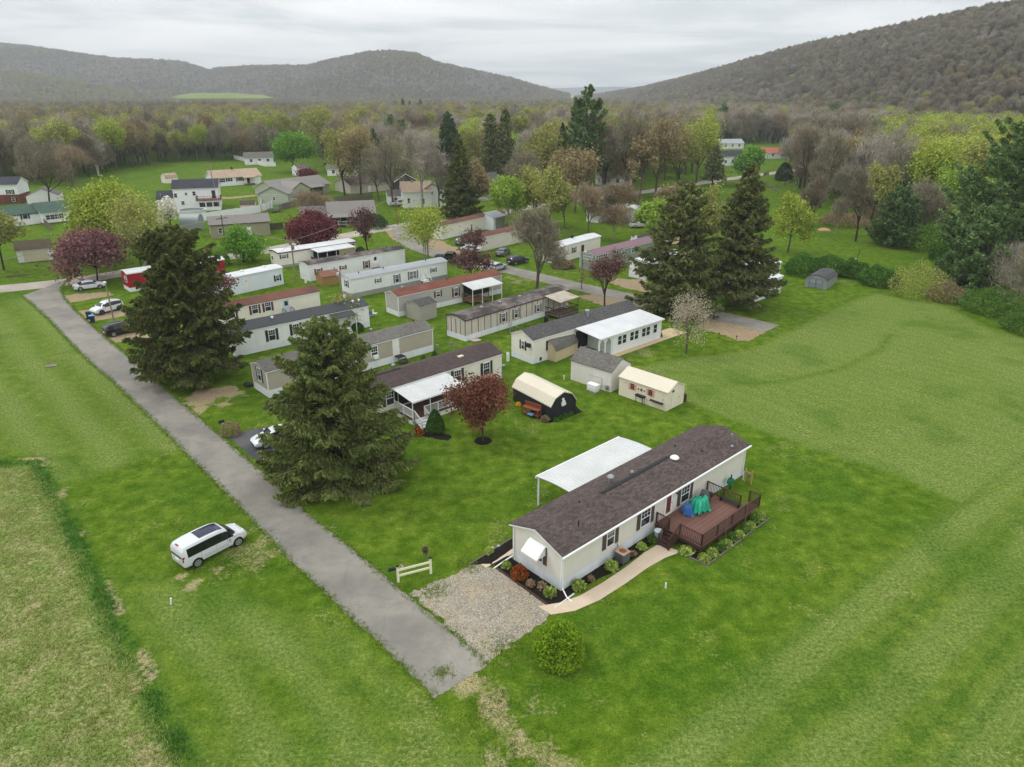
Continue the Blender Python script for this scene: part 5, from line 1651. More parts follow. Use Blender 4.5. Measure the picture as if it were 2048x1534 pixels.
    def awning_roof(self, x0, x1, depth, zin, zout, m, posts=(), side='f', t=0.06, name='porch_roof', post_m=TRIM, post_r=0.05, z0=0.0, fascia=True):
        """flat sloping roof standing out from the long side, on posts at given x"""
        s = -1 if side == 'f' else 1
        y0 = 0.0 if side == 'f' else self.W
        mb = MB()
        pr = [(y0 + s * 0.03, zin), (y0 + s * depth, zout), (y0 + s * depth, zout + t), (y0 + s * 0.03, zin + t)]
        mb.prism(pr, x0, x1)
        ro = mb.build(name, m, self.root)
        if fascia:
            f = MB()
            f.box(x0 - 0.01, min(y0 + s * depth, y0 + s * (depth + 0.04)), zout - 0.09, x1 + 0.01, max(y0 + s * depth, y0 + s * (depth + 0.04)), zout + t + 0.01)
            f.build('gutter', TRIM, ro)
        for x in posts:
            MB().tube((x, y0 + s * (depth - 0.12), z0), (x, y0 + s * (depth - 0.12), zout - 0.002), post_r, n=8).build('post', post_m, self.root)
        return ro
    def deck(self, x0, x1, depth, z, m, side='f', skirt=None):
        s = -1 if side == 'f' else 1
        y0 = 0.0 if side == 'f' else self.W
        ya, yb = sorted((y0 + s * 0.02, y0 + s * depth))
        mb = MB().box(x0, ya, z - 0.07, x1, yb, z)
        mb.box(x0 + 0.03, ya + 0.03, z - 0.25, x1 - 0.03, yb - 0.03, z - 0.073)
        o = mb.build('deck', m, self.root)
        k = MB()
        for x in (x0 + 0.1, (x0 + x1) / 2, x1 - 0.1):
            for y in (ya + 0.1, yb - 0.1):
                k.box(x - 0.05, y - 0.05, 0, x + 0.05, y + 0.05, z - 0.253)
        if skirt:
            k.box(x0 + 0.05, ya + 0.05, 0.0, x1 - 0.05, yb - 0.05, z - 0.26)
        k.build('deck_support', skirt or m, o)
        return o
    def railing(self, pts, z, h, m, parent, gap=0.13, bar=0.03, name='railing'):
        """balustrade along local (x, y) points standing at height z"""
        r = MB()
        for (ax, ay), (bx, by) in zip(pts[:-1], pts[1:]):
            a, b = Vector((ax, ay, 0)), Vector((bx, by, 0))
            L = (b - a).length
            r.beam(a + Vector((0, 0, z + h)), b + Vector((0, 0, z + h)), 0.09, 0.05)
            r.beam(a + Vector((0, 0, z + 0.08)), b + Vector((0, 0, z + 0.08)), 0.05, 0.05)
            n = max(1, int(L / gap))
            for i in range(1, n):
                q = a.lerp(b, i / n)
                r.box(q.x - bar / 2, q.y - bar / 2, z + 0.08, q.x + bar / 2, q.y + bar / 2, z + h)
            k = max(1, int(round(L / 1.8)))
            for i in range(k + 1):
                q = a.lerp(b, i / k)
                r.box(q.x - 0.047, q.y - 0.047, z - 0.2, q.x + 0.047, q.y + 0.047, z + h + 0.04)
        return r.build(name, m, parent)
    def corner_trim(self, m=TRIM):
        c_ = MB()
        for x in (-0.015, self.L - 0.075):
            c_.box(x, -0.02, self.sk + 0.002, x + 0.09, 0.07, self.ev - 0.02)
        c_.box(-0.02, self.W - 0.07, self.sk + 0.002, 0.07, self.W + 0.02, self.ev - 0.02)
        c_.build('corner_trim', m, self.root)
    def world(self, x, y, z=0.0):
        return self.a + self.ex * x + self.ey * y + Vector((0, 0, z))

# ------------------------------------------------------------------ the near home
def near_home():
    H = House('mobile_home', 'long cream mobile home with mottled brown shingle roof and big brown deck', (1122, 1183), (1484, 951), W=4.6)
    H.walls(SID_CREAM, 2.85, 0.75, 0.80)
    H.roof(R_BROWN, 0.22, 0.20)
    H.corner_trim()
    # ridge shingles and dark ridge vent
    line = H.rz(H.W / 2)
    rv = MB().chevron([(H.W / 2 - 0.16, line - 0.04), (H.W / 2, line + 0.01), (H.W / 2 + 0.16, line - 0.04)], 0.05, 6.3, 14.3)
    rv.build('ridge_vent', PIPE_B, H.roofo)
    for x, y, h, r, m, cp in ((2.6, 1.0, 0.45, 0.05, PIPE_B, False), (4.4, 2.6, 0.12, 0.07, PIPE_B, False), (8.2, 3.0, 0.55, 0.17, PIPE, True), (10.2, 2.6, 0.2, 0.09, PIPE, True), (16.5, 3.2, 0.2, 0.05, PIPE_B, False), (17.5, 1.3, 0.16, 0.06, PIPE_B, False), (20.9, 0.75, 0.75, 0.06, PIPE, True), (20.4, 0.35, 0.15, 0.09, PIPE, True), (14.6, 1.9, 0.12, 0.22, TRIM, True)):
        H.vent(x, y, h, r, m, cp)
    # gutter along the long side with dark brackets, downspouts
    g = MB()
    g.box(-0.25, -0.36, 2.80, H.L + 0.25, -0.25, 2.91)
    g.build('gutter', TRIM, H.root)
    ds = MB().path([(0.06, -0.05, 2.75), (0.06, -0.05, 0.25), (-0.2, -0.7, 0.08), (-0.25, -1.2, 0.05)], 0.045)
    ds.build('downspout', TRIM, H.root)
    ds = MB().path([(-0.05, H.W - 0.1, 2.75), (-0.05, H.W - 0.1, 0.45), (-0.9, H.W + 0.05, 0.22), (-1.7, H.W + 0.1, 0.06)], 0.05)
    ds.build('downspout', TRIM, H.root)
    ds = MB().path([(H.L - 0.06, -0.05, 2.75), (H.L - 0.06, -0.05, 0.1)], 0.045)
    ds.build('downspout', TRIM, H.root)
    H.wpx('f', 1221, 1074, 0.85, 1.45, SH_BROWN, sw=0.40)
    H.wpx('f', 1291, 1034, 1.15, 1.45, SH_BROWN, sw=0.40)
    H.wpx('f', 1370, 987, 1.15, 1.45, SH_BROWN, sw=0.40)
    dx = H.hit('f', 1336, 1010)[0]
    d = H.door('f', dx, 1.0, 2.0, DOOR_W, glass=DOOR_R, glow=0.85)
    lamp = MB().tube((dx + 0.95, -0.02, 2.35), (dx + 0.95, -0.18, 2.28), 0.07, 0.05).build('porch_light', BLACKP, H.root)
    # end window with a white metal awning
    a, z = 2.2, 1.95
    w = H.window('e', a, z, 1.0, 1.35, SH_BROWN, sw=0.34)
    aw = MB().prism_y([(-0.03, 2.75), (-0.85, 2.05), (-0.85, 1.95), (-0.80, 1.95), (-0.80, 2.03), (-0.03, 2.68)], a - 0.75, a + 0.75)
    for y in (a - 0.75, a + 0.72):
        aw.add([(-0.03, y, 2.68), (-0.80, y, 2.03), (-0.03, y, 2.03), (-0.03, y + 0.03, 2.68), (-0.80, y + 0.03, 2.03), (-0.03, y + 0.03, 2.03)], [(0, 1, 2), (5, 4, 3), (0, 3, 4, 1), (1, 4, 5, 2), (2, 5, 3, 0)])
    aw.build('awning', WHITE, w)
    # carport on the far long side: curved ribbed white roof on posts
    x0, x1 = 6.0, 16.0
    n = 10
    pr = [(H.W + 0.02 + 3.9 * i / n, 2.60 + 0.30 * math.sin(math.pi * (i / n) * 0.62 + 0.9) - 0.14) for i in range(n + 1)]
    cp = MB().chevron(pr, 0.05, x0, x1).build('carport_roof', R_WHITER, H.root)
    cf = MB().box(x0 - 0.03, H.W + 3.90, pr[-1][1] - 0.12, x1 + 0.03, H.W + 3.98, pr[-1][1] + 0.07)
    cf.build('gutter', TRIM, cp)
    for x in (x0 + 0.15, (x0 + x1) / 2, x1 - 0.15):
        MB().box(x - 0.05, H.W + 3.72, 0, x + 0.05, H.W + 3.82, pr[-1][1] - 0.002).build('carport_post', TRIM, H.root)
    # deck: floor, landing at the far corner, railings, steps running down along the wall
    dz = 0.78
    xd0, xd1, dep = 9.9, 16.6, 4.0
    dk = MB().box(xd0, -dep, dz - 0.06, xd1, -0.02, dz)
    dko = dk.build('deck', DECK, H.root)
    MB().box(xd1 + 0.003, -dep, dz - 0.06, xd1 + 1.15, -dep + 0.95, dz - 0.003).build('deck_landing', DECK, dko)
    fr = MB().box(xd0 + 0.03, -dep + 0.03, dz - 0.32, xd1 - 0.03, -0.06, dz - 0.064)
    for x in (xd0 + 0.1, xd0 + 2.3, xd0 + 4.5, xd1 - 0.1):
        for y in (-dep + 0.1, -2.0):
            fr.box(x - 0.05, y - 0.05, 0, x + 0.05, y + 0.05, dz - 0.33)
    fr.build('deck_frame', RAIL, dko)
    H.railing([(xd0 + 0.06, -0.1), (xd0 + 0.06, -1.2)], dz, 0.92, RAIL, H.root)
    H.railing([(xd0 + 0.06, -2.12), (xd0 + 0.06, -dep + 0.06), (xd1 + 1.1, -dep + 0.06)], dz, 0.92, RAIL, H.root)
    H.railing([(xd1 - 0.06, -0.1), (xd1 - 0.06, -3.0)], dz, 0.92, RAIL, H.root)
    H.railing([(xd1 + 1.1, -dep + 0.06), (xd1 + 1.1, -dep + 0.9)], dz, 0.92, RAIL, H.root)
    st = MB()
    for i in range(4):
        z = dz * (4 - i) / 5
        st.box(xd0 - 0.27 * (i + 1), -2.08, z - 0.14, xd0 - 0.27 * i - 0.003, -1.24, z)
    sto = st.build('steps', RAIL, H.root)
    for y in (-1.22, -2.10):
        rr = MB().beam((xd0, y, dz + 0.90), (xd0 - 1.12, y, 0.98), 0.06, 0.08).beam((xd0, y, dz + 0.1), (xd0 - 1.12, y, 0.15), 0.05, 0.05)
        for i in range(1, 8):
            t = i / 8
            rr.box(xd0 - 1.12 * t - 0.015, y - 0.015, dz + 0.1 - (dz - 0.05) * t, xd0 - 1.12 * t + 0.015, y + 0.015, dz + 0.90 - (dz - 0.06) * t)
        rr.box(xd0 - 1.17, y - 0.05, 0, xd0 - 1.07, y + 0.05, 1.02)
        rr.build('handrail', RAIL, sto)
    for x in (xd0 + 2.9, xd0 + 5.6):
        MB().tube((x, -dep - 0.12, 0), (x, -dep - 0.12, 2.0), 0.03, n=8).build('pole', WOODG, H.root)
    H.deckinfo = (xd0, xd1, dep, dz, dx)
    return H

NEAR = near_home()

# ------------------------------------------------------------------ sheds
def shed(name, label, A, B, W, wallm, roofm, ev, rh, roof='gable', o=0.10, ridge=0.5, L=None, head=None, fascia=None, sk=0.0, cat='shed'):
    H = House(name, label, A, B, W=W, cat=cat, L=L, head=head)
    H.walls(wallm, ev, rh, sk, roof=roof, ridge=ridge)
    H.roof(roofm, o, o, t=0.05, fascia=fascia or TRIM, ft=0.05)
    return H

def sheds():
    # cream shed with pink shutters; its long side faces the near home
    H = shed('garden_shed', 'cream garden shed with pink shutters and black stars on its wall', (1237, 789), (1332, 823), 3.1, SID_SHEDC, R_CREAM, 2.05, 0.72, fascia=mat('trim_cream', (226, 218, 198), 0.6, 0.03, 1, 0.02))
    for px, py in ((1265, 775), (1301, 786)):
        a, z = H.hit('f', px, py)
        H.window('f', a, 1.45, 0.42, 0.62, SH_PINK, sw=0.26, frame=BLACKP, pane=CURTAIN, grid=False)
    st = None
    for px, py, r in ((1277, 777, 0.11), (1283, 781, 0.19), (1289, 785, 0.11)):
        a, z = H.hit('f', px, py)
        pts = []
        for i in range(10):
            q = r if i % 2 == 0 else r * 0.4
            pts.append((a + q * math.sin(i * math.pi / 5), 1.42 + q * math.cos(i * math.pi / 5)))
        MB().prism_y(pts, -0.05, -0.005).build('star', BLACKP, H.root)
    fl = MB().box(H.L - 1.9, -0.35, 0.72, H.L - 0.35, -0.02, 0.80)
    for x in (H.L - 1.85, H.L - 0.42):
        fl.path([(x, -0.02, 1.3), (x, -0.3, 0.82)], 0.015)
    fl.build('shelf', BLACKP, H.root)
    for x in (0.9, H.L - 0.5):
        MB().path([(x, -0.02, 1.72), (x, -0.3, 1.74)], 0.02).path([(x - 0.12, -0.04, 1.73), (x + 0.12, -0.04, 1.73)], 0.02).build('wall_hook', PIPE, H.root)
    H.door('r', 1.55, 1.5, 1.75, SID_SHEDC, z0=0.05)
    x_ = MB()
    for a0, a1 in ((0.85, 1.53), (2.25, 1.57)):
        x_.beam((H.L + 0.06, a0, 0.12), (H.L + 0.06, a1, 0.85), 0.02, 0.03)
    x_.build('door_brace', TRIM, H.root)
    H.window('r', 1.0, 1.95, 0.3, 0.2, None, frame=BLACKP, grid=False)
    # black gambrel shed with cream roof
    H = shed('gambrel_shed', 'black gambrel shed with cream metal roof and white ornament on its gable', (1026, 801), (1101, 842), 3.2, SID_BLACK, R_CREAM, 1.55, 1.15, 'gambrel', fascia=mat('trim_cream', (226, 218, 198), 0.6, 0.03, 1, 0.02))
    orn = MB()
    for y, z, r in ((1.55, 1.95, 0.15), (1.62, 1.65, 0.22), (1.45, 1.55, 0.14), (1.75, 1.42, 0.18), (1.52, 1.36, 0.16)):
        orn.tube((H.L + 0.004, y, z), (H.L + 0.05 + r * 0.1, y, z), r, n=9)
    orn.build('ornament', WHITE, H.root)
    cor = MB().box(H.L - 0.01, -0.04, 0, H.L + 0.05, 0.06, 1.5).box(H.L - 0.01, H.W - 0.06, 0, H.L + 0.05, H.W + 0.04, 1.5)
    cor.build('corner_trim', BLACKP, H.root)
    # white shed with grey shingles
    H = shed('garden_shed', 'plain white shed with grey shingle roof and a generator at its wall', (1141, 759), (1221, 785), 3.7, SID_SHED, R_GREY, 2.35, 1.05, fascia=R_GREY)
    p_ = MB().path([(2.6, -0.03, 1.35), (4.3, -0.03, 1.35), (4.3, -0.03, 0.4)], 0.02)
    p_.build('conduit', PIPE, H.root)
    # small tan gambrel shed
    H = shed('gambrel_shed', 'small tan gambrel shed squeezed between the cream home and the white shed', (1112, 724), (1172, 737), 2.5, SID_TAN, R_GREY, 1.35, 1.05, 'gambrel', head=E1 + 0.12, L=4.4, fascia=SID_TAN)
    H2 = H
    H.window('e', 1.25, 1.5, 0.35, 0.55, None, frame=TRIM, grid=False, mull=0)
    # grey barn shed by the hedge
    H = shed('gambrel_shed', 'pale grey barn shed with dark trimmed doors near the green hedge', (1651, 580), (1672, 566), 3.4, METAL_G, R_DGREY, 1.5, 0.75, 'gambrel', fascia=SH_BLUE)
    for k in range(2):
        y = 0.62 + k * 1.1
        d = MB().box(-0.04, y, 0.06, -0.003, y + 1.06, 1.62).build('door', METAL_G, H.root)
        t = MB()
        for q in ((y, y + 0.07, 0.06, 1.62), (y + 0.99, y + 1.06, 0.06, 1.62), (y, y + 1.06, 0.80, 0.88), (y, y + 1.06, 1.55, 1.62), (y, y + 1.06, 0.06, 0.12)):
            t.box(-0.06, q[0], q[2], -0.042, q[1], q[3])
        t.beam((-0.05, y + 0.05, 0.1), (-0.05, y + 1.0, 0.82), 0.018, 0.06).beam((-0.052, y + 1.0, 0.1), (-0.052, y + 0.05, 0.82), 0.018, 0.06)
        t.build('door_brace', SH_BLUE, d)
    # small grey gable shed in front of the red brown roofed trailer
    H = shed('garden_shed', 'small taupe shed with dark roof in front of the red brown roofed trailer', (842, 643), (874, 634), 3.3, SID_GSHED, R_DGREY, 2.1, 0.6, head=None, fascia=TRIM)
    # brown wooden shed
    H = shed('garden_shed', 'little wooden shed with brown roof between two white trailers', (646, 573), (682, 567), 2.6, mat('planks_ochre', (150, 120, 72), 0.8, 0.12, 0.8, 0.08, kind='vert'), mat('roof_plain_brown', (128, 88, 74), 0.8, 0.08, 0.5, 0.05, kind='rib'), 1.5, 0.7, fascia=WOOD)
    # grey round topped shed by the white fence
    H = shed('round_shed', 'grey metal shed with round top by the long white fence', (362, 463), (391, 462), 3.5, METAL_G, METAL_G, 2.0, 1.6, 'barrel', head=0.05, L=4.2, fascia=METAL_G)
    # dark round topped shed behind the purple roof
    H = shed('round_shed', 'small shed with dark rounded roof behind the purple roofed trailer', (1281, 498), (1300, 499), 3.0, WHITE, SH_BLACK, 0.9, 1.4, 'barrel', head=E1, L=4.5)
    H = shed('round_shed', 'cream barrel roofed shed on the lawn behind the white house', (333, 367), (351, 365), 3.4, SID_IVORY, R_TAN, 1.6, 1.6, 'gambrel', head=0.9, L=4.5)
    H = shed('garden_shed', 'little white outbuilding with grey roof behind the wine red tree', (597, 352), (628, 347), 5.0, SID_WHITE, R_GREY, 2.8, 1.3, head=0.75, L=5.0)
    H = shed('garden_shed', 'tan shed with brown roof behind the white privacy fence', (482, 427), (508, 424), 4.0, mat('planks_buff', (206, 184, 150), 0.8, 0.06, 0.6, 0.05, kind='vert'), R_BROWN2, 2.1, 0.9, head=0.2)
    H = shed('garage', 'old white garage with mossy roof and buff door by the cross street', (38, 526), (108, 519), 5.6, WHITE, R_MOSS, 2.3, 1.25, cat='garage', o=0.2)
    d = H.door('f', H.L * 0.52, H.L * 0.70, 1.95, DOOR_T, z0=0.05)
    H = shed('garage', 'white two-car garage at the left edge behind the green roof', (66, 405), (112, 404), 8.0, WHITE, R_GREY, 2.6, 1.9, cat='garage', head=0.05 - 1.2, L=8.0)
    H.door('r', 2.2, 2.6, 2.1, DOOR_W, z0=0.05)
    H.door('r', 5.6, 2.6, 2.1, DOOR_W, z0=0.05)
    H = shed('garage', 'small white garage with grey roof beside the cream house', (777, 410), (805, 404), 6.0, WHITE, R_GREY, 2.4, 1.4, cat='garage', head=0.25, L=5.6)
    H.window('f', 2.2, 1.6, 0.9, 0.7, None, frame=BLACKP, grid=False)

sheds()
# ------------------------------------------------------------------ mobile homes of the park
def simple(label, A, B, W, wallm, roofm, ev=2.95, rh=0.5, sk=0.7, skm=None, roof='gable', L=None, head=None, o=0.12, fascia=TRIM, trim=True, name='mobile_home', cat='mobile home', ft=0.10):
    H = House(name, label, A, B, L=L, W=W, head=head, cat=cat)
    H.walls(wallm, ev, rh, sk, skm or SKIRT, roof)
    H.roof(roofm, o, o, fascia=fascia, ft=ft)
    if trim: H.corner_trim()
    return H

def park():
    # taupe home behind the near spruce
    H = simple('taupe mobile home with weathered grey roof partly hidden by the near spruce', (539, 796), (867, 702), 3.7, SID_TAUPE, R_GREY, 2.9, 0.6, 0.85)
    H.wpx('e', 519, 749, 0.95, 1.5, SH_GREEN, sw=0.3)
    a = H.hit('f', 749, 708)[0]
    w = H.window('f', a, 1.95, 0.95, 1.5, None)
    MB().box(a - 0.3, -0.45, 1.22, a + 0.3, -0.03, 1.6).build('air_conditioner', WHITE, w)
    H.dpx('f', 792, 700, m=DOOR_W); H.steps('f', H.hit('f', 796, 715)[0], 2, 1.0, m=DARK)
    for x in (3.0, 9.0, 20.4): H.vent(x, 2.3, 0.25, 0.07, PIPE_B)
    H.vent(14.5, 2.6, 0.45, 0.11, PIPE, True)
    # brown roofed home with the white porch
    b = P(1003, 757); head = E1
    L = 20.5
    a3 = b - Vector((math.cos(head), math.sin(head), 0)) * L
    ax, ay = to_px(a3.x, a3.y, 0)
    H = simple('ivory mobile home with dark brown roof and white covered porch', (float(ax), float(ay)), (1003, 757), 4.2, SID_IVORY, R_BROWN2, 2.95, 0.75, 0.75, head=head, L=L)
    H.wpx('f', 973, 737, 1.0, 1.5, SH_GREEN, sw=0.34)
    H.wpx('f', 915, 752, 1.0, 1.4, SH_GREEN, sw=0.34)
    H.wpx('f', 780, 796, 1.0, 1.5, SH_GREEN, sw=0.34)
    H.vent(8.2, 3.0, 0.5, 0.14, PIPE, True)
    rv = MB().box(2.0, 2.0, H.rz(2.1) - 0.02, 8.5, 2.2, H.rz(2.1) + 0.05).build('ridge_vent', PIPE_B, H.roofo)
    MB().box(15.3, 1.05, H.rz(1.3) - 0.12, 16.0, 1.75, H.rz(1.3) + 0.06).build('skylight', DOOR_T, H.roofo)
    x0 = H.hit('f', 800, 800)[0]
    x0 = max(2.4, min(x0, 6.0))
    x1 = x0 + 6.6
    H.awning_roof(x0, x1, 3.4, 2.85, 2.45, R_WHITER, (x0 + 0.1, x0 + 2.2, x0 + 4.4, x1 - 0.1), z0=0.7)
    dk = H.deck(x0 + 0.05, x1 - 0.05, 3.3, 0.72, DECK, skirt=WHITE)
    H.railing([(x0 + 1.5, -3.25), (x1 - 0.1, -3.25), (x1 - 0.1, -0.1)], 0.72, 0.9, TRIM, H.root)
    H.railing([(x0 + 0.1, -0.1), (x0 + 0.1, -3.25)], 0.72, 0.9, TRIM, H.root)
    st = MB()
    for i in range(4):
        z = 0.72 * (4 - i) / 5
        st.box(x0 + 0.2, -3.32 - 0.3 * (i + 1), z - 0.12, x0 + 1.4, -3.32 - 0.3 * i, z)
    so = st.build('steps', WHITE, H.root)
    for x in (x0 + 0.2, x0 + 1.42):
        r = MB().beam((x, -3.3, 1.6), (x, -4.6, 0.9), 0.06, 0.08).box(x - 0.05, -4.65, 0, x + 0.05, -4.55, 0.95)
        for i in range(1, 8):
            t = i / 8
            r.box(x - 0.015, -3.3 - 1.3 * t - 0.015, 0.75 - 0.65 * t, x + 0.015, -3.3 - 1.3 * t + 0.015, 1.58 - 0.7 * t)
        r.build('handrail', TRIM, so)
    scr = MB().box(x0 + 0.7, -0.06, 0.95, x1 - 0.4, -0.004, 2.6).build('porch_dark_box', DARK, H.root)  # dark panel over the wall under the porch roof
    # black metal roof home
    H = simple('white mobile home with black ribbed metal roof', (472, 714), (740, 653), 3.7, SID_WHITE, R_BLACKM, 2.95, 0.65, 0.75, trim=False)
    H.wpx('f', 544, 670, 0.95, 1.45, SH_BLACK, sw=0.34); H.wpx('f', 592, 658, 0.95, 1.45, SH_BLACK, sw=0.34)
    a = H.hit('f', 686, 652)[0]
    H.awning_roof(a - 1.9, a + 1.4, 1.5, 2.9, 2.55, R_BLACKM, (a - 1.8, a + 1.3), fascia=False)
    H.door('f', a, m=DOOR_W); H.steps('f', a, 2, 1.4, m=WHITE)
    for x in (5.6, 17.0, 17.9): H.vent(x, 1.2, 0.2, 0.12, WHITE, True)
    # cream home with brown red roof behind it
    b = P(642, 622); L = 15.0
    a5 = b - Vector((math.cos(E1), math.sin(E1), 0)) * L
    ax, ay = to_px(a5.x, a5.y, 0)
    H = simple('ivory mobile home with brown red roof and brown shutters behind the black metal roof', (float(ax), float(ay)), (642, 622), 3.7, SID_IVORY, R_MAROON, 2.9, 0.5, 0.7, head=E1, L=L)
    for px, py in ((463, 623), (509, 613), (535, 608)): H.wpx('f', px, py, 0.95, 1.35, SH_MAROON, sw=0.30)
    a = H.hit('f', 571, 600)[0]
    H.door('f', a, m=mat('door_pale_blue', (190, 206, 216), 0.5, 0.05, 1, 0.02), glass=GLASS, glow=0.4); H.steps('f', a, 3, 1.3, m=RAIL, rail=RAIL)
    # white metal trailer
    H = simple('plain white trailer with white sheet roof behind the purple plum', (425, 600), (568, 568), 3.2, mat('sheet_white_blue', (214, 222, 228), 0.5, 0.05, 0.6, 0.03, kind='vert'), R_WHITEM, 2.75, 0.22, 0.0, roof='bow', head=None, trim=False)
    H.wpx('f', 555, 556, 0.7, 1.0, SH_BLACK, sw=0.3)
    a = H.hit('f', 493, 570)[0]
    d = H.door('f', a, z0=0.35, m=DOOR_W); 
    MB().box(a - 0.08, -0.056, 1.75, a + 0.08, -0.051, 1.92).build('pane', GLASS, d)
    for x in (3, 6.5, 10.5): H.vent(x, 1.6, 0.12, 0.2, WHITE, True)
    # red trailer with white roof
    H = simple('bright red trailer with white roof and white skirting', (261, 584), (453, 552), 3.3, SID_RED, R_WHITEM, 2.9, 0.28, 0.65, roof='bow', trim=False, o=0.1)
    H.wpx('e', 252, 558, 1.2, 1.0, None)
    H.wpx('f', 405, 538, 0.9, 1.3, None)
    H.wpx('f', 330, 553, 0.9, 1.3, None)
    # white trailer with maroon stripe and flat porch
    H = simple('white trailer with maroon roof stripe and flat white porch roof', (560, 537), (713, 512), 3.6, mat('sheet_ivory', (226, 222, 210), 0.5, 0.05, 0.6, 0.03), R_WHITEM, 2.7, 0.2, 0.5, skm=SKIRT_G, roof='bow', fascia=mat('stripe_maroon', (112, 66, 66), 0.5, 0.06, 1, 0.03), trim=False, ft=0.2)
    H.wpx('e', 545, 515, 0.9, 0.8, None, pane=GLASS, grid=False)
    H.wpx('f', 568, 513, 1.1, 0.7, SH_MAROON, sw=0.25)
    xa = H.hit('f', 622, 520)[0]
    H.awning_roof(xa, min(xa + 8.0, H.L), 3.0, 2.75, 2.55, R_WHITEM, [xa + 0.1 + i * 1.9 for i in range(5)], post_r=0.04)
    MB().box(xa + 0.6, -0.07, 0.4, H.L - 0.3, -0.004, 2.5).build('porch_dark_box', DARK, H.root)  # dark panel along the wall behind the flat porch
    lw = MB().box(xa, -2.95, 0.0, xa + 1.8, -2.85, 1.3).box(xa, -2.85, 0.0, xa + 0.1, -0.1, 1.3).build('porch_wall', SH_MAROON, H.root)
    lw = MB().box(xa + 4.5, -2.93, 0.0, xa + 7.9, -2.86, 2.4).build('porch_blind', mat('blind_straw', (150, 140, 104), 0.8, 0.15, 2, 0.1, kind='vert'), H.root)
    # white home with dark roof and red shutters
    H = simple('white mobile home with dark roof and red shutters', (620, 563), (811, 527), 3.3, SID_WHITE, R_WORN, 2.75, 0.3, 0.0, roof='bow', trim=False)
    for px, py, w, h in ((637, 543, 0.9, 1.0), (686, 535, 0.8, 0.7), (733, 529, 0.8, 1.35)): H.wpx('f', px, py, w, h, SH_RED, sw=0.3)
    H.wpx('f', 668, 536, 0.35, 0.5, None, grid=False)
    a = H.hit('f', 751, 528)[0]; H.door('f', a, z0=0.4, m=DOOR_W, glass=GLASS); H.steps('f', a, 2, 1.6, 0.4, WOODG)
    for x in (4, 8.2, 13, 17): H.vent(x, 1.6, 0.25, 0.09, PIPE_B)
    # white home with grey roof
    H = simple('white mobile home with light grey roof and slate blue shutters', (703, 597), (895, 557), 3.2, SID_WHITE, R_GREYM, 2.95, 0.35, 0.75, skm=SKIRT_G, roof='bow', trim=False)
    H.wpx('e', 693, 567, 0.8, 1.1, SH_BLUE, sw=0.25)
    for px, py, w, h in ((756, 561, 0.7, 0.7), (794, 557, 0.8, 1.35), (867, 540, 0.8, 0.7)): H.wpx('f', px, py, w, h, SH_BLUE, sw=0.26)
    H.wpx('f', 826, 550, 1.5, 1.35, SH_BLUE, sw=0.26, pane=CURTAIN, mull=1, grid=False)
    a = H.hit('f', 845, 548)[0]; H.door('f', a, m=DOOR_W); H.steps('f', a, 3, 1.2, m=WHITE, rail=TRIM)
    for x in (2.4, 7.0, 15.5): H.vent(x, 1.3, 0.3, 0.08, PIPE_B)
    # grey home with red brown roof and metal awning
    H = simple('grey mobile home with red brown roof and white metal awning', (798, 633.6), (1003, 586), 3.3, SID_GREY, R_RUST, 2.95, 0.55, 0.75)
    for px, py, w, h in ((876, 588, 0.8, 0.9), (912, 584, 0.85, 1.35)): H.wpx('f', px, py, w, h, SH_MAROON, sw=0.3)
    H.vent(1.6, 1.2, 0.45, 0.13, PIPE, True); H.vent(9.8, 1.4, 0.2, 0.08, PIPE_B)
    xa = H.hit('f', 922, 590)[0]; xb = xa + 6.0
    H.awning_roof(xa, xb, 2.9, 3.0, 2.55, R_WHITER, (xa + 0.1, xa + 2.0, xa + 4.0, xb - 0.1))
    dk = H.deck(xa + 0.2, xa + 3.6, 2.5, 0.6, WOOD)
    H.railing([(xa + 0.25, -0.1), (xa + 0.25, -2.45), (xa + 3.5, -2.45)], 0.6, 0.85, WOOD, H.root, gap=0.2)
    MB().box(xa + 0.5, -0.07, 0.7, xb - 0.4, -0.004, 2.6).build('porch_dark_box', DARK, H.root)  # dark panel on the wall below the metal awning
    # weathered striped trailer
    H = simple('weathered trailer with brown battens, patched roof and rough wood porch', (931, 683), (1137, 617), 3.6, mat('sheet_weathered', (198, 190, 180), 0.7, 0.10, 0.6, 0.08, weather=0.25), R_WORN, 2.75, 0.35, 0.75, roof='bow', fascia=SH_BROWN, trim=False, ft=0.14)
    bt = MB()
    n = 18
    for i in range(n + 1):
        x = H.L * i / n
        bt.box(x - 0.05, -0.025, 0.76, x + 0.05, -0.003, 2.72)
    for i in range(5):
        y = H.W * i / 4
        bt.box(-0.025, y - 0.05, 0.76, -0.003, y + 0.05, 2.72)
    bt.build('batten', mat('batten_brown', (92, 82, 74), 0.8, 0.15, 2, 0.08), H.root)
    for px, py, w, h in ((1007, 635, 0.8, 1.3), (1032, 627, 0.8, 1.3), (1076, 616, 0.75, 1.1)): H.wpx('f', px, py, w, h, mat('shutter_grey', (112, 106, 100), 0.7, 0.1, 2, 0.06), sw=0.32)
    xa = H.hit('f', 1088, 630)[0]; xb = xa + 4.3
    H.awning_roof(xa, xb, 3.0, 3.0, 2.6, R_DIRTYW, (xa + 0.1, xb - 0.1), post_m=RAIL, fascia=False)
    dk = H.deck(xa + 0.1, xb - 0.1, 2.9, 0.6, WOODG)
    rl = MB()
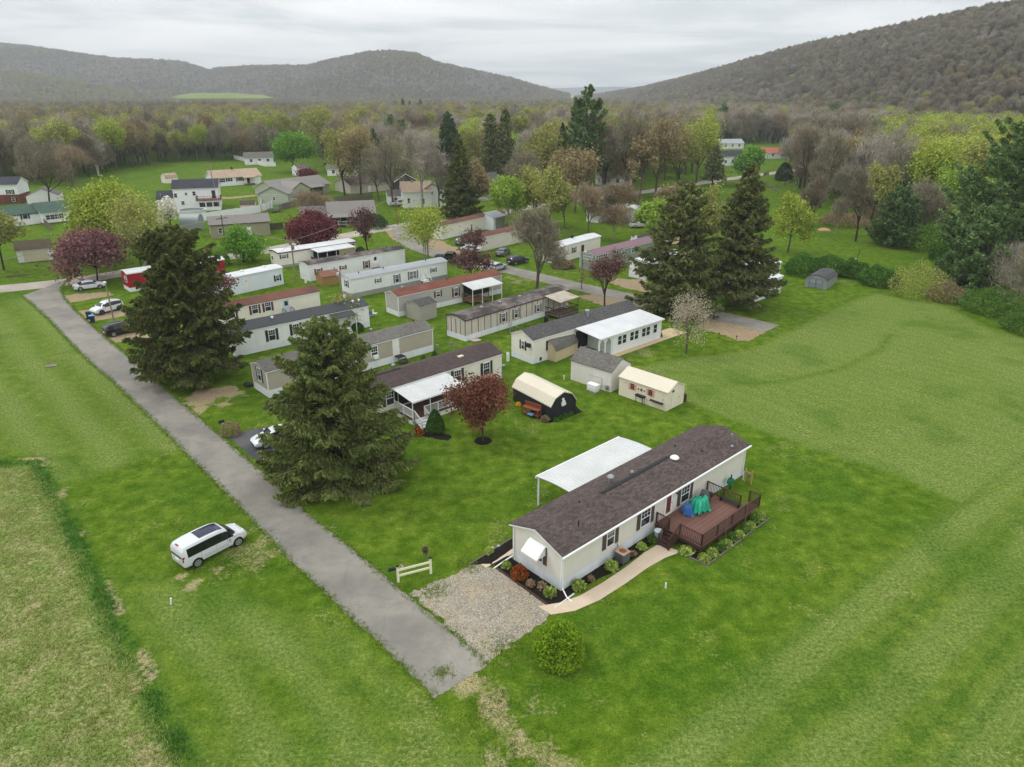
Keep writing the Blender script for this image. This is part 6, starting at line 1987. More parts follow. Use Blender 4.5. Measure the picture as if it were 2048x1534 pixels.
    for p0, p1 in (((xa + 0.1, -2.85), (xb - 0.1, -2.85)), ((xa + 0.1, -0.1), (xa + 0.1, -2.85)), ((xb - 0.1, -0.1), (xb - 0.1, -2.85))):
        for z in (0.75, 1.45): rl.beam((*p0, z), (*p1, z), 0.05, 0.1)
        for k in range(4):
            t0, t1 = k / 4, (k + 1) / 4
            q0 = (p0[0] + (p1[0] - p0[0]) * t0, p0[1] + (p1[1] - p0[1]) * t0); q1 = (p0[0] + (p1[0] - p0[0]) * t1, p0[1] + (p1[1] - p0[1]) * t1)
            rl.beam((*q0, 0.75 if k % 2 else 1.45), (*q1, 1.45 if k % 2 else 0.75), 0.03, 0.08)
    rl.build('railing', RAIL, H.root)
    for x in (4.5, 8.0, 12.0): H.vent(x, 1.6, 0.15, 0.15, PIPE, True)
    # cream home with the white sun room
    H = simple('cream mobile home with dark grey roof and long white sun room', (1065.5, 728.5), None, 3.8, SID_IVORY, R_DGREY, 2.95, 0.8, 0.75, L=19.5, head=R(41.5))
    H.wpx('e', 1046, 690, 0.6, 1.1, SH_BLACK, sw=0.28); 
    ac = MB().box(-0.3, 0.35, 2.05, -0.02, 0.85, 2.5).build('air_conditioner', SH_BLACK, H.root)
    H.wpx('f', 1105, 688, 1.6, 1.2, SH_BLACK, sw=0.28, mull=1)
    H.wb(v := MB(), 'f', 1.1, 1.45, 0.15, 0.6, 0.0, 0.03); v.build('skirt_hatch', DARK, H.root)
    H.vent(10.6, 1.2, 0.75, 0.2, PIPE, True)
    xa = H.hit('f', 1143, 690)[0]
    xa = max(7.0, min(xa, 10.0)); xb = xa + 12.3
    dep = 4.1
    H.awning_roof(xa, xb + 0.25, dep + 0.2, 2.98, 2.6, R_WHITEM, ())
    room = MB().box(xa + 2.6, -dep + 0.003, 0.0, xb, -0.004, 2.63).build('sun_room', SID_WHITE, H.root)
    for i in range(7):
        x = xa + 3.5 + (0.9 if i % 2 else 0) + (i // 2) * 2.35
        fo = MB()
        for q in ((x, x + 0.05, 1.0, 2.2), (x + 0.75, x + 0.8, 1.0, 2.2), (x + 0.05, x + 0.75, 1.0, 1.05), (x + 0.05, x + 0.75, 2.15, 2.2), (x + 0.05, x + 0.75, 1.58, 1.62)):
            fo.box(q[0], -dep - 0.05, q[2], q[1], -dep, q[3])
        fo = fo.build('window', TRIM, room)
        MB().box(x + 0.045, -dep - 0.02, 1.045, x + 0.755, -dep + 0.01, 2.155).build('pane', GLASS, fo)
    arch = MB()
    for k in range(2):
        y0 = xa + 0.25 + k * 1.15
        n = 9
        xs_ = [y0 + 0.95 * i / n for i in range(n + 1)]
        for i in range(n):
            z0 = 1.75 + 0.55 * math.sin(math.pi * (i + 0.5) / n)
            arch.box(xs_[i], -dep + 0.02, z0, xs_[i + 1], -dep + 0.12, 2.55)
    for x in (xa + 0.1, xa + 1.2, xa + 2.36):
        arch.box(x, -dep + 0.01, 0, x + 0.17, -dep + 0.13, 2.56)
    arch.build('porch_arch', WHITE, H.root)
    pd = MB().box(xa + 0.3, -0.06, 0.2, xa + 2.5, -0.004, 2.5).build('porch_dark_box', DARK, H.root)  # dark panel on the wall behind the porch arches
    sheet('side_walk', [H.world(xa + 2.2, -dep - 0.9), H.world(xb + 4.5, -dep - 0.9), H.world(xb + 4.5, -dep + 1.8), H.world(xb + 2.5, -dep + 1.8), H.world(xb + 0.6, -dep + 0.1), H.world(xa + 2.2, -dep + 0.0)], mat('walk_tan', (190, 170, 136), 0.9, 0.1, 0.5, 0.08), 0.004, 0, 'tan concrete walk around the long white sun room')
    # plum roofed home
    H = simple('grey green mobile home with plum coloured metal roof', (1190, 543), (1330, 505), 3.6, SID_GREEN, R_PURPLE, 2.85, 0.55, 0.35, skm=SKIRT_G)
    H.wpx('e', 1176, 512, 2.2, 1.2, None, pane=mat('blinds_grey', (150, 156, 150), 0.5, 0.08, 2, 0.04, kind='vert'), grid=False)
    H.wpx('f', 1206, 511, 2.6, 1.1, None, mull=3, grid=False)
    for px, py in ((1246, 504), (1265, 500)): H.wpx('f', px, py, 0.8, 1.1, None)
    for x in (14.0, 15.2, 15.6): H.vent(x, 2.2, 0.7, 0.1, WHITE)
    # small cream trailer with white roof
    H = simple('small cream trailer with white roof behind the bare maple', (1112, 528), (1200, 502), 3.4, SID_IVORY, R_WHITEM, 2.95, 0.4, 0.2, trim=False)
    H.dpx('f', 1165, 500, m=SH_BLACK)
    H.wpx('f', 1148, 500, 0.9, 1.1, SH_BLACK, sw=0.3)
    H.vent(8.0, 2.0, 0.6, 0.25, PIPE_B, True)
    # cream trailer with brown roof and shed addition
    H = simple('ivory trailer with brown roof and unfinished grey roofed addition', (885, 479), (1011, 449), 3.4, SID_IVORY, R_MAROON, 2.95, 0.4, 0.5, trim=False)
    H.wpx('f', 943, 458, 0.8, 1.3, SH_BLACK, sw=0.0) if False else H.wpx('f', 943, 458, 0.7, 1.3, None)
    xa = H.hit('f', 970, 462)[0]
    ad = MB().prism([(-2.6, 0), (-0.004, 0), (-0.004, 3.7), (-2.6, 2.9)], xa, xa + 4.6).build('addition', mat('house_wrap', (214, 218, 220), 0.6, 0.08, 1.0, 0.05), H.root)
    MB().prism([(-2.85, 2.86), (0.3, 3.83), (0.3, 3.9), (-2.85, 2.93)], xa - 0.2, xa + 4.8).build('roof', R_GREYM, ad)
    MB().box(xa + 0.8, -2.63, 0.1, xa + 4.5, -2.604, 2.7).build('door', SKIRT_G, ad)
    H = simple('plain cream trailer with brown roof half hidden behind the dark plum tree', (955, 505), (1050, 482), 3.4, mat('sheet_buff', (206, 200, 190), 0.6, 0.05, 0.6, 0.04), R_MAROON, 2.8, 0.35, 0.0, trim=False)
    # white homes under the twin spruces
    H = simple('long white home under the tallest spruce with a row of windows', (1509, 604), (1562, 572), 6.5, SID_WHITE, R_WHITEM, 2.7, 0.5, 0.45, L=8.0, head=E1, trim=False)
    for i in range(3): H.window('f', 1.3 + 2.4 * i, 1.75, 1.4, 1.1, None, grid=False)
    wr = MB().box(-0.02, -0.03, 0.5, H.L + 0.02, -0.013, 0.62).build('skirt_band', SH_RED, H.root)
    H = simple('white home with white roof whose end and steps show right of the tallest spruce', (1470, 590), (1600, 545), 4.0, SID_WHITE, R_WHITEM, 3.1, 0.5, 0.6, head=E1, L=14.0, trim=False)
    q = P(1570, 574)
    H.steps('f', min(H.L - 2.2, max(1, (q - H.a).dot(H.ex))), 3, 1.2, m=WOODG, rail=WOODG)
    H = simple('white trailer barely seen through the left of the twin spruces', (1290, 560), (1400, 530), 3.6, SID_WHITE, R_WHITEM, 2.8, 0.4, 0.4, trim=False)
    # far park trailers
    H = simple('white trailer glimpsed behind the reddish budding tree', (1195, 446), (1255, 432), 3.4, SID_WHITE, R_WHITEM, 2.8, 0.35, 0.3, trim=False)
    H = simple('small white camper standing in the dirt yard', (1268, 444), (1290, 440), 2.4, WHITE, R_WHITEM, 3.0, 0.4, 0.4, trim=False, name='camper', cat='camper', L=6.0, head=1.2)

park()

# ------------------------------------------------------------------ houses of the village
def village():
    H = simple('white ranch house with green shingle roof', (89, 449), (158, 441), 9.5, SID_WHITE, R_GREEN, 2.7, 1.9, 0.25, skm=BRICK, head=None, name='house', cat='house', o=0.4, trim=False)
    # its gable end faces the lane: a wing with the ridge towards the viewer
    H2 = H
    for px, py, w in ((105, 434, 3.0), (119, 432, 1.0), (147, 430, 1.0)):
        H.wpx('f', px, py, w, 1.2, SH_GREEN if w < 2 else None, sw=0.35, grid=False, mull=0 if w < 2 else 2)
    wg = MB().prism([(2.5, 0.0), (9.0, 0.0), (9.0, 2.7), (5.75, 4.3), (2.5, 2.7)], -9.5, -0.004).build('wing', SID_WHITE, H.root)
    MB().chevron([(2.1, 2.52), (5.75, 4.32), (9.4, 2.52)], 0.18, -9.9, 0.0).build('roof', R_GREEN, wg)
    H.wb(f := MB(), 'f', -3.6, -2.4, 1.4, 2.5, -2.5, -2.44); fo = f.build('window', TRIM, wg)
    H.wb(f := MB(), 'f', -3.5, -2.5, 1.5, 2.4, -2.45, -2.42); f.build('pane', GLASS, fo)
    for s in (-4.0, -2.38):
        H.wb(f := MB(), 'f', s, s + 0.36, 1.4, 2.5, -2.5, -2.45); f.build('shutter', SH_GREEN, fo)
    H.wb(f := MB(), 'f', -7.6, -7.0, 1.3, 2.3, -2.5, -2.44); f.build('window', GLASS, wg)
    H.wb(f := MB(), 'f', -1.6, -0.7, 0.2, 2.3, -2.5, -2.44); f.build('door', DOOR_W, wg)
    H = simple('two storey house of white boards over brick at the left edge', (-28, 409), (42, 407), 8.0, SID_WHITE, R_CHAR, 5.4, 1.7, 2.6, skm=BRICK, name='house', cat='house', o=0.35)
    for px, py in ((23, 389), (24, 403)): H.wpx('f', px, py, 1.0, 1.2, SH_BLACK, sw=0.4, grid=False)
    H.window('f', H.hit('f', 28, 403)[0], 1.2, 1.0, 1.1, SH_BLACK, sw=0.4, grid=False)
    H = simple('white two storey house with charcoal roof and upper deck', (352, 420), (404, 409), 8.5, SID_WHITE, R_CHAR, 5.6, 1.9, 0.0, name='house', cat='house', o=0.3, head=0.30, L=11.5)
    for px, py, w, h in ((351, 391, 0.9, 1.2), (372, 388, 0.7, 0.9), (388, 387, 0.9, 1.2), (366, 406, 0.9, 1.1)): H.wpx('f', px, py, w, h, None, grid=False)
    sr = MB().box(H.L - 5.2, -3.6, 0, H.L + 0.4, -0.004, 2.7).build('sun_room', WHITE, H.root)
    for x in (H.L - 4.9, H.L - 3.1, H.L - 1.3):
        MB().box(x, -3.64, 1.0, x + 1.5, -3.59, 2.2).build('window', GLASS, sr)
    dk = MB().box(H.L - 5.6, -4.0, 2.703, H.L + 0.8, -0.006, 2.85).build('deck', mat('deck_maroon', (118, 72, 72), 0.8, 0.1, 1, 0.06), H.root)
    H.railing([(H.L - 5.5, -0.1), (H.L - 5.5, -3.9), (H.L + 0.7, -3.9), (H.L + 0.7, -0.1)], 2.85, 0.95, RAIL, dk, gap=0.5)
    H.door('f', H.L - 1.2, z0=2.86, m=GLASS)
    MB().prism([(1.5, 0), (8, 0), (8, 3.0), (4.75, 4.6), (1.5, 3.0)], -4.5, -0.004).build('wing', SID_WHITE, H.root)
    MB().chevron([(1.1, 2.82), (4.75, 4.62), (8.4, 2.82)], 0.16, -4.8, -0.004).build('wing_roof', R_CHAR, H.root)
    H = simple('white ranch house with tan roof on the far lawn', (429, 374), (523, 367), 9.0, SID_WHITE, R_TAN, 2.9, 2.0, 0.3, name='house', cat='house', o=0.45, head=None)
    for px, py, w in ((443, 361, 1.2), (458, 359, 1.2), (480, 358, 1.6)): H.wpx('f', px, py, w, 1.3, SH_BLACK, sw=0.5, grid=False)
    H.wpx('e', 420, 362, 0.9, 1.2, None, grid=False)
    pr = MB().box(H.L * 0.62, -2.0, 0.25, H.L * 0.83, -0.004, 0.45).build('porch', WOOD, H.root)
    H.dpx('f', 497, 362, m=SH_BLACK, z0=0.46)
    for x in (H.L * 0.63, H.L * 0.82): MB().box(x, -1.9, 0.45, x + 0.15, -1.75, 2.72).build('post', TRIM, H.root)
    MB().chevron([(-2.3, 2.52), (-0.3, 3.02)], 0.1, H.L * 0.58, H.L * 0.86).build('porch_roof', R_TAN, H.root)
    H.vent(8, 4.5, 0.9, 0.35, BRICK, name='chimney')
    H = simple('sage green ranch house with brown grey roof and dark porch', (555, 398), (660, 384), 11.0, SID_SAGE, R_TAUPE, 2.8, 2.1, 0.0, name='house', cat='house', o=0.5, head=None, trim=False)
    MB().box(H.L * 0.35, -2.8, 0.05, H.L * 0.75, -0.004, 2.5).build('porch_dark_box', DARK, H.root)  # solid dark box filling the space below the porch roof
    MB().chevron([(-3.4, 2.45), (-0.3, 3.05)], 0.12, H.L * 0.3, H.L * 0.8).build('porch_roof', R_TAUPE, H.root)
    wg = MB().prism_y([(2.0, 0), (9.0, 0), (9.0, 2.7), (5.5, 4.6), (2.0, 2.7)], -4.5, -0.004).build('wing', SID_SAGE, H.root)
    mm = MB()
    mm.add([(1.5, -4.9, 2.45), (5.5, -4.9, 4.63), (9.5, -4.9, 2.45), (1.5, 2, 2.45), (5.5, 5, 4.63), (9.5, 2, 2.45), (1.5, -4.9, 2.65), (5.5, -4.9, 4.85), (9.5, -4.9, 2.65), (1.5, 2, 2.65), (5.5, 5, 4.85), (9.5, 2, 2.65)],
           [(6, 7, 10, 9), (7, 8, 11, 10), (0, 3, 4, 1), (1, 4, 5, 2), (0, 1, 7, 6), (1, 2, 8, 7), (0, 6, 9, 3), (2, 5, 11, 8)])
    mm.build('roof', R_TAUPE, wg)
    H = simple('sage green garage with grey roof and white trimmed gable', (517, 410), (557, 403), 8.0, SID_SAGE, R_TAUPE, 2.9, 0.02, 0.0, name='garage', cat='garage', o=0.02, L=8.5, head=0.12, trim=False)
    g = MB().prism_y([(0, 2.9), (8.5, 2.9), (4.25, 5.0)], 0.0, 8.0).build('gable', SID_SAGE, H.root)
    mm = MB()
    mm.chevron([(0, 0)], 0, 0, 0) if False else None
    mm.prism_y([(-0.5, 2.70), (4.25, 5.03), (9.0, 2.70), (9.0, 2.85), (4.25, 5.2), (-0.5, 2.85)], -0.4, 8.4)
    mm.build('gable_roof', R_TAUPE, H.root)
    H.window('f', 4.6, 1.7, 0.7, 1.1, None, grid=False)
    H = simple('olive metal building with taupe ribbed roof beside the street', (424, 478), (512, 468), 6.5, SID_OLIVE, R_TAUPE, 3.0, 1.3, 0.0, name='workshop', cat='workshop', o=0.3, fascia=RAIL, trim=False, head=0.42, L=12.5)
    H.wpx('e', 413, 462, 0.9, 1.3, None, grid=False); H.window('f', 2.0, 1.7, 0.9, 1.2, None, grid=False); H.door('f', 8.0, m=DOOR_W, z0=0.05)
    H = simple('dark grey house with black porch and grey roof by the street', (660, 452), (716, 446), 9.0, SH_BLACK, R_TAUPE, 2.7, 2.3, 0.4, skm=DARK, name='house', cat='house', o=0.4, head=0.28, L=11.0, trim=False)
    MB().box(0.2, -2.4, 0.0, H.L - 0.2, -0.004, 0.5).build('porch', DARK, H.root)
    MB().chevron([(-2.8, 2.3), (-0.3, 2.75)], 0.12, -0.3, H.L + 0.3).build('porch_roof', R_TAUPE, H.root)
    H.railing([(0.3, -2.35), (H.L - 0.3, -2.35)], 0.5, 0.85, TRIM, H.root, gap=1.4)
    for x in (2.0, 5.5, 8.5): H.window('f', x, 1.75, 1.3, 1.2, None, grid=False)
    wg = MB().box(-6.5, 1.0, 0, -0.004, 7.0, 2.6).build('wing', mat('sheet_pale_grey', (196, 196, 194), 0.6, 0.05, 1, 0.03), H.root)
    MB().chevron([(0.6, 2.55), (4.0, 4.2), (7.4, 2.55)], 0.14, -6.8, -0.006).build('roof', R_GREY, wg)
    MB().prism([(1.0, 2.603), (7.0, 2.603), (4.0, 4.15)], -6.5, -6.2).build('gable', WHITE, wg)
    H = simple('cream two storey house with tan hipped roof', (807, 418), (838, 422), 9.0, WHITE, R_TAN, 4.6, 2.2, 0.3, skm=SKIRT_G, name='house', cat='house', o=0.4, head=0.2, L=8.0, trim=False)
    for x, z in ((1.6, 2.2), (5.6, 2.0)): H.window('f', x, z, 0.8, 1.5, None, grid=False)
    wg = MB().prism_y([(5.0, 0), (12.0, 0), (12.0, 4.4), (8.5, 6.4), (5.0, 4.4)], 1.0, 8.0).build('wing', WHITE, H.root)
    MB().prism_y([(4.5, 4.2), (8.5, 6.45), (12.5, 4.2), (12.5, 4.36), (8.5, 6.62), (4.5, 4.36)], 0.7, 8.3).build('roof', R_GREY, wg)
    MB().box(7.6, 0.95, 3.6, 8.4, 1.003, 5.0).build('window', GLASS, wg)
    H.vent(3.0, 4.0, 0.6, 0.3, R_TAN, name='chimney')
    H = simple('long low building with brown roof and pale walls behind the yard trees', (702, 388), (830, 376), 11.0, mat('wall_putty', (186, 178, 164), 0.7, 0.06, 0.4, 0.05), R_BROWN2, 2.8, 1.9, 0.0, name='house', cat='house', o=0.5, trim=False)
    H.dpx('f', 739, 380, m=DOOR_W, z0=0.05)
    wg = MB().prism_y([(H.L - 9, 0), (H.L - 1, 0), (H.L - 1, 2.9), (H.L - 5, 5.0), (H.L - 9, 2.9)], -2.0, 4.0).build('wing', SH_BROWN, H.root)
    MB().prism_y([(H.L - 9.5, 2.7), (H.L - 5, 5.05), (H.L - 0.5, 2.7), (H.L - 0.5, 2.85), (H.L - 5, 5.25), (H.L - 9.5, 2.85)], -2.5, 4.0).build('roof', R_BROWN2, wg)
    MB().prism_y([(H.L - 9.55, 2.66), (H.L - 5, 5.02), (H.L - 0.45, 2.66), (H.L - 0.45, 2.9), (H.L - 5, 5.28), (H.L - 9.55, 2.9)], -2.56, -2.503).build('fascia', TRIM, wg)
    H = simple('grey two storey house with white corner windows behind the slim spruce', (975, 402), (1000, 404), 8.0, SID_GREY, R_DGREY, 5.4, 2.0, 0.4, skm=SKIRT_G, name='house', cat='house', o=0.3, head=0.9, L=8.0)
    for x in (1.2, 4.5):
        for z in (1.8, 4.2): H.window('f', x, z, 0.9, 1.5, None, grid=False)
    for y in (2.0, 5.0):
        for z in (1.8, 4.2): H.window('e', y, z, 0.9, 1.5, None, grid=False)
    # far houses glimpsed between trees
    far = [('white house with pale metal roof behind the pines', (1032, 308), 14, 9, SID_WHITE, R_GREYM, 4.2, 2.6, 0.7), ('white garage with grey roof near the pale metal roofed house', (1003, 305), 8, 7, SID_WHITE, R_GREY, 3.0, 2.0, 0.3),
           ('putty coloured house with white porch beyond the lime green maple', (1030, 350), 13, 9, SID_IVORY, R_GREYM, 3.0, 1.8, 0.5), ('tan house half hidden behind the greenish grey tree', (1105, 398), 13, 9, SID_TAUPE, R_GREY, 4.6, 2.0, 0.5),
           ('small white house with dark windows behind the tall bare tree', (1205, 372), 11, 7, SID_WHITE, R_GREY, 2.6, 1.3, 0.25), ('white house with black roof left of the red roofed house', (1441, 332), 12, 8, SID_WHITE, R_CHAR, 4.0, 2.0, 0.3),
           ('white house with red orange roof across the far road', (1512, 318), 17, 9, SID_WHITE, R_ORANGE, 2.8, 2.0, 0.15), ('grey white house at the foot of the hill', (1442, 298), 14, 9, SID_WHITE, R_GREYM, 3.0, 2.0, 0.2),
           ('long low white building near the hill foot', (1600, 298), 26, 9, SID_WHITE, R_GREYM, 3.0, 1.6, 0.05), ('white trailer among the trunks right of the far road', (1735, 330), 14, 5, SID_WHITE, R_TAUPE, 3.0, 0.8, 0.2),
           ('red roofed long barn hidden behind the feathery willow', (1880, 402), 26, 10, mat('wall_barn_tan', (168, 140, 112), 0.8, 0.08, 0.5, 0.06, kind='vert'), R_ORANGE, 3.2, 2.4, 0.4), ('white house behind the white picket fence', (492, 330), 12, 8, SID_WHITE, R_GREY, 3.0, 2.0, 0.4),
           ('small white carport house behind the two yard trees', (655, 352), 12, 7, SID_WHITE, R_GREY, 2.6, 1.2, 0.2), ('white house glimpsed behind the long brown roofed house', (745, 338), 14, 8, SID_WHITE, R_GREY, 3.0, 1.8, 0.3),
           ('white church-like house far along the road', (975, 222), 14, 10, SID_WHITE, R_GREYM, 5, 4, 1.2), ('pale house by the tan lot near the hill', (1660, 325), 15, 8, SID_IVORY, R_GREY, 3, 1.8, 0.1)]
    for lb, A, L, W, wm, rm, ev, rh, hd in far:
        H = simple(lb, A, None, W, wm, rm, ev, rh, 0.0, L=L, head=hd, name='house', cat='house', o=0.4, trim=False)
        for k in range(3):
            H.window('f', L * (0.2 + 0.3 * k), min(1.8, ev - 1.0), 1.3, 1.3, None, grid=False)
        H.window('e', W * 0.5, min(1.8, ev - 1.0), 1.2, 1.3, None, grid=False)
        H.door('f', L * 0.35, m=DOOR_W, z0=0.05)

village()
# ================================================================== VEHICLES
def paint(name, rgb):
    return mat(name, rgb, 0.28, 0.03, 0.8, 0.01, 0.5)
CARGLASS = mat('car_glass', (22, 26, 30), 0.08, 0.15, 1.0, 0.0, 0.6)
TYRE = mat('tyre_rubber', (30, 30, 31), 0.85, 0.1, 4, 0.06)
RIM = mat('wheel_rim', (168, 170, 172), 0.35, 0.08, 6, 0.03, 0.5, metal=0.5)
RIM_D = mat('wheel_rim_dark', (70, 72, 74), 0.4, 0.08, 6, 0.03, 0.5, metal=0.4)
LAMP_R = mat('tail_lamp_red', (150, 22, 26), 0.25, 0.05, 3, 0.02, 0.5)
LAMP_W = mat('head_lamp', (206, 210, 214), 0.15, 0.05, 3, 0.02, 0.6)
TRIMB = mat('car_trim_black', (34, 35, 37), 0.6, 0.08, 3, 0.04)
SEAM = mat('car_seam', (112, 114, 116), 0.6, 0.05, 3, 0.02)

# station: x, z low, z belt, z roof, half width low, half width belt, half width roof
SHAPES = {
 'minivan': dict(st=[(-2.41, .42, .95, 1.40, .78, .80, .70), (-2.37, .34, 1.02, 1.62, .87, .87, .74), (-2.22, .28, 1.04, 1.79, .90, .90, .75), (-1.6, .26, 1.05, 1.84, .915, .905, .81), (-0.5, .25, 1.04, 1.86, .915, .91, .82), (.35, .25, 1.02, 1.83, .915, .91, .81), (.85, .25, 1.00, 1.70, .915, .905, .75), (1.30, .25, .99, 1.36, .91, .895, .74), (1.62, .25, .97, 1.10, .905, .88, .74), (2.05, .27, .90, 1.0, .88, .84, .66), (2.33, .32, .76, .84, .80, .76, .55), (2.42, .40, .62, .66, .70, .66, .45)],
                 glass=(-2.05, 1.45), wind=(.85, 1.62), rear=(-2.41, -2.22), wheels=(-1.50, 1.56), wr=.34, pillars=(-1.15, -.05, .80)),
 'sedan': dict(st=[(-2.35, .42, .82, .90, .72, .74, .56), (-2.25, .30, .90, 1.00, .86, .85, .66), (-1.75, .24, .93, 1.04, .90, .88, .68), (-1.15, .22, .93, 1.28, .91, .89, .62), (-.55, .22, .93, 1.42, .91, .89, .60), (.15, .22, .92, 1.44, .91, .89, .60), (.60, .22, .91, 1.34, .91, .89, .61), (1.10, .22, .90, 1.04, .91, .88, .68), (1.75, .24, .80, .90, .89, .84, .60), (2.20, .30, .66, .74, .80, .74, .5), (2.32, .38, .54, .58, .68, .62, .4)],
               glass=(-1.5, .95), wind=(.50, 1.10), rear=(-1.75, -.95), wheels=(-1.42, 1.38), wr=.33, pillars=(-.25,)),
 'suv': dict(st=[(-2.22, .45, .95, 1.05, .74, .76, .62), (-2.15, .34, 1.00, 1.22, .86, .86, .68), (-1.85, .28, 1.02, 1.50, .90, .88, .66), (-1.2, .26, 1.02, 1.62, .91, .89, .66), (-.3, .26, 1.00, 1.66, .91, .89, .66), (.30, .26, .99, 1.62, .91, .89, .66), (.75, .26, .98, 1.40, .91, .89, .66), (1.20, .26, .97, 1.08, .91, .88, .70), (1.80, .28, .90, 1.0, .89, .85, .64), (2.12, .34, .76, .84, .82, .76, .52), (2.22, .42, .60, .64, .70, .66, .42)],
             glass=(-1.95, 1.0), wind=(.50, 1.20), rear=(-2.15, -1.85), wheels=(-1.34, 1.34), wr=.36, pillars=(-.95, -.05)),
}

def car(shape, name, label, rear_px, front_px, body, rim=RIM, extras=(), side=1, group=None, yaw=None, at=None):
    """rear_px, front_px: where the visible wheels touch the ground; side +1 when the car's right flank is the visible one"""
    sh = SHAPES[shape]
    st = sh['st']
    if at is None:
        r, f = P(*rear_px), P(*front_px)
        d = (f - r).normalized()
        left = Vector((-d.y, d.x, 0))
        mid = (r + f) / 2 + left * (0.8 * side)
        xm = (sh['wheels'][0] + sh['wheels'][1]) / 2
        org = mid - d * xm
        yaw = math.atan2(d.y, d.x)
    else:
        org = P(*at)
    root = empty(name, org, yaw, label, 'van' if shape == 'minivan' else 'car', group)
    def ring(s):
        x, z0, zb, zr, w0, wb, wr = s
        h = [(w0 * .86, z0), (w0 * .98, z0 + .12), (w0 * 1.0, z0 + (zb - z0) * .55), (wb, zb), (wr + (wb - wr) * .15, zb + (zr - zb) * .80), (wr * .86, zr - .012), (wr * .45, zr + .012)]
        return [(x, y, z) for y, z in h] + [(x, 0, zr + .018)] + [(x, -y, z) for y, z in reversed(h)]
    # finer stations by interpolation
    xs = sorted(set([s[0] for s in st] + list(np.linspace(st[0][0], st[-1][0], 34)) + [sh['glass'][0], sh['glass'][1], sh['wind'][0], sh['wind'][1], sh['rear'][1]]))
    cols = list(zip(*st))
    ss = [tuple([x] + [float(np.interp(x, cols[0], cols[k])) for k in range(1, 7)]) for x in xs]
    rings = [ring(s) for s in ss]
    n = len(rings[0])
    mb = MB()
    fs = []
    for i in range(len(rings) - 1):
        for j in range(n - 1):
            fs.append((i * n + j, (i + 1) * n + j, (i + 1) * n + j + 1, i * n + j + 1))
        fs.append((i * n + n - 1, (i + 1) * n + n - 1, (i + 1) * n, i * n))
    fs.append(tuple(range(n)))
    fs.append(tuple((len(rings) - 1) * n + k for k in range(n - 1, -1, -1)))
    mb.add([p for r_ in rings for p in r_], fs)
    bo = mb.build('body', body, root, smooth=True)
    def skin(nm, m, x0, x1, js, off=0.008, parent=root, inset=0.0, label=None):
        """patch lying just outside the body between stations and ring columns"""
        q = MB()
        idx = [i for i, x in enumerate(xs) if x0 - 1e-6 <= x <= x1 + 1e-6]
        vs = []
        for i in idx:
            c0 = Vector((xs[i], 0, 0.9))
            for j in js:
                p = Vector(rings[i][j])
                nrm = Vector((0, p.y, (p.z - 0.9) * 0.9))
                vs.append(p + nrm.normalized() * off + Vector((0.004 if nm == 'windshield' else (-0.004 if nm == 'rear_window' else 0), 0, 0)))
        k = len(js)
        ff = [(a * k + b, (a + 1) * k + b, (a + 1) * k + b + 1, a * k + b + 1) for a in range(len(idx) - 1) for b in range(k - 1)]
        q.add(vs, ff)
        return q.build(nm, m, parent, label, smooth=True)
    g0, g1 = sh['glass']
    for js in ((3, 4), (n - 5, n - 4)):
        cuts = [g0] + [p for p in sh['pillars'] if g0 < p < g1] + [g1]
        skin('side_window', CARGLASS, g0, g1, js)
    skin('windshield', CARGLASS, sh['wind'][0] + .04, sh['wind'][1] - .02, list(range(4, n - 4)))
    if shape != 'minivan':
        skin('rear_window', CARGLASS, sh['rear'][0] + .05, sh['rear'][1] - .05, list(range(4, n - 4)))
    else:
        q = MB()
        q.add([(-2.425, -.66, 1.02), (-2.425, .66, 1.02), (-2.37, .66, 1.52), (-2.37, -.66, 1.52), (-2.38, -.66, 1.02), (-2.38, .66, 1.02), (-2.30, .66, 1.52), (-2.30, -.66, 1.52)], [(0, 3, 2, 1), (4, 5, 6, 7), (0, 1, 5, 4), (1, 2, 6, 5), (2, 3, 7, 6), (3, 0, 4, 7)])
        q.build('rear_window', CARGLASS, root)
    xf, xr = st[-1][0], st[0][0]
    sf, sr = st[-3], st[1]
    for s in (-1, 1):
        hl = MB().box(sf[0] + .02, s * sf[5] * .62 - .16, sf[2] - .10, sf[0] + .22, s * sf[5] * .62 + .16, sf[2] + .04)
        hl.build('headlight', LAMP_W, root, bevel=0.03)
        tl = MB().box(xr - .005, s * sr[5] * .92 - .07, sr[2] - .22, xr + .16, s * sr[5] * .92 + .07, sr[2] + (.18 if shape == 'minivan' else .04))
        tl.build('taillight', LAMP_R, root, bevel=0.02)
        mi = MB().box(sh['wind'][1] - .36, s * .97 - .10, .98, sh['wind'][1] - .20, s * .97 + .10, 1.14)
        mi.build('mirror', body, root, bevel=0.03)
        for wx in sh['wheels']:
            wr_ = sh['wr']
            a = MB().tube((wx, s * .895, wr_), (wx, s * .918, wr_), wr_ + .055, n=22)
            a.build('wheel_arch', TRIMB, root)
            w = MB().tube((wx, s * .70, wr_), (wx, s * .932, wr_), wr_, n=24).build('wheel', TYRE, root)
            rm = MB()
            for k in range(5):
                th = 2 * math.pi * k / 5
                rm.beam((wx, s * .938, wr_), (wx + math.cos(th) * wr_ * .62, s * .938, wr_ + math.sin(th) * wr_ * .62), 0.02, 0.10)
            rm.tube((wx, s * .93, wr_), (wx, s * .945, wr_), .08, n=10)
            for k in range(16):
                t0, t1 = 2 * math.pi * k / 16, 2 * math.pi * (k + 1) / 16
                rm.beam((wx + math.cos(t0) * wr_ * .64, s * .936, wr_ + math.sin(t0) * wr_ * .64), (wx + math.cos(t1) * wr_ * .64, s * .936, wr_ + math.sin(t1) * wr_ * .64), 0.02, 0.05)
            rm.build('rim', rim, w)
        # door seams and handles
        sm = MB()
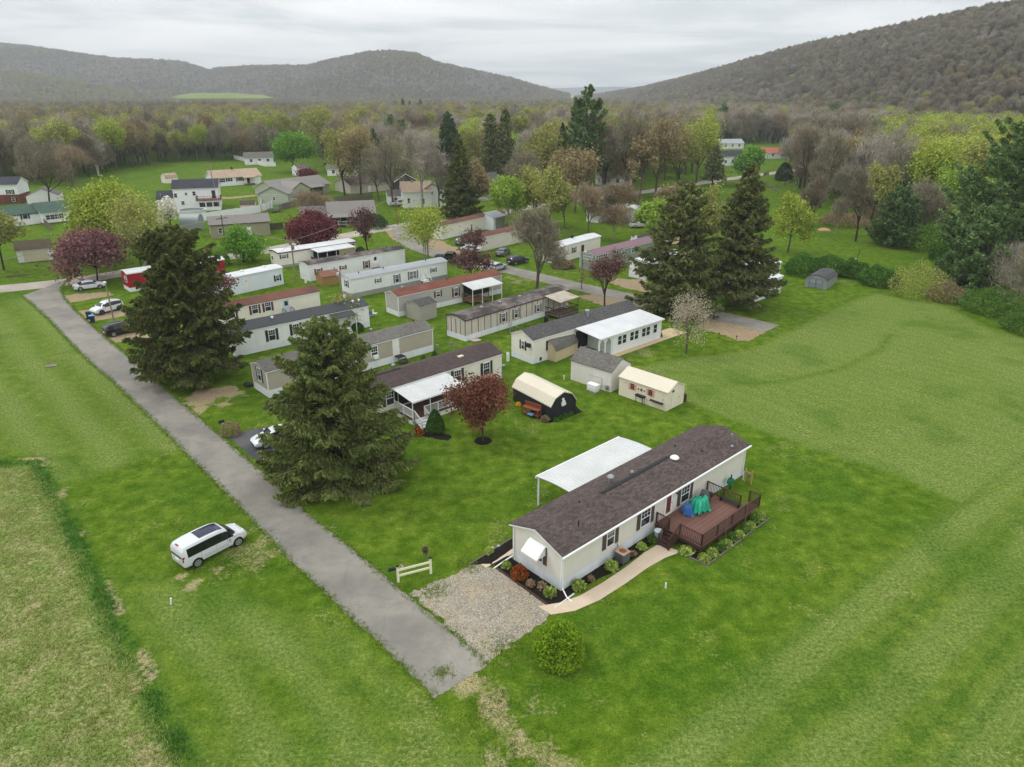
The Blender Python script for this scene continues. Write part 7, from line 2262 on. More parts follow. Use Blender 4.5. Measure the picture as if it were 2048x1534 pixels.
        for x in sh['pillars']:
            sm.box(x - .008, s * .905 - .012, .42, x + .008, s * .905 + .012, st[4][2] - .03)
        if sh['pillars']:
            sm.build('door_seam', SEAM, bo)
        hd = MB()
        for x in sh['pillars']:
            hd.box(x - .30, s * .915 - .02, .86, x - .12, s * .915 + .02, .90)
        hd.build('door_handle', body, bo)
    bm_ = MB().box(xf - .20, -.55, .38, xf + .006, .55, .52).build('grille', TRIMB, root, bevel=0.02)
    bp = MB().box(xr - .03, -.24, .62 if shape != 'minivan' else .70, xr + .03, .24, .73 if shape != 'minivan' else .82).build('number_plate', TRIM, root)
    if 'moonroof' in extras:
        zz = 1.87
        q = MB()
        vs = []
        rows = [(-.95 + .1 * i, 0) for i in range(18)]
        for x, z in rows:
            vs += [(x, -.52, z + .012), (x, .52, z + .012)]
        zz = [np.interp(x, xs, [r_[7][2] for r_ in rings]) for x, _ in rows]
        vs = []
        for (x, _), z in zip(rows, zz):
            for y in (-.54, -.27, 0, .27, .54):
                vs.append((x, y, z + .022 - .02 * (y / .54) ** 2))
        q.add(vs, [(a * 5 + b, a * 5 + b + 1, (a + 1) * 5 + b + 1, (a + 1) * 5 + b) for a in range(17) for b in range(4)])
        q.build('glass_roof', mat('moonroof_glass', (26, 32, 58), 0.1, 0.4, 1.2, 0.0, 0.6), root)
        MB().box(-2.30, -.17, 1.80, -2.20, .17, 1.845).build('brake_light', LAMP_R, root)
    if 'rack' in extras:
        for s in (-1, 1):
            MB().path([(-1.4, s * .60, 1.66), (-1.3, s * .60, 1.73), (.1, s * .60, 1.73), (.2, s * .60, 1.66)], .022).build('roof_rail', RIM, root)
    return root

CAR_W, CAR_B, CAR_G, CAR_S = paint('paint_car_white', (206, 209, 212)), paint('paint_car_black', (26, 28, 31)), paint('paint_car_grey', (96, 99, 103)), paint('paint_car_silver', (176, 180, 184))
van = car('minivan', 'parked_van', 'white passenger van with dark glass roof parked on the grass by the lane', (399, 1131), (474, 1092), CAR_W, extras=('moonroof',))
# small dark emblem on the front door of the van
em = MB()
for k in range(10):
    t0, t1 = -0.6 + k * 0.42, -0.6 + (k + 1) * 0.42
    r = 0.085
    em.beam((.98 + r * math.cos(t0) * .7, -.922, .80 + r * math.sin(t0)), (.98 + r * math.cos(t1) * .7, -.922, .80 + r * math.sin(t1)), .012, .035)
em.box(.95, -.928, .62, 1.02, -.917, .70)
em.build('emblem', BLACKP, van)
MB().box(-.95, -.921, .50, .75, -.914, .70).build('side_panel', mat('paint_lower_grey', (184, 188, 186), 0.4, 0.04, 1, 0.02), van)
car('sedan', 'parked_car', 'white sedan on the gravel pull-in nearest the cross street', (163, 582), (200, 577), CAR_W)
car('suv', 'parked_car', 'white crossover with black wheels behind the recycling bins', (240, 620), (203, 630), CAR_W, RIM_D, ('rack',), side=-1)
car('suv', 'parked_car', 'black car with roof bars nosed under the dark spruce', (231, 673), (268, 665), CAR_B, RIM, ('rack',))
car('sedan', 'parked_car', 'white car nose out on the dark driveway under the near spruce', None, None, CAR_W, yaw=E1 + math.pi - 0.1, at=(556, 882))
car('sedan', 'parked_car', 'grey sedan parked under the left side of the bare maple', (1003, 516), (1024, 505), CAR_G, side=1)
car('suv', 'parked_car', 'dark car in front of the cream trailer beside the small plum tree', (925, 492), (940, 486), CAR_G, side=1)
car('sedan', 'parked_car', 'white sedan between the two dark plum trees', None, None, CAR_W, yaw=2.6, at=(943, 503))
car('sedan', 'parked_car', 'silver sedan behind the end of the red brown roofed home', None, None, CAR_S, yaw=0.9, at=(993, 540))
car('suv', 'parked_car', 'dark blue small car beneath the bare maple twigs', None, None, paint('paint_car_navy', (44, 48, 64)), yaw=0.7, at=(1036, 527))

def pickup(label, at, yaw, body, scale=1.0):
    root = empty('pickup_truck', P(*at), yaw, label, 'pickup')
    pr = [(-2.7, .45), (2.75, .42), (2.85, .62), (2.80, 1.02), (1.45, 1.15), (.85, 1.78), (-.55, 1.80), (-.75, 1.20), (-2.7, 1.20)]
    b = MB().prism_y(pr, -.93, .93)
    b.build('body', body, root, bevel=0.05, smooth=True)
    MB().box(-2.55, -.78, 1.12, -.85, .78, 1.215).build('truck_bed', TRIMB, root)
    for s in (-1, 1):
        MB().prism_y([(1.30, 1.20), (.83, 1.70), (-.48, 1.72), (-.62, 1.22)], s * .935 - .006, s * .935 + .006).build('side_window', CARGLASS, root)
        MB().box(2.72, s * .72 - .14, .78, 2.86, s * .72 + .14, .96).build('headlight', LAMP_W, root)
        MB().box(-2.73, s * .86 - .05, .8, -2.68, s * .86 + .05, 1.12).build('taillight', LAMP_R, root)
        for wx in (-1.7, 1.75):
            w = MB().tube((wx, s * .72, .39), (wx, s * .96, .39), .39, n=20).build('wheel', TYRE, root)
            MB().tube((wx, s * .95, .39), (wx, s * .968, .39), .22, n=14).build('rim', RIM, w)
    q = MB().add([(1.44, -.78, 1.185), (1.44, .78, 1.185), (.90, .74, 1.76), (.90, -.74, 1.76), (1.40, -.78, 1.16), (1.40, .78, 1.16), (.86, .74, 1.73), (.86, -.74, 1.73)], [(0, 1, 2, 3), (7, 6, 5, 4), (0, 4, 5, 1), (1, 5, 6, 2), (2, 6, 7, 3), (3, 7, 4, 0)])
    q.build('windshield', CARGLASS, root)
    return root

pickup('black pickup truck at the end of the grey roofed white home', (899, 523), -0.15, CAR_B)
pickup('silver pickup truck between the small garage and the cream house', (800, 412), 0.3, CAR_S)
pickup('white pickup truck in the dirt yard by the camper', (1281, 455), 0.2, CAR_W)

# ================================================================== NEAR HOME GARDEN
NX = NEAR.world
def bed(pts, label, edge=None):
    o = sheet('garden_bed', [NX(x, y) for x, y in pts], MULCH, 0.008, 0.015, label, 0.3, 31, thick=0.03)
    return o
bed([(-1.55, -0.35), (-1.45, 5.15), (-0.02, 5.15), (-0.02, -0.02), (8.9, -0.02), (8.95, -0.85), (6.6, -1.02), (4.2, -1.0), (2.0, -0.72), (0.8, -0.62), (-0.2, -0.75), (-1.1, -0.75)], 'black mulch bed wrapping the front corner of the near home')
bed([(9.1, -2.75), (9.35, -4.85), (17.75, -4.8), (17.75, -4.1), (10.3, -4.02), (9.85, -2.3)], 'black mulch bed along the brown deck')
bed([(-1.5, 5.25), (-2.6, 6.15), (4.5, 6.6), (4.5, 5.95)], 'narrow mulch bed beside the short side walk')
ed = MB()
def edge_line(mb, pts, w=0.10, h=0.10):
    for a, b in zip(pts[:-1], pts[1:]):
        mb.beam(NX(*a, h / 2), NX(*b, h / 2), w, h)
edge_line(ed, [(9.1, -2.8), (9.33, -4.92), (17.8, -4.87)])
tag(ed.build('garden_edging', WOODG), 'grey timber edging round the mulch bed by the deck', 'edging')
ed = MB()
edge_line(ed, [(-1.58, -0.3), (-1.50, 5.2)])
tag(ed.build('garden_edging', RAIL), 'brown timber edging between the gravel drive and the front bed', 'edging')
ed = MB()
edge_line(ed, [(-2.65, 6.2), (1.5, 6.48)], 0.09, 0.08)
tag(ed.build('garden_edging', WOODG), 'pale edging beside the short side walk', 'edging')
for i in range(12):
    t = i / 11
    q = NX(-1.35 + 1.75 * t, -0.84 + 0.10 * t, 0)
    o = MB().dome((0, 0, 0.03), 0.075, 0.055, 0.06, 8, 4, -0.5).build('edging_stone', WHITE, smooth=True)
    o.location = q
    tag(o, 'small white stone edging the front corner bed', 'stone', 'white stones along the front bed')

def clump(px, py, w, h, label, seed, leaf=None, n=260, ls=0.15, nm='garden_plant', cat='plant', open_=0.8):
    return shrub(nm, (px, py), w, h, label, seed, leaf or L_SHRUB, n, ls, cat=cat, open_=open_, group='plants in the near home beds')
L_HOSTA = leaf_mat('leaves_hosta', (112, 138, 52), (160, 172, 96), 0.75)
clump(1100, 1190, 22, 17, 'light green hosta at the outer corner of the front bed', 1, L_HOSTA)
clump(1157, 1176, 24, 18, 'light green hosta just right of the front corner', 2, L_HOSTA)
clump(1182, 1160, 12, 8, 'small sparse plant between two hostas', 3, L_DRY, 120)
clump(1222, 1137, 24, 18, 'light green hosta left of the air conditioner unit', 4, L_HOSTA)
clump(1265, 1109, 12, 8, 'small dry plant right of the air conditioner unit', 5, L_DRY, 120)
clump(1283, 1096, 16, 11, 'leafy plant halfway from the air conditioner to the steps', 6, L_HOSTA)
clump(1306, 1083, 18, 13, 'dark leafy plant beside the rain barrel', 7, L_SHRUB)
clump(1039, 1154, 34, 26, 'rusty orange bush in the front bed under the awning', 8, L_BURN, 1500, 0.07, 'garden_bush', 'shrub', 0.35)
clump(1061, 1172, 18, 15, 'left of two dry brown plants in the front bed', 9, L_DRY, 400, 0.06)
clump(1084, 1176, 18, 15, 'right of two dry brown plants in the front bed', 10, L_DRY, 400, 0.06)
clump(1012, 1134, 16, 12, 'green plant by the white downspout end', 11, L_HOSTA)
clump(977, 1106, 14, 10, 'hosta in the narrow bed by the side walk', 12, L_HOSTA)
for i, (x, y, w) in enumerate(((1371, 1106, 24), (1408, 1121, 22), (1425, 1110, 22), (1452, 1092, 20), (1478, 1074, 18), (1500, 1056, 18), (1520, 1036, 18), (1440, 1098, 16), (1465, 1080, 16), (1490, 1063, 16), (1510, 1046, 16))):
    pos = ('at the walk end', 'at the outer timber corner', 'second from the outer timber corner', 'third from the outer timber corner', 'in the middle', 'second from the far end', 'at the far end', 'close to the deck near the outer corner', 'close to the deck left of the middle', 'close to the deck right of the middle', 'close to the deck near the far end')[i]
    clump(x, y, w, 13, ('hosta ' if i < 7 else 'dark plant ') + 'in the deck bed, ' + pos, 20 + i, L_HOSTA if i < 7 else L_SHRUB)
for i, (x, y) in enumerate(((1040, 1160), (985, 1097), (997, 1093), (1091, 1181))):
    o = MB().dome((0, 0, 0.05), 0.14, 0.10, 0.10, 9, 4, -0.5).build('garden_stone', mat('stone_pale', (176, 172, 166), 0.85, 0.15, 5, 0.1), smooth=True)
    o.location = P(x, y, 0.03)
    tag(o, ('pale stone under the rusty orange bush', 'small round stone in the narrow side bed', 'larger round stone in the narrow side bed', 'pale stone beside the outer hosta')[i], 'stone')

def at_near(name, x, y, rz=0.0, label=None, cat=None, z=0.0):
    return empty(name, NX(x, y, z), NEAR.head + rz, label, cat)

# air conditioner unit
r = at_near('air_conditioner', 5.45, -0.62, 0, 'square grey outdoor air conditioner with a rusty tan lid', 'air conditioner')
MB().box(-.36, -.36, 0.05, .36, .36, .78).build('casing', mat('ac_grille', (84, 88, 92), 0.6, 0.15, 8, 0.15, kind='vert'), r)
MB().box(-.40, -.40, .782, .40, .40, .85).build('lid', mat('ac_lid', (188, 164, 140), 0.7, 0.1, 3, 0.05, second=(160, 104, 76)), r, bevel=0.02)
MB().tube((0, 0, .852), (0, 0, .88), .24, n=18).build('fan_grille', mat('rust', (142, 84, 62), 0.85, 0.2, 6, 0.15), r)
cb_ = MB().path([(.1, .38, .5), (.1, .55, 1.0), (.1, .60, 1.2)], .02).build('cable', PIPE_B, r)
# rain barrel / bin by the steps
r = at_near('water_barrel', 9.35, -0.75, 0, 'pale blue barrel between the wall and the deck steps', 'barrel')
MB().tube((0, 0, 0), (0, 0, .75), .26, .29, 16).build('barrel', mat('plastic_pale_blue', (150, 170, 190), 0.5, 0.05, 2, 0.03), r)
MB().tube((0, 0, .752), (0, 0, .80), .31, .28, 16).build('lid', mat('plastic_white', (214, 218, 222), 0.5, 0.05, 2, 0.03), r)
# tarpaulins over things on the deck
def tarp(name, x, y, rx, ry, h, m, label, seed, z=0.78, rz=0.0):
    """sheet draped over a few humps, with folds that run down to a ragged hem"""
    rng = np.random.default_rng(seed)
    n = 34
    g = np.linspace(-1, 1, n)
    U, Vv = np.meshgrid(g, g)
    rr = np.sqrt(U ** 2 + Vv ** 2)
    th = np.arctan2(Vv, U)
    hum = np.zeros_like(U)
    for k in range(4):
        cx, cy, s, a = rng.uniform(-.5, .5), rng.uniform(-.4, .4), rng.uniform(.34, .55), rng.uniform(.7, 1.0)
        hum = np.maximum(hum, a * np.exp(-(((U - cx) ** 2 + (Vv - cy) ** 2) / (2 * s * s)) ** 1.4))
    hum = np.minimum(hum, 0.62 + 0.10 * np.sin(5 * U + 3 * Vv + seed)) / 0.7
    fold = 0.06 * np.sin(9 * th + 4 * rr + seed) + 0.05 * np.sin(15 * th + 2 * seed) + 0.12 * (vnoise(U, Vv, .22, seed) - .5)
    Z = h * np.clip(hum + fold * (0.5 + rr), 0.0, 1.1) * np.clip((1.08 - rr) * 3, 0, 1)
    k = 1 + 0.10 * np.sin(5 * th + seed) + 0.08 * np.sin(11 * th)
    V = np.stack([U * rx * k, Vv * ry * k, Z + 0.012], -1).reshape(-1, 3)
    I = np.arange(n * n).reshape(n, n)
    keep = (rr[:-1, :-1] < 1.02)
    F = np.stack([I[:-1, :-1], I[:-1, 1:], I[1:, 1:], I[1:, :-1]], -1)[keep]
    o = link(name, mesh_np(name, V, F, m, smooth=True))
    o.location = NX(x, y, z)
    o.rotation_euler = (0, 0, NEAR.head + rz)
    return tag(o, label, 'tarpaulin')
TG = mat('tarp_green', (20, 160, 122), 0.45, 0.12, 2.5, 0.10, 0.4, second=(16, 136, 104))
TB = mat('tarp_blue', (52, 104, 168), 0.5, 0.15, 2.5, 0.12, 0.4)
tarp('covered_furniture', 14.0, -1.05, 1.1, 0.8, 0.95, TG, 'bright green tarpaulin heaped over furniture on the deck', 3, rz=0.3)
tarp('covered_chair', 12.75, -0.95, 0.45, 0.5, 0.75, TB, 'bundled blue tarpaulin over a chair beside the green heap', 5)
tarp('covered_grill', 15.2, -0.75, 0.5, 0.45, 0.9, mat('cover_grey', (92, 92, 94), 0.7, 0.1, 3, 0.08), 'grey covered grill right of the green tarpaulin', 7)
r = at_near('planter_box', 15.65, -0.95, 0, 'square brown planter box in the deck corner', 'planter', 0.781)
MB().box(-.26, -.26, 0, .26, .26, .36).build('box', mat('planter_brown', (126, 92, 78), 0.8, 0.1, 3, 0.06), r)
MB().box(-.22, -.22, .361, .22, .22, .40).build('soil', MULCH, r)
r = at_near('deck_bench', 16.25, -2.3, 0, 'low black bench against the right railing of the deck', 'bench', 0.781)
MB().box(-.18, -.85, .30, .10, .85, .36).build('seat', BLACKP, r)
for y in (-.75, .75): MB().box(-.15, y - .03, 0, .08, y + .03, .298).build('leg', BLACKP, r)
tag(MB().path([NX(12.9, -2.35, .80), NX(13.75, -2.05, .80)], .02).build('stick', WOODG), 'thin pale stick lying on the deck boards', 'stick')
# coiled hose on the ground by the deck
hs = MB()
for k in range(3):
    pts = [(9.95 + (.30 + .05 * k) * math.cos(t), -3.0 + (.42 + .06 * k) * math.sin(t), .03 + .03 * k) for t in np.linspace(0, 2 * math.pi, 18)]
    hs.path([NX(*q) for q in pts], .02)
tag(hs.build('garden_hose', mat('hose_tan', (168, 150, 110), 0.7, 0.1, 3, 0.05)), 'tan hose coiled at the corner of the deck', 'hose')
r = at_near('hose_reel', 19.4, -0.5, 0, 'green hose reel on a black post at the far end of the near home', 'hose reel')
MB().box(-.04, -.04, 0, .04, .04, 1.35).build('post', BLACKP, r)
MB().tube((.06, -.1, .7), (.06, .22, .7), .30, .30, 14).build('hose', mat('hose_green', (30, 116, 80), 0.6, 0.1, 5, 0.1), r)
# propane tank and meter posts behind the far end
r = at_near('propane_tank', 22.5, 1.1, 0, 'white propane tank standing behind the near home', 'tank')
MB().box(-.45, -.60, .18, .45, .60, 1.25).build('tank', WHITE, r, bevel=0.14, smooth=True)
MB().box(-.55, -.7, 0, .55, .7, .1).build('base', mat('pad_concrete', (170, 166, 158), 0.9, 0.1, 2, 0.05), r)
r = at_near('meter_post', 21.4, -0.75, 0, 'yellowish wooden meter posts at the far corner of the near home', 'post')
MB().box(-.05, -.55, 0, .05, -.45, 1.25).box(-.05, .05, 0, .05, .15, 1.25).box(-.03, -.55, .85, .03, .15, 1.0).build('frame', mat('wood_yellow', (176, 150, 92), 0.8, 0.12, 3, 0.08), r)
MB().path([(.1, .3, 0), (.1, .3, .8), (.1, .1, 1.0)], .05).build('pipe', WHITE, r)
MB().box(-.14, -.35, .55, -.04, -.12, .85).build('meter', PIPE, r)

# ================================================================== YARD THINGS
def grp(name, px, rz, label, cat, group=None):
    return empty(name, P(*px), rz, label, cat, group)

# rail fence with mailbox and flag by the gravel drive
a, b = P(797, 1164), P(862, 1147)
d = (b - a)
hd = math.atan2(d.y, d.x)
r = empty('rail_fence', a, hd, 'short cream two-rail fence with black capped posts by the gravel drive', 'fence')
RL = mat('vinyl_cream', (226, 222, 196), 0.5, 0.04, 1, 0.02)
Lf = d.length
for x in (0, Lf):
    p = MB().box(x - .07, -.07, 0, x + .07, .07, 1.22).build('post', RL, r)
    MB().box(x - .085, -.085, 1.223, x + .085, .085, 1.34).build('post_cap', BLACKP, p, bevel=0.02)
for z in (.42, .86):
    MB().box(.07, -.025, z, Lf - .07, .025, z + .15).build('rail', RL, r)
r = empty('mailbox', a + Vector((0, 0, 1.05)), hd, 'black mailbox reaching out from the left post of the cream fence', 'mailbox')
MB().prism([(-.09, 0), (.09, 0), (.09, .14), (.06, .20), (0, .225), (-.06, .20), (-.09, .14)], -.62, -.18).build('box', BLACKP, r)
MB().box(-.18, -.03, .02, -.08, .03, .07).build('bracket', BLACKP, r)
r = empty('flag', a + Vector((0, 0, 1.2)), hd, 'small red white and blue flag on the left fence post', 'flag')
MB().tube((.08, 0, -.05), (.34, 0, .16), .012).build('flag_stick', WHITE, r)
for i in range(6):
    MB().box(.14, -.004, .02 - .035 * i, .42, .006, .052 - .035 * i).build('stripe', mat('flag_red', (186, 60, 62), 0.7, 0.05, 3, 0.03) if i % 2 == 0 else WHITE, r)
MB().box(.138, -.008, -.05, .25, .010, .055).build('canton', mat('flag_navy', (52, 60, 104), 0.7, 0.05, 3, 0.03), r)

r = grp('mailbox', (450, 866), E1, 'white mailbox post with black mailbox by the lane', 'mailbox')
MB().box(-.06, -.06, 0, .06, .06, 1.15).build('post', WHITE, r)
MB().prism([(-.10, 1.15), (.10, 1.15), (.10, 1.30), (.06, 1.38), (-.06, 1.38), (-.10, 1.30)], -.42, .10).build('box', BLACKP, r)
for i, (x, y, h) in enumerate(((530, 926, .9), (542, 941, .55))):
    r = grp('marker_post', (x, y), E1, ('taller', 'shorter')[i] + ' of two white posts at the corner of the dark driveway', 'post')
    MB().box(-.05, -.05, 0, .05, .05, h).build('post', WHITE, r)
    MB().box(-.06, -.06, h + .002, .06, .06, h + .05).build('post_cap', WHITE, r)
for (x, y, h, lb) in ((1331, 1176, .42, 'white pipe stub standing in the lawn below the near home'), (342, 1209, .5, 'leaning white marker stake in the left lawn'), (985, 765, .7, 'white stake between the two homes near the white shed'), (1128, 760, .6, 'white stake left of the plain white shed')):
    o = MB().tube((0, 0, 0), (.08 if 'lean' in lb else 0, 0, h), .055, n=10).build('marker_stake', WHITE)
    o.location = P(x, y)
    tag(o, lb, 'stake')
# generator by the white shed
r = grp('generator', (1186, 782), R(-47), 'white boxy generator at the wall of the plain white shed', 'generator')
MB().box(-.62, -.36, .06, .62, .36, .80).build('casing', WHITE, r, bevel=0.06, smooth=True)
MB().box(-.66, -.38, .805, .66, .38, .86).build('lid', TRIM, r, bevel=0.02)
MB().box(-.75, -.5, 0, .75, .5, .055).build('pad', WOODG, r)
r = grp('gas_meter', (1214, 784), 0.2, 'grey gas meter pipes at the corner of the plain white shed', 'gas meter')
MB().path([(0, 0, 0), (0, 0, .7), (-.6, .3, .7), (-.6, .3, .3)], .03).build('pipe', PIPE, r)
MB().box(-.2, -.15, .3, .12, .15, .75).build('meter', PIPE, r, bevel=0.03)
# black grill in front of the cream shed
r = grp('grill', (1280, 806), R(-47), 'black flat top grill on legs in front of the cream shed', 'grill')
MB().box(-.5, -.26, .72, .5, .26, .88).build('grill_top', BLACKP, r)
for x in (-.42, .42):
    for y in (-.2, .2): MB().box(x - .025, y - .025, 0, x + .025, y + .025, .718).build('leg', BLACKP, r)
MB().box(-.56, -.30, .882, .56, .30, .91).build('lid', DARK, r)
r = grp('barrel', (1367, 803), 0, 'dark brown barrel at the far corner of the cream shed', 'barrel')
MB().tube((0, 0, 0), (0, 0, .8), .28, .28, 14).build('barrel', RAIL, r)
MB().tube((0, 0, .802), (0, 0, .84), .30, .26, 14).build('lid', DARK, r)
# wooden bench shelf by the black shed, dry flowers, bed
r = grp('potting_bench', (1063, 832), R(-38), 'red brown potting bench against the black shed', 'bench')
RB = mat('wood_red_brown', (128, 70, 46), 0.7, 0.15, 2, 0.08)
MB().box(-1.0, -.30, .85, 1.0, .30, .92).build('top', RB, r)
MB().box(-.98, -.28, .25, .98, .28, .30).build('shelf', RB, r)
for x in (-.95, .95):
    for y in (-.25, .25): MB().box(x - .05, y - .05, 0, x + .05, y + .05, .848).build('leg', RB, r)
MB().box(-1.0, .24, .923, 1.0, .30, 1.35).build('backrest', RB, r)
o = MB().box(-.3, -.2, 0, .3, .2, .14).build('storage_bin', mat('plastic_blue', (96, 136, 176), 0.5, 0.1, 3, 0.05), bevel=0.03)
o.location = P(1061, 830, .305); o.rotation_euler = (0, 0, R(-38))
tag(o, 'pale blue bin on the shelf of the potting bench', 'bin')
shrub('garden_bush', (1090, 842), 18, 13, 'dry tan bush at the front corner of the black shed', 41, L_DRY, 700, 0.08)
shrub('garden_plant', (1037, 812), 10, 10, 'yellow flowers at the left end of the potting bench', 42, leaf_mat('petals_yellow', (214, 160, 30), (232, 184, 54), 0.8), 240, 0.07, cat='plant')
sheet('garden_bed', Wp([(1036, 820), (1096, 846), (1108, 844), (1165, 824), (1152, 812), (1120, 826), (1100, 842)]), MULCH, 0.008, 0.03, 'mulch bed round the black gambrel shed', 0.3, 44)
for i, (x, y) in enumerate(((1112, 842), (1122, 838), (1132, 834), (1142, 829))):
    shrub('garden_plant', (x, y), 12, 8, ('nearest', 'second', 'third', 'farthest')[i] + ' of four low green plants beside the black shed', 50 + i, L_HEDGE, 320, 0.08, cat='plant')
sheet('garden_bed', Wp([(820, 862), (835, 852), (870, 862), (905, 872), (895, 882), (850, 874)]), MULCH, 0.006, 0.05, 'mulch under the white porch', 0.3, 45)
shrub('garden_bush', (835, 868), 26, 12, 'reddish brown low plants at the foot of the porch steps', 46, L_BURN, 600, 0.08)
q = P(966, 882)
sheet('mulch_ring', [q + Vector((0.85 * math.cos(t), 0.85 * math.sin(t), 0)) for t in np.linspace(0, 6.0, 18)], MULCH, 0.006, 0.03, 'mulch ring under the red brown tree', 0.3, 46)
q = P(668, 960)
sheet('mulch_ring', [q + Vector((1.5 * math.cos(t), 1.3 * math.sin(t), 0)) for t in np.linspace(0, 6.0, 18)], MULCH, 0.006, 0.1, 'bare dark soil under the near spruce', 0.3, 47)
# wheelie bins
for px, lidm, lb in (((186, 645), mat('plastic_sky', (84, 164, 214), 0.45, 0.04, 2, 0.02), 'dark bin with bright blue lid at the lane edge'), ((179, 638), BLACKP, 'dark bin with black lid behind the blue lidded one')):
    r = grp('wheelie_bin', px, E1 + 1.2, lb, 'bin')
    mb = MB().add([(-.24, -.26, .06), (.24, -.26, .06), (.24, .22, .06), (-.24, .22, .06), (-.29, -.33, 1.0), (.29, -.33, 1.0), (.29, .30, 1.0), (-.29, .30, 1.0)], [(0, 3, 2, 1), (4, 5, 6, 7), (0, 1, 5, 4), (1, 2, 6, 5), (2, 3, 7, 6), (3, 0, 4, 7)])
    mb.build('bin_body', mat('plastic_navy', (34, 44, 62), 0.5, 0.06, 2, 0.03), r)
    MB().box(-.31, -.36, 1.003, .31, .36, 1.07).build('lid', lidm, r, bevel=0.02)
    for s in (-1, 1): MB().tube((s * .24, .28, .12), (s * .30, .28, .12), .12, n=12).build('wheel', TYRE, r)
# person standing on the park road
def person(px, yaw, label):
    base = P(*px)
    root = empty('person', base, yaw, label, 'person')
    H = 1.74
    J = {'pel': (0, 0, .95), 'wai': (0, 0, 1.10), 'che': (0, 0, 1.32), 'nec': (0, 0, 1.47), 'hd1': (0, .01, 1.56), 'hd2': (0, .02, 1.66), 'top': (0, .0, 1.73)}
    for s, k in ((-1, 'l'), (1, 'r')):
        J.update({'hip' + k: (s * .10, 0, .90), 'kne' + k: (s * .12, .02, .50), 'ank' + k: (s * .13, -.02, .09), 'toe' + k: (s * .15, .15, .04),
                  'sho' + k: (s * .19, 0, 1.42), 'elb' + k: (s * .25, -.03, 1.14), 'wri' + k: (s * .26, .06, .90), 'han' + k: (s * .26, .09, .83)})
    E = [('pel', 'wai'), ('wai', 'che'), ('che', 'nec'), ('nec', 'hd1'), ('hd1', 'hd2'), ('hd2', 'top')]
    Rr = {'pel': .145, 'wai': .13, 'che': .15, 'nec': .06, 'hd1': .085, 'hd2': .10, 'top': .055}
    for k in 'lr':
        E += [('pel', 'hip' + k), ('hip' + k, 'kne' + k), ('kne' + k, 'ank' + k), ('ank' + k, 'toe' + k), ('che', 'sho' + k), ('sho' + k, 'elb' + k), ('elb' + k, 'wri' + k), ('wri' + k, 'han' + k)]
        Rr.update({'hip' + k: .10, 'kne' + k: .06, 'ank' + k: .042, 'toe' + k: .035, 'sho' + k: .065, 'elb' + k: .045, 'wri' + k: .03, 'han' + k: .032})
        for f in range(5):
            nm = 'f%d%s' % (f, k)
            s = -1 if k == 'l' else 1
            w = J['han' + k]
            if f < 4:
                J[nm] = (w[0] - s * .005, w[1] - .03 + .02 * f, w[2] - .09 + .006 * abs(f - 1.5))
            else:
                J[nm] = (w[0] - s * .01, w[1] + .055, w[2] - .03)
            Rr[nm] = .010
            E.append(('han' + k, nm))
    names = list(J)
    def skin_mesh(nm, keys, grow, m):
        ks = [k for k in names if k in keys]
        me = bpy.data.meshes.new(nm)
        me.from_pydata([J[k] for k in ks], [(ks.index(a), ks.index(b)) for a, b in E if a in ks and b in ks], [])
        o = bpy.data.objects.new(nm, me)
        COL.objects.link(o)
        o.parent = root
        md = o.modifiers.new('skin', 'SKIN')
        for i, k in enumerate(ks):
            rr = Rr[k] * grow
            me.skin_vertices[0].data[i].radius = (rr, rr)
        me.skin_vertices[0].data[0].use_root = True
        o.modifiers.new('sub', 'SUBSURF').levels = 1
        me.materials.append(m)
        return o
    skin_mesh('body', set(names), 1.0, mat('skin', (196, 150, 124), 0.6, 0.05, 3, 0.03))
    skin_mesh('shirt', {'pel', 'wai', 'che', 'shol', 'shor', 'elbl', 'elbr'}, 1.12, BLACKP)
    skin_mesh('shorts', {'pel', 'hipl', 'hipr'}, 1.14, DARK)
    skin_mesh('socks', {'anklel'} | {'kne' + k for k in 'lr'} | {'ank' + k for k in 'lr'} | {'toe' + k for k in 'lr'}, 1.10, WHITE)
    h = MB().dome((0, -.012, 1.655), .112, .118, .11, 14, 6, -0.1)
    h.build('hair', mat('hair_dark', (48, 38, 32), 0.7, 0.15, 8, 0.1), root, smooth=True)
    f = MB()
    for s in (-1, 1): f.dome((s * .035, .105, 1.645), .012, .008, .008, 6, 3, -0.9)
    f.build('eyes', BLACKP, root)
    MB().dome((0, .115, 1.615), .014, .022, .02, 8, 4, -0.9).build('nose', MATS['skin'], root)
    MB().box(-.025, .098, 1.572, .025, .108, 1.58).build('mouth', mat('lips', (150, 90, 84), 0.6, 0.05, 3, 0.03), root)
    for s in (-1, 1): MB().dome((s * .102, .0, 1.62), .014, .026, .036, 8, 4, -0.9).build('ear', MATS['skin'], root)
person((1324, 603), 2.4, 'person in black with white trousers standing on the park road under the spruce')

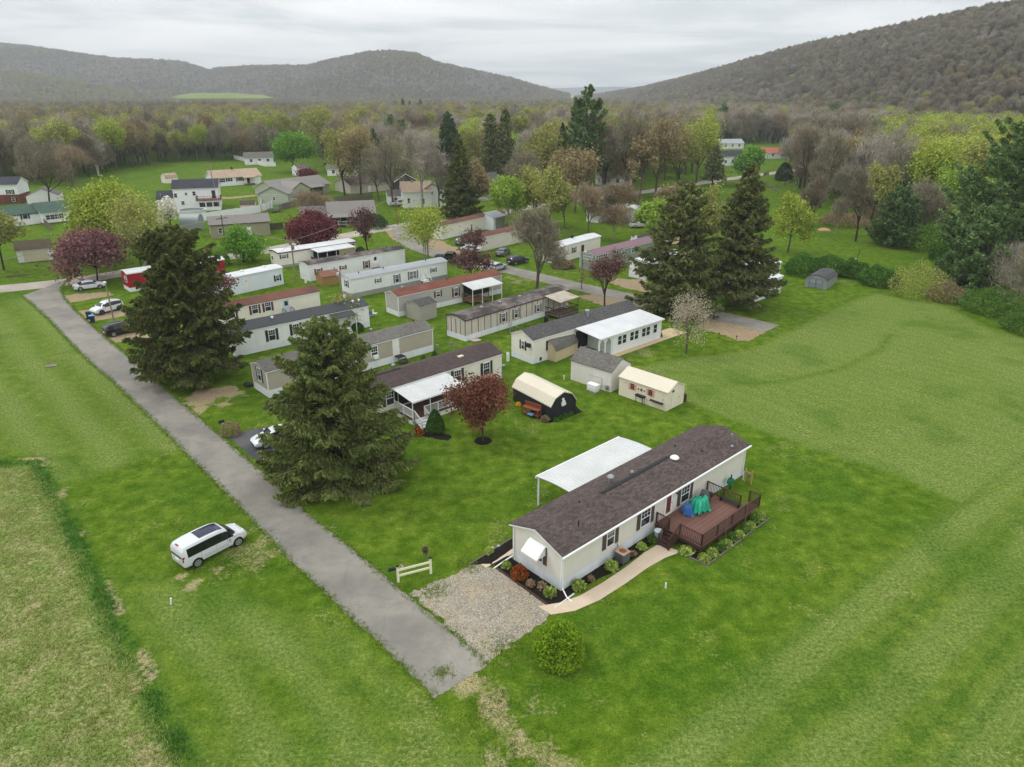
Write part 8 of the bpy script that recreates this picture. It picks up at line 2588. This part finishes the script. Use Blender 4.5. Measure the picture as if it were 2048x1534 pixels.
# ------------------------------------------------------------------ fences
def picket(name, pxs, h, m, label, cat='fence', solid=True, step=2.4, cap=True):
    pts = [P(*q) for q in pxs]
    r = empty(name, pts[0], 0, label, cat)
    o = pts[0]
    pn = MB()
    posts = []
    for a, b in zip(pts[:-1], pts[1:]):
        L = (b - a).length
        d = (b - a).normalized()
        if solid:
            n = max(1, int(L / 0.19))
            for i in range(n):
                p0, p1 = a + d * (L * i / n) - o, a + d * (L * (i + .9) / n) - o
                pn.beam((p0.x, p0.y, h * .5), (p1.x, p1.y, h * .5), .03, h * .94)
        else:
            for z in (h * .15, h * .92):
                pn.beam((a - o) + Vector((0, 0, z)), (b - o) + Vector((0, 0, z)), .04, .09)
            n = max(1, int(L / 0.16))
            for i in range(n):
                q = a + d * (L * (i + .5) / n) - o
                pn.box(q.x - .02, q.y - .02, h * .15, q.x + .02, q.y + .02, h * .92)
        k = max(1, int(round(L / step)))
        for i in range(k + 1):
            posts.append(a + d * (L * i / k) - o)
    pn.build('panel', m, r)
    seen = []
    for q in posts:
        if any((q - s).length < .5 for s in seen): continue
        seen.append(q)
        MB().box(q.x - .065, q.y - .065, 0, q.x + .065, q.y + .065, h + .1).build('post', m, r)
    return r
VW = mat('vinyl_white', (230, 231, 232), 0.5, 0.03, 1, 0.02)
picket('privacy_fence', [(372, 452), (392, 444), (520, 425), (545, 416)], 2.0, VW, 'long white vinyl privacy fence behind the olive building')
picket('privacy_fence', [(522, 424), (524, 408), (532, 404)], 2.0, VW, 'short white vinyl fence section returning to the sage garage')
picket('privacy_fence', [(468, 318), (530, 333), (552, 333)], 1.9, VW, 'white vinyl fence far behind the ranch house')
picket('board_fence', [(560, 421), (600, 410), (660, 412)], 1.7, WOODG, 'weathered board fence behind the dark red crabapple')
picket('board_fence', [(668, 405), (745, 398)], 1.7, WOODG, 'weathered board fence behind the dark porch house')
picket('board_fence', [(524, 462), (566, 458)], 1.6, mat('wood_dark', (70, 62, 58), 0.9, 0.15, 2, 0.1), 'dark board fence beside the olive building')
picket('picket_fence', [(1398, 606), (1427, 614)], 1.15, RL, 'short white picket fence panel beside the park road', solid=False, step=2.6)
picket('iron_fence', [(1443, 364), (1453, 362)], 1.2, BLACKP, 'black iron fence piece by the far road', solid=False)
picket('iron_fence', [(1527, 352), (1537, 350)], 1.2, BLACKP, 'black iron gate piece at the graveyard', solid=False)
picket('board_fence', [(88, 448), (104, 462)], 1.5, WOODG, 'short grey fence panel in front of the green roofed house')

# ------------------------------------------------------------------ utility poles and wires
def pole(px, top, label, m=WOOD, cross=True, rz=0.9, lamp=False, r0=.14, box=False):
    b = P(*px)
    h = height_of(px[0], px[1], top)
    r = empty('utility_pole' if not lamp else 'lamp_post', b, rz, label, 'pole' if not lamp else 'lamp post')
    MB().tube((0, 0, 0), (0, 0, h), r0, r0 * .7, 10).build('pole', m, r)
    if cross:
        MB().box(-1.2, -.06, h - .75, 1.2, .06, h - .60).build('crossarm', m, r)
        for x in (-1.05, -.45, .45, 1.05):
            MB().tube((x, 0, h - .60), (x, 0, h - .42), .05, .03, 8).build('insulator', PIPE, r)
    if box:
        MB().tube((.28, 0, h - 2.0), (.28, 0, h - 1.2), .2, n=12).build('transformer', PIPE, r)
    if lamp:
        MB().path([(0, 0, h - .2), (.5, 0, h), (.75, 0, h - .02)], .035).build('arm', PIPE, r)
        MB().dome((.8, 0, h - .12), .24, .24, .2, 12, 6, -0.6).build('lamp_head', mat('lamp_white', (224, 226, 228), 0.4, 0.03, 2, 0.02), r, smooth=True)
    return b, h
WP = mat('pole_wood', (138, 122, 104), 0.9, 0.15, 1.5, 0.1)
WPR = mat('pole_red_brown', (132, 84, 60), 0.9, 0.15, 1.5, 0.1)
q1 = pole((592, 566), 476, 'utility pole with crossarm and transformer in front of the maroon striped trailer', WP, box=True)
q2 = pole((453, 500), 430, 'utility pole with crossarm beside the olive building', mat('pole_dark', (92, 78, 66), 0.9, 0.15, 1.5, 0.1))
q3 = pole((685, 600), 542, 'lamp pole with a small grey dish at the corner of the grey roofed home', WP, cross=False)
q4 = pole((228, 642), 566, 'pole with white street lamp beside the white crossover', WP, cross=False, lamp=True, rz=2.2, r0=.11)
q5 = pole((1163, 578), 504, 'thin dark lamp post beside the park road', mat('pole_dark', (92, 78, 66)), cross=False, lamp=True, rz=1.0, r0=.08)
q6 = pole((795, 450), 384, 'red brown utility pole at the bend of the street', WPR, cross=False)
q7 = pole((431, 400), 325, 'grey utility pole with crossarm in front of the tan roofed ranch house', WP, box=True)
q8 = pole((528, 458), 408, 'pale pole behind the dark board fence', WP, cross=False, r0=.11)
q9 = pole((732, 484), 445, 'short red brown post beside the purple plum tree', WPR, cross=False, r0=.12)
q10 = pole((1576, 325), 293, 'white lamp pole by the far road', WHITE, cross=False, r0=.12)
q11 = pole((488, 404), 392, 'small basketball pole on the ranch house lane', PIPE, cross=False, r0=.08)
WIRE = mat('wire', (150, 150, 148), 0.6, 0.05, 1, 0.02)
def wire(a, b, sag, label, r=.022, ha=None, hb=None):
    A = a[0] + Vector((0, 0, (ha if ha is not None else a[1] - .45)))
    B = b[0] + Vector((0, 0, (hb if hb is not None else b[1] - .45)))
    pts = [A.lerp(B, t) - Vector((0, 0, sag * 4 * t * (1 - t))) for t in np.linspace(0, 1, 13)]
    tag(MB().path(pts, r, 5).build('overhead_wire', WIRE), label, 'wire')
wire(q1, q2, 0.8, 'overhead wire from the transformer pole to the olive building pole')
wire(q1, q2, 1.5, 'lower overhead wire from the transformer pole to the olive building pole', ha=q1[1] - 1.6, hb=q2[1] - 1.4)
wire(q2, q7, 0.9, 'overhead wire from the olive building pole towards the ranch house pole')
wire(q1, q3, 0.8, 'overhead wire from the transformer pole to the grey roofed home')
wire(q1, q6, 1.0, 'overhead wire from the transformer pole to the red brown pole')
wire(q2, (P(-60, 545), 5.2), 0.6, 'pale overhead wire running left from the olive building pole over the cross street', r=.05, hb=1.6)
wire(q1, (P(560, 537), 3.0), 0.3, 'thin service wire from the transformer pole to the maroon striped trailer', hb=2.9)
d_ = MB().dome((0, 0, 0), .35, .35, .10, 14, 4, -0.2)
o = d_.build('satellite_dish', PIPE, smooth=True); o.location = q3[0] + Vector((-.35, -.1, q3[1] - .5)); o.rotation_euler = (R(65), 0, R(-30))
tag(o, 'small grey satellite dish on the lamp pole', 'satellite dish')

# ------------------------------------------------------------------ pools, trampoline and yard clutter
def pool(px, rad, label):
    r = grp('swimming_pool', px, 0, label, 'pool')
    n = 26
    w = MB()
    for i in range(n):
        t0, t1 = 2 * math.pi * i / n, 2 * math.pi * (i + 1) / n
        w.beam((rad * math.cos(t0), rad * math.sin(t0), .6), (rad * math.cos(t1), rad * math.sin(t1), .6), .08, 1.2)
    w.build('wall', mat('pool_wall', (196, 196, 190), 0.6, 0.05, 1, 0.03, kind='vert'), r)
    rm = MB()
    for i in range(n):
        t0, t1 = 2 * math.pi * i / n, 2 * math.pi * (i + 1) / n
        rm.beam((rad * math.cos(t0), rad * math.sin(t0), 1.235), (rad * math.cos(t1), rad * math.sin(t1), 1.235), .24, .06)
    rm.build('rim', TRIM, r)
    MB().tube((0, 0, .9), (0, 0, 1.0), rad - .05, n=n).build('pool_water', mat('pool_cover', (60, 84, 82), 0.15, 0.2, 0.8, 0.03, 0.6), r)
pool((385, 428), 3.4, 'round above ground pool beside the white two storey house')
pool((584, 402), 3.4, 'covered blue pool beside the sage green ranch house')
r = grp('trampoline', (549, 424), 0.3, 'netted trampoline behind the white privacy fence', 'trampoline')
MB().tube((0, 0, .75), (0, 0, .80), 1.8, n=20).build('mat', BLACKP, r)
for i in range(6):
    t = 2 * math.pi * i / 6
    MB().tube((1.85 * math.cos(t), 1.85 * math.sin(t), 0), (1.85 * math.cos(t), 1.85 * math.sin(t), 2.5), .04).build('leg', PIPE, r)
nt_ = MB()
for z in (1.2, 1.6, 2.0, 2.4):
    nt_.path([(1.85 * math.cos(t), 1.85 * math.sin(t), z) for t in np.linspace(0, 2 * math.pi, 19)], .02, 4)
nt_.build('net', mat('net_blue_grey', (120, 134, 150), 0.7, 0.05, 1, 0.03), r)

def bicycle(px, yaw, label, m):
    r = grp('bicycle', px, yaw, label, 'bicycle', 'bicycles by the weathered trailer')
    for x in (-.52, .52):
        w = MB()
        w.path([(x + .33 * math.cos(t), 0, .34 + .33 * math.sin(t)) for t in np.linspace(0, 2 * math.pi, 17)], .025, 5)
        for t in np.linspace(0, math.pi, 4)[:-1]:
            w.tube((x - .33 * math.cos(t), 0, .34 - .33 * math.sin(t)), (x + .33 * math.cos(t), 0, .34 + .33 * math.sin(t)), .006, n=4)
        w.build('wheel', TYRE, r)
    MB().path([(-.52, 0, .34), (-.08, 0, .32), (.36, 0, .78), (-.18, 0, .80), (-.08, 0, .32)], .022).path([(-.52, 0, .34), (-.18, 0, .80)], .018).path([(.52, 0, .34), (.38, 0, .95)], .022).build('frame', m, r)
    MB().path([(.38, -.26, .98), (.38, .26, .98)], .018).build('handlebar', PIPE, r)
    MB().box(-.32, -.06, .86, -.08, .06, .91).build('saddle', BLACKP, r)
bicycle((1052, 664), 0.6, 'black bicycle nearest the rough wood porch', BLACKP)
bicycle((1030, 668), 0.9, 'green bicycle farther from the rough wood porch', mat('paint_green', (60, 104, 60), 0.5, 0.1, 3, 0.03))
r = grp('step_ladder', (1020, 668), 0.7, 'metal step ladder standing by the weathered trailer', 'ladder')
MB().path([(-.25, -.4, 0), (-.18, 0, 1.7), (-.25, .4, 0)], .025).path([(.25, -.4, 0), (.18, 0, 1.7), (.25, .4, 0)], .025).build('rails', PIPE, r)
lr = MB()
for i in range(5): lr.box(-.24 + .012 * i, -.36 + .075 * i, .28 + .3 * i, .24 - .012 * i, -.28 + .075 * i, .31 + .3 * i)
lr.build('rungs', PIPE, r)
o = MB().box(-.7, -.45, 0, .7, .45, .10).build('old_board', mat('board_pink', (214, 182, 176), 0.8, 0.08, 2, 0.05)); o.location = P(951, 681); o.rotation_euler = (0, 0.12, 0.8)
tag(o, 'pale pink board lying against the weathered trailer skirting', 'board')
r = grp('trash_can', (1092, 645), 0.2, 'black trash can at the rough wood porch', 'bin')
MB().tube((0, 0, 0), (0, 0, .85), .26, .31, 14).build('bin_body', BLACKP, r)
MB().tube((0, 0, .853), (0, 0, .92), .33, .25, 14).build('lid', DARK, r)
r = grp('covered_grill', (814, 571), 0.5, 'dark green covered grill at the white home with slate shutters', 'grill')
MB().box(-.9, -.45, 0, .9, .45, .7).dome((0, 0, .7), .9, .45, .45, 14, 5, 0.0).build('cover', mat('cover_dark_green', (44, 58, 52), 0.6, 0.1, 2, 0.06), r)
o = MB().dome((0, 0, .25), .55, .4, .3, 10, 5, -0.8).build('rubbish_bag', BLACKP, smooth=True); o.location = P(497, 773)
tag(o, 'black bag beside the end wall of the taupe home', 'bag')
o = MB().box(-.55, -.4, 0, .55, .4, .10).build('concrete_slab', mat('slab', (120, 116, 108), 0.9, 0.15, 3, 0.1), bevel=0.03); o.location = P(104, 732); o.rotation_euler = (0, 0, .5)
tag(o, 'small grey slab lying in the left verge', 'slab')
for i in range(6):
    o = MB().dome((0, 0, .12), .28, .2, .22, 8, 4, -0.5).build('yard_stone', mat('stone_dark', (96, 84, 74), 0.9, 0.15, 4, 0.1), smooth=True)
    o.location = P(16 + 7.5 * i, 554.5 - .7 * i)
    tag(o, 'dark stone in the row across the street from the lane', 'stone', 'row of dark stones on the far grass')
r = grp('white_tub', (1408, 636), 0.6, 'white bath-like tub behind the pink crabapple', 'tub')
MB().dome((0, 0, .62), 1.0, .55, -.6, 16, 6, 0.0).build('tub', WHITE, r, smooth=True)
rmm = MB().path([(1.02 * math.cos(t), .57 * math.sin(t), .64) for t in np.linspace(0, 2 * math.pi, 21)], .05, 6).build('rim', WHITE, r)
for i, (x, y) in enumerate(((1437, 677), (1472, 683))):
    r = grp('solar_light', (x, y), 0, ('left', 'right')[i] + ' of two little black lights at the gravel strip edge', 'lamp')
    MB().tube((0, 0, 0), (0, 0, .7), .03).build('stake', BLACKP, r)
    MB().dome((0, 0, .72), .12, .12, .10, 10, 4, -0.3).build('lamp_head', BLACKP, r)
r = grp('patio_table', (757, 545), 0, 'patio table with grey umbrella behind the red shuttered home wall', 'table')
MB().tube((0, 0, 0), (0, 0, 2.3), .03).build('pole', PIPE, r)
MB().tube((0, 0, 1.9), (0, 0, 2.35), 1.1, .04, 12).build('umbrella', mat('canvas_grey', (150, 150, 152), 0.8, 0.05, 2, 0.04), r)
MB().tube((0, 0, .70), (0, 0, .74), .6, n=14).build('table_top', WOODG, r)
r = grp('brush_pile', (1126, 536), 0, 'dark brush pile with orange branches by the park road', 'brush pile')
link('branches', shrub_meshes('branches', 61, 2.2, 1.5, 1.4, L_DRY, 900, 0.22), r)
link('orange_leaves', shrub_meshes('orange_leaves', 62, 1.2, 0.9, 1.6, leaf_mat('leaves_orange', (176, 96, 50), (196, 120, 70), 0.8), 260, 0.16), r)
o = MB().dome((0, 0, 0), 1.5, 1.3, 0.6, 18, 7, 0.0).build('sand_heap', mat('sand_orange', (178, 138, 104), 0.95, 0.1, 0.8, 0.06), smooth=True); o.location = P(1648, 461)
tag(o, 'orange heap of sand among the bare trunks', 'heap')
GST = mat('gravestone', (150, 150, 148), 0.8, 0.15, 2, 0.08)
rg = random.Random(5)
for i in range(16):
    x = 1530 + 9 * i + rg.uniform(-3, 3); y = 352 + rg.uniform(0, 20) + (i % 3) * 6
    o = MB().prism_y([(-.4, 0), (.4, 0), (.4, .8), (.25, 1.0), (-.25, 1.0), (-.4, .8)], -.12, .12).build('gravestone', GST)
    o.location = P(x, y); o.rotation_euler = (0, 0, .3)
    tag(o, 'grey gravestone in the graveyard behind the bare trunks', 'gravestone', 'gravestones in the graveyard')
r = grp('clothes_pole', (1713, 522), 0.3, 'dark leaning pole with a pale box on the lawn beyond the hedge', 'pole')
MB().tube((0, 0, 0), (.35, 0, 2.2), .06).build('pole', BLACKP, r)
MB().box(-.35, -.1, .3, -.1, .1, .6).build('box', DOOR_T, r)
r = grp('lawn_chair', (1005, 737), 1.0, 'metal lawn chair at the far end of the porch home', 'chair')
for x in (-.25, .25):
    for y in (-.25, .25): MB().box(x - .02, y - .02, 0, x + .02, y + .02, .40).build('leg', PIPE, r)
MB().box(-.28, -.28, .402, .28, .28, .44).build('seat', PIPE, r)
MB().box(-.28, .25, .443, .28, .29, .95).build('backrest', PIPE, r)
for i, (x, y) in enumerate(((875, 705), (903, 700))):
    r = grp('utility_pedestal', (x, y), E1, ('left', 'right')[i] + ' of two small metal posts on the lawn above the porch home', 'post')
    MB().tube((0, 0, 0), (0, 0, 1.0), .06).build('post', PIPE, r)
    MB().box(-.16, -.10, .55, .16, .10, 1.05).build('meter', PIPE, r, bevel=0.03)
for i, (x, y) in enumerate(((847, 722), (869, 713))):
    o = shrub('young_conifer', (x, y), 10, 15, ('left', 'right')[i] + ' of two small cone shrubs above the porch home', 70 + i, L_ARB, 900, 0.07, lump=0.02, open_=0.2)
    for v in o.data.vertices:
        k = 1.15 - 0.6 * min(v.co.z / 1.1, 1.5)
        v.co.x *= k; v.co.y *= k
for i, (x, y, m_, lb) in enumerate(((742, 636, SH_BLUE, 'slate blue'), (750, 632, WHITE, 'white'))):
    r = grp('lawn_chair', (x, y), 0.4 + i, lb + ' lawn chair behind the end of the black roofed home', 'chair')
    for a in (-.25, .25):
        for b in (-.25, .25): MB().box(a - .02, b - .02, 0, a + .02, b + .02, .40).build('leg', m_, r)
    MB().box(-.28, -.28, .402, .28, .28, .44).build('seat', m_, r)
    MB().box(-.28, .25, .443, .28, .29, .95).build('backrest', m_, r)
for i, (x, y, lb) in enumerate(((690, 603, 'grey roofed white home'), (1016, 722, 'sun room home'), (612, 566, 'red shuttered home'))):
    r = grp('gas_cylinder', (x, y), E1, 'white gas cylinder at the end wall of the ' + lb, 'gas cylinder')
    MB().tube((0, 0, 0), (0, 0, 1.0), .19, n=14).dome((0, 0, 1.0), .19, .19, .14, 14, 4, 0.0).build('cylinder', WHITE, r, smooth=True)
    MB().tube((0, 0, 1.12), (0, 0, 1.26), .09, n=10).build('valve', PIPE, r)
for i, (x, y) in enumerate(((962, 604), (975, 602))):
    o = MB().box(-.3, -.25, 0, .3, .25, .45).build('storage_box', (WHITE, WOODG)[i], bevel=0.03); o.location = P(x, y); o.rotation_euler = (0, 0, .5)
    tag(o, ('white', 'grey')[i] + ' box standing under the metal awning of the grey home', 'box')
# ================================================================== HAZE
def make_haze():
    mb = MB()
    mb.box(-9500, -300, -4.5, 9500, 9800, 330)
    m = bpy.data.materials.new('haze')
    m.use_nodes = True
    t = m.node_tree
    t.nodes.clear()
    out = t.nodes.new('ShaderNodeOutputMaterial')
    v = t.nodes.new('ShaderNodeVolumePrincipled')
    v.inputs['Color'].default_value = (0.86, 0.92, 0.97, 1)
    v.inputs['Density'].default_value = HAZE
    v.inputs['Anisotropy'].default_value = 0.0
    t.links.new(v.outputs[0], out.inputs['Volume'])
    o = mb.build('haze', m)
    tag(o, 'thin pale haze over the valley', None, None, 'stuff')
HAZE = 0.00017
make_haze()
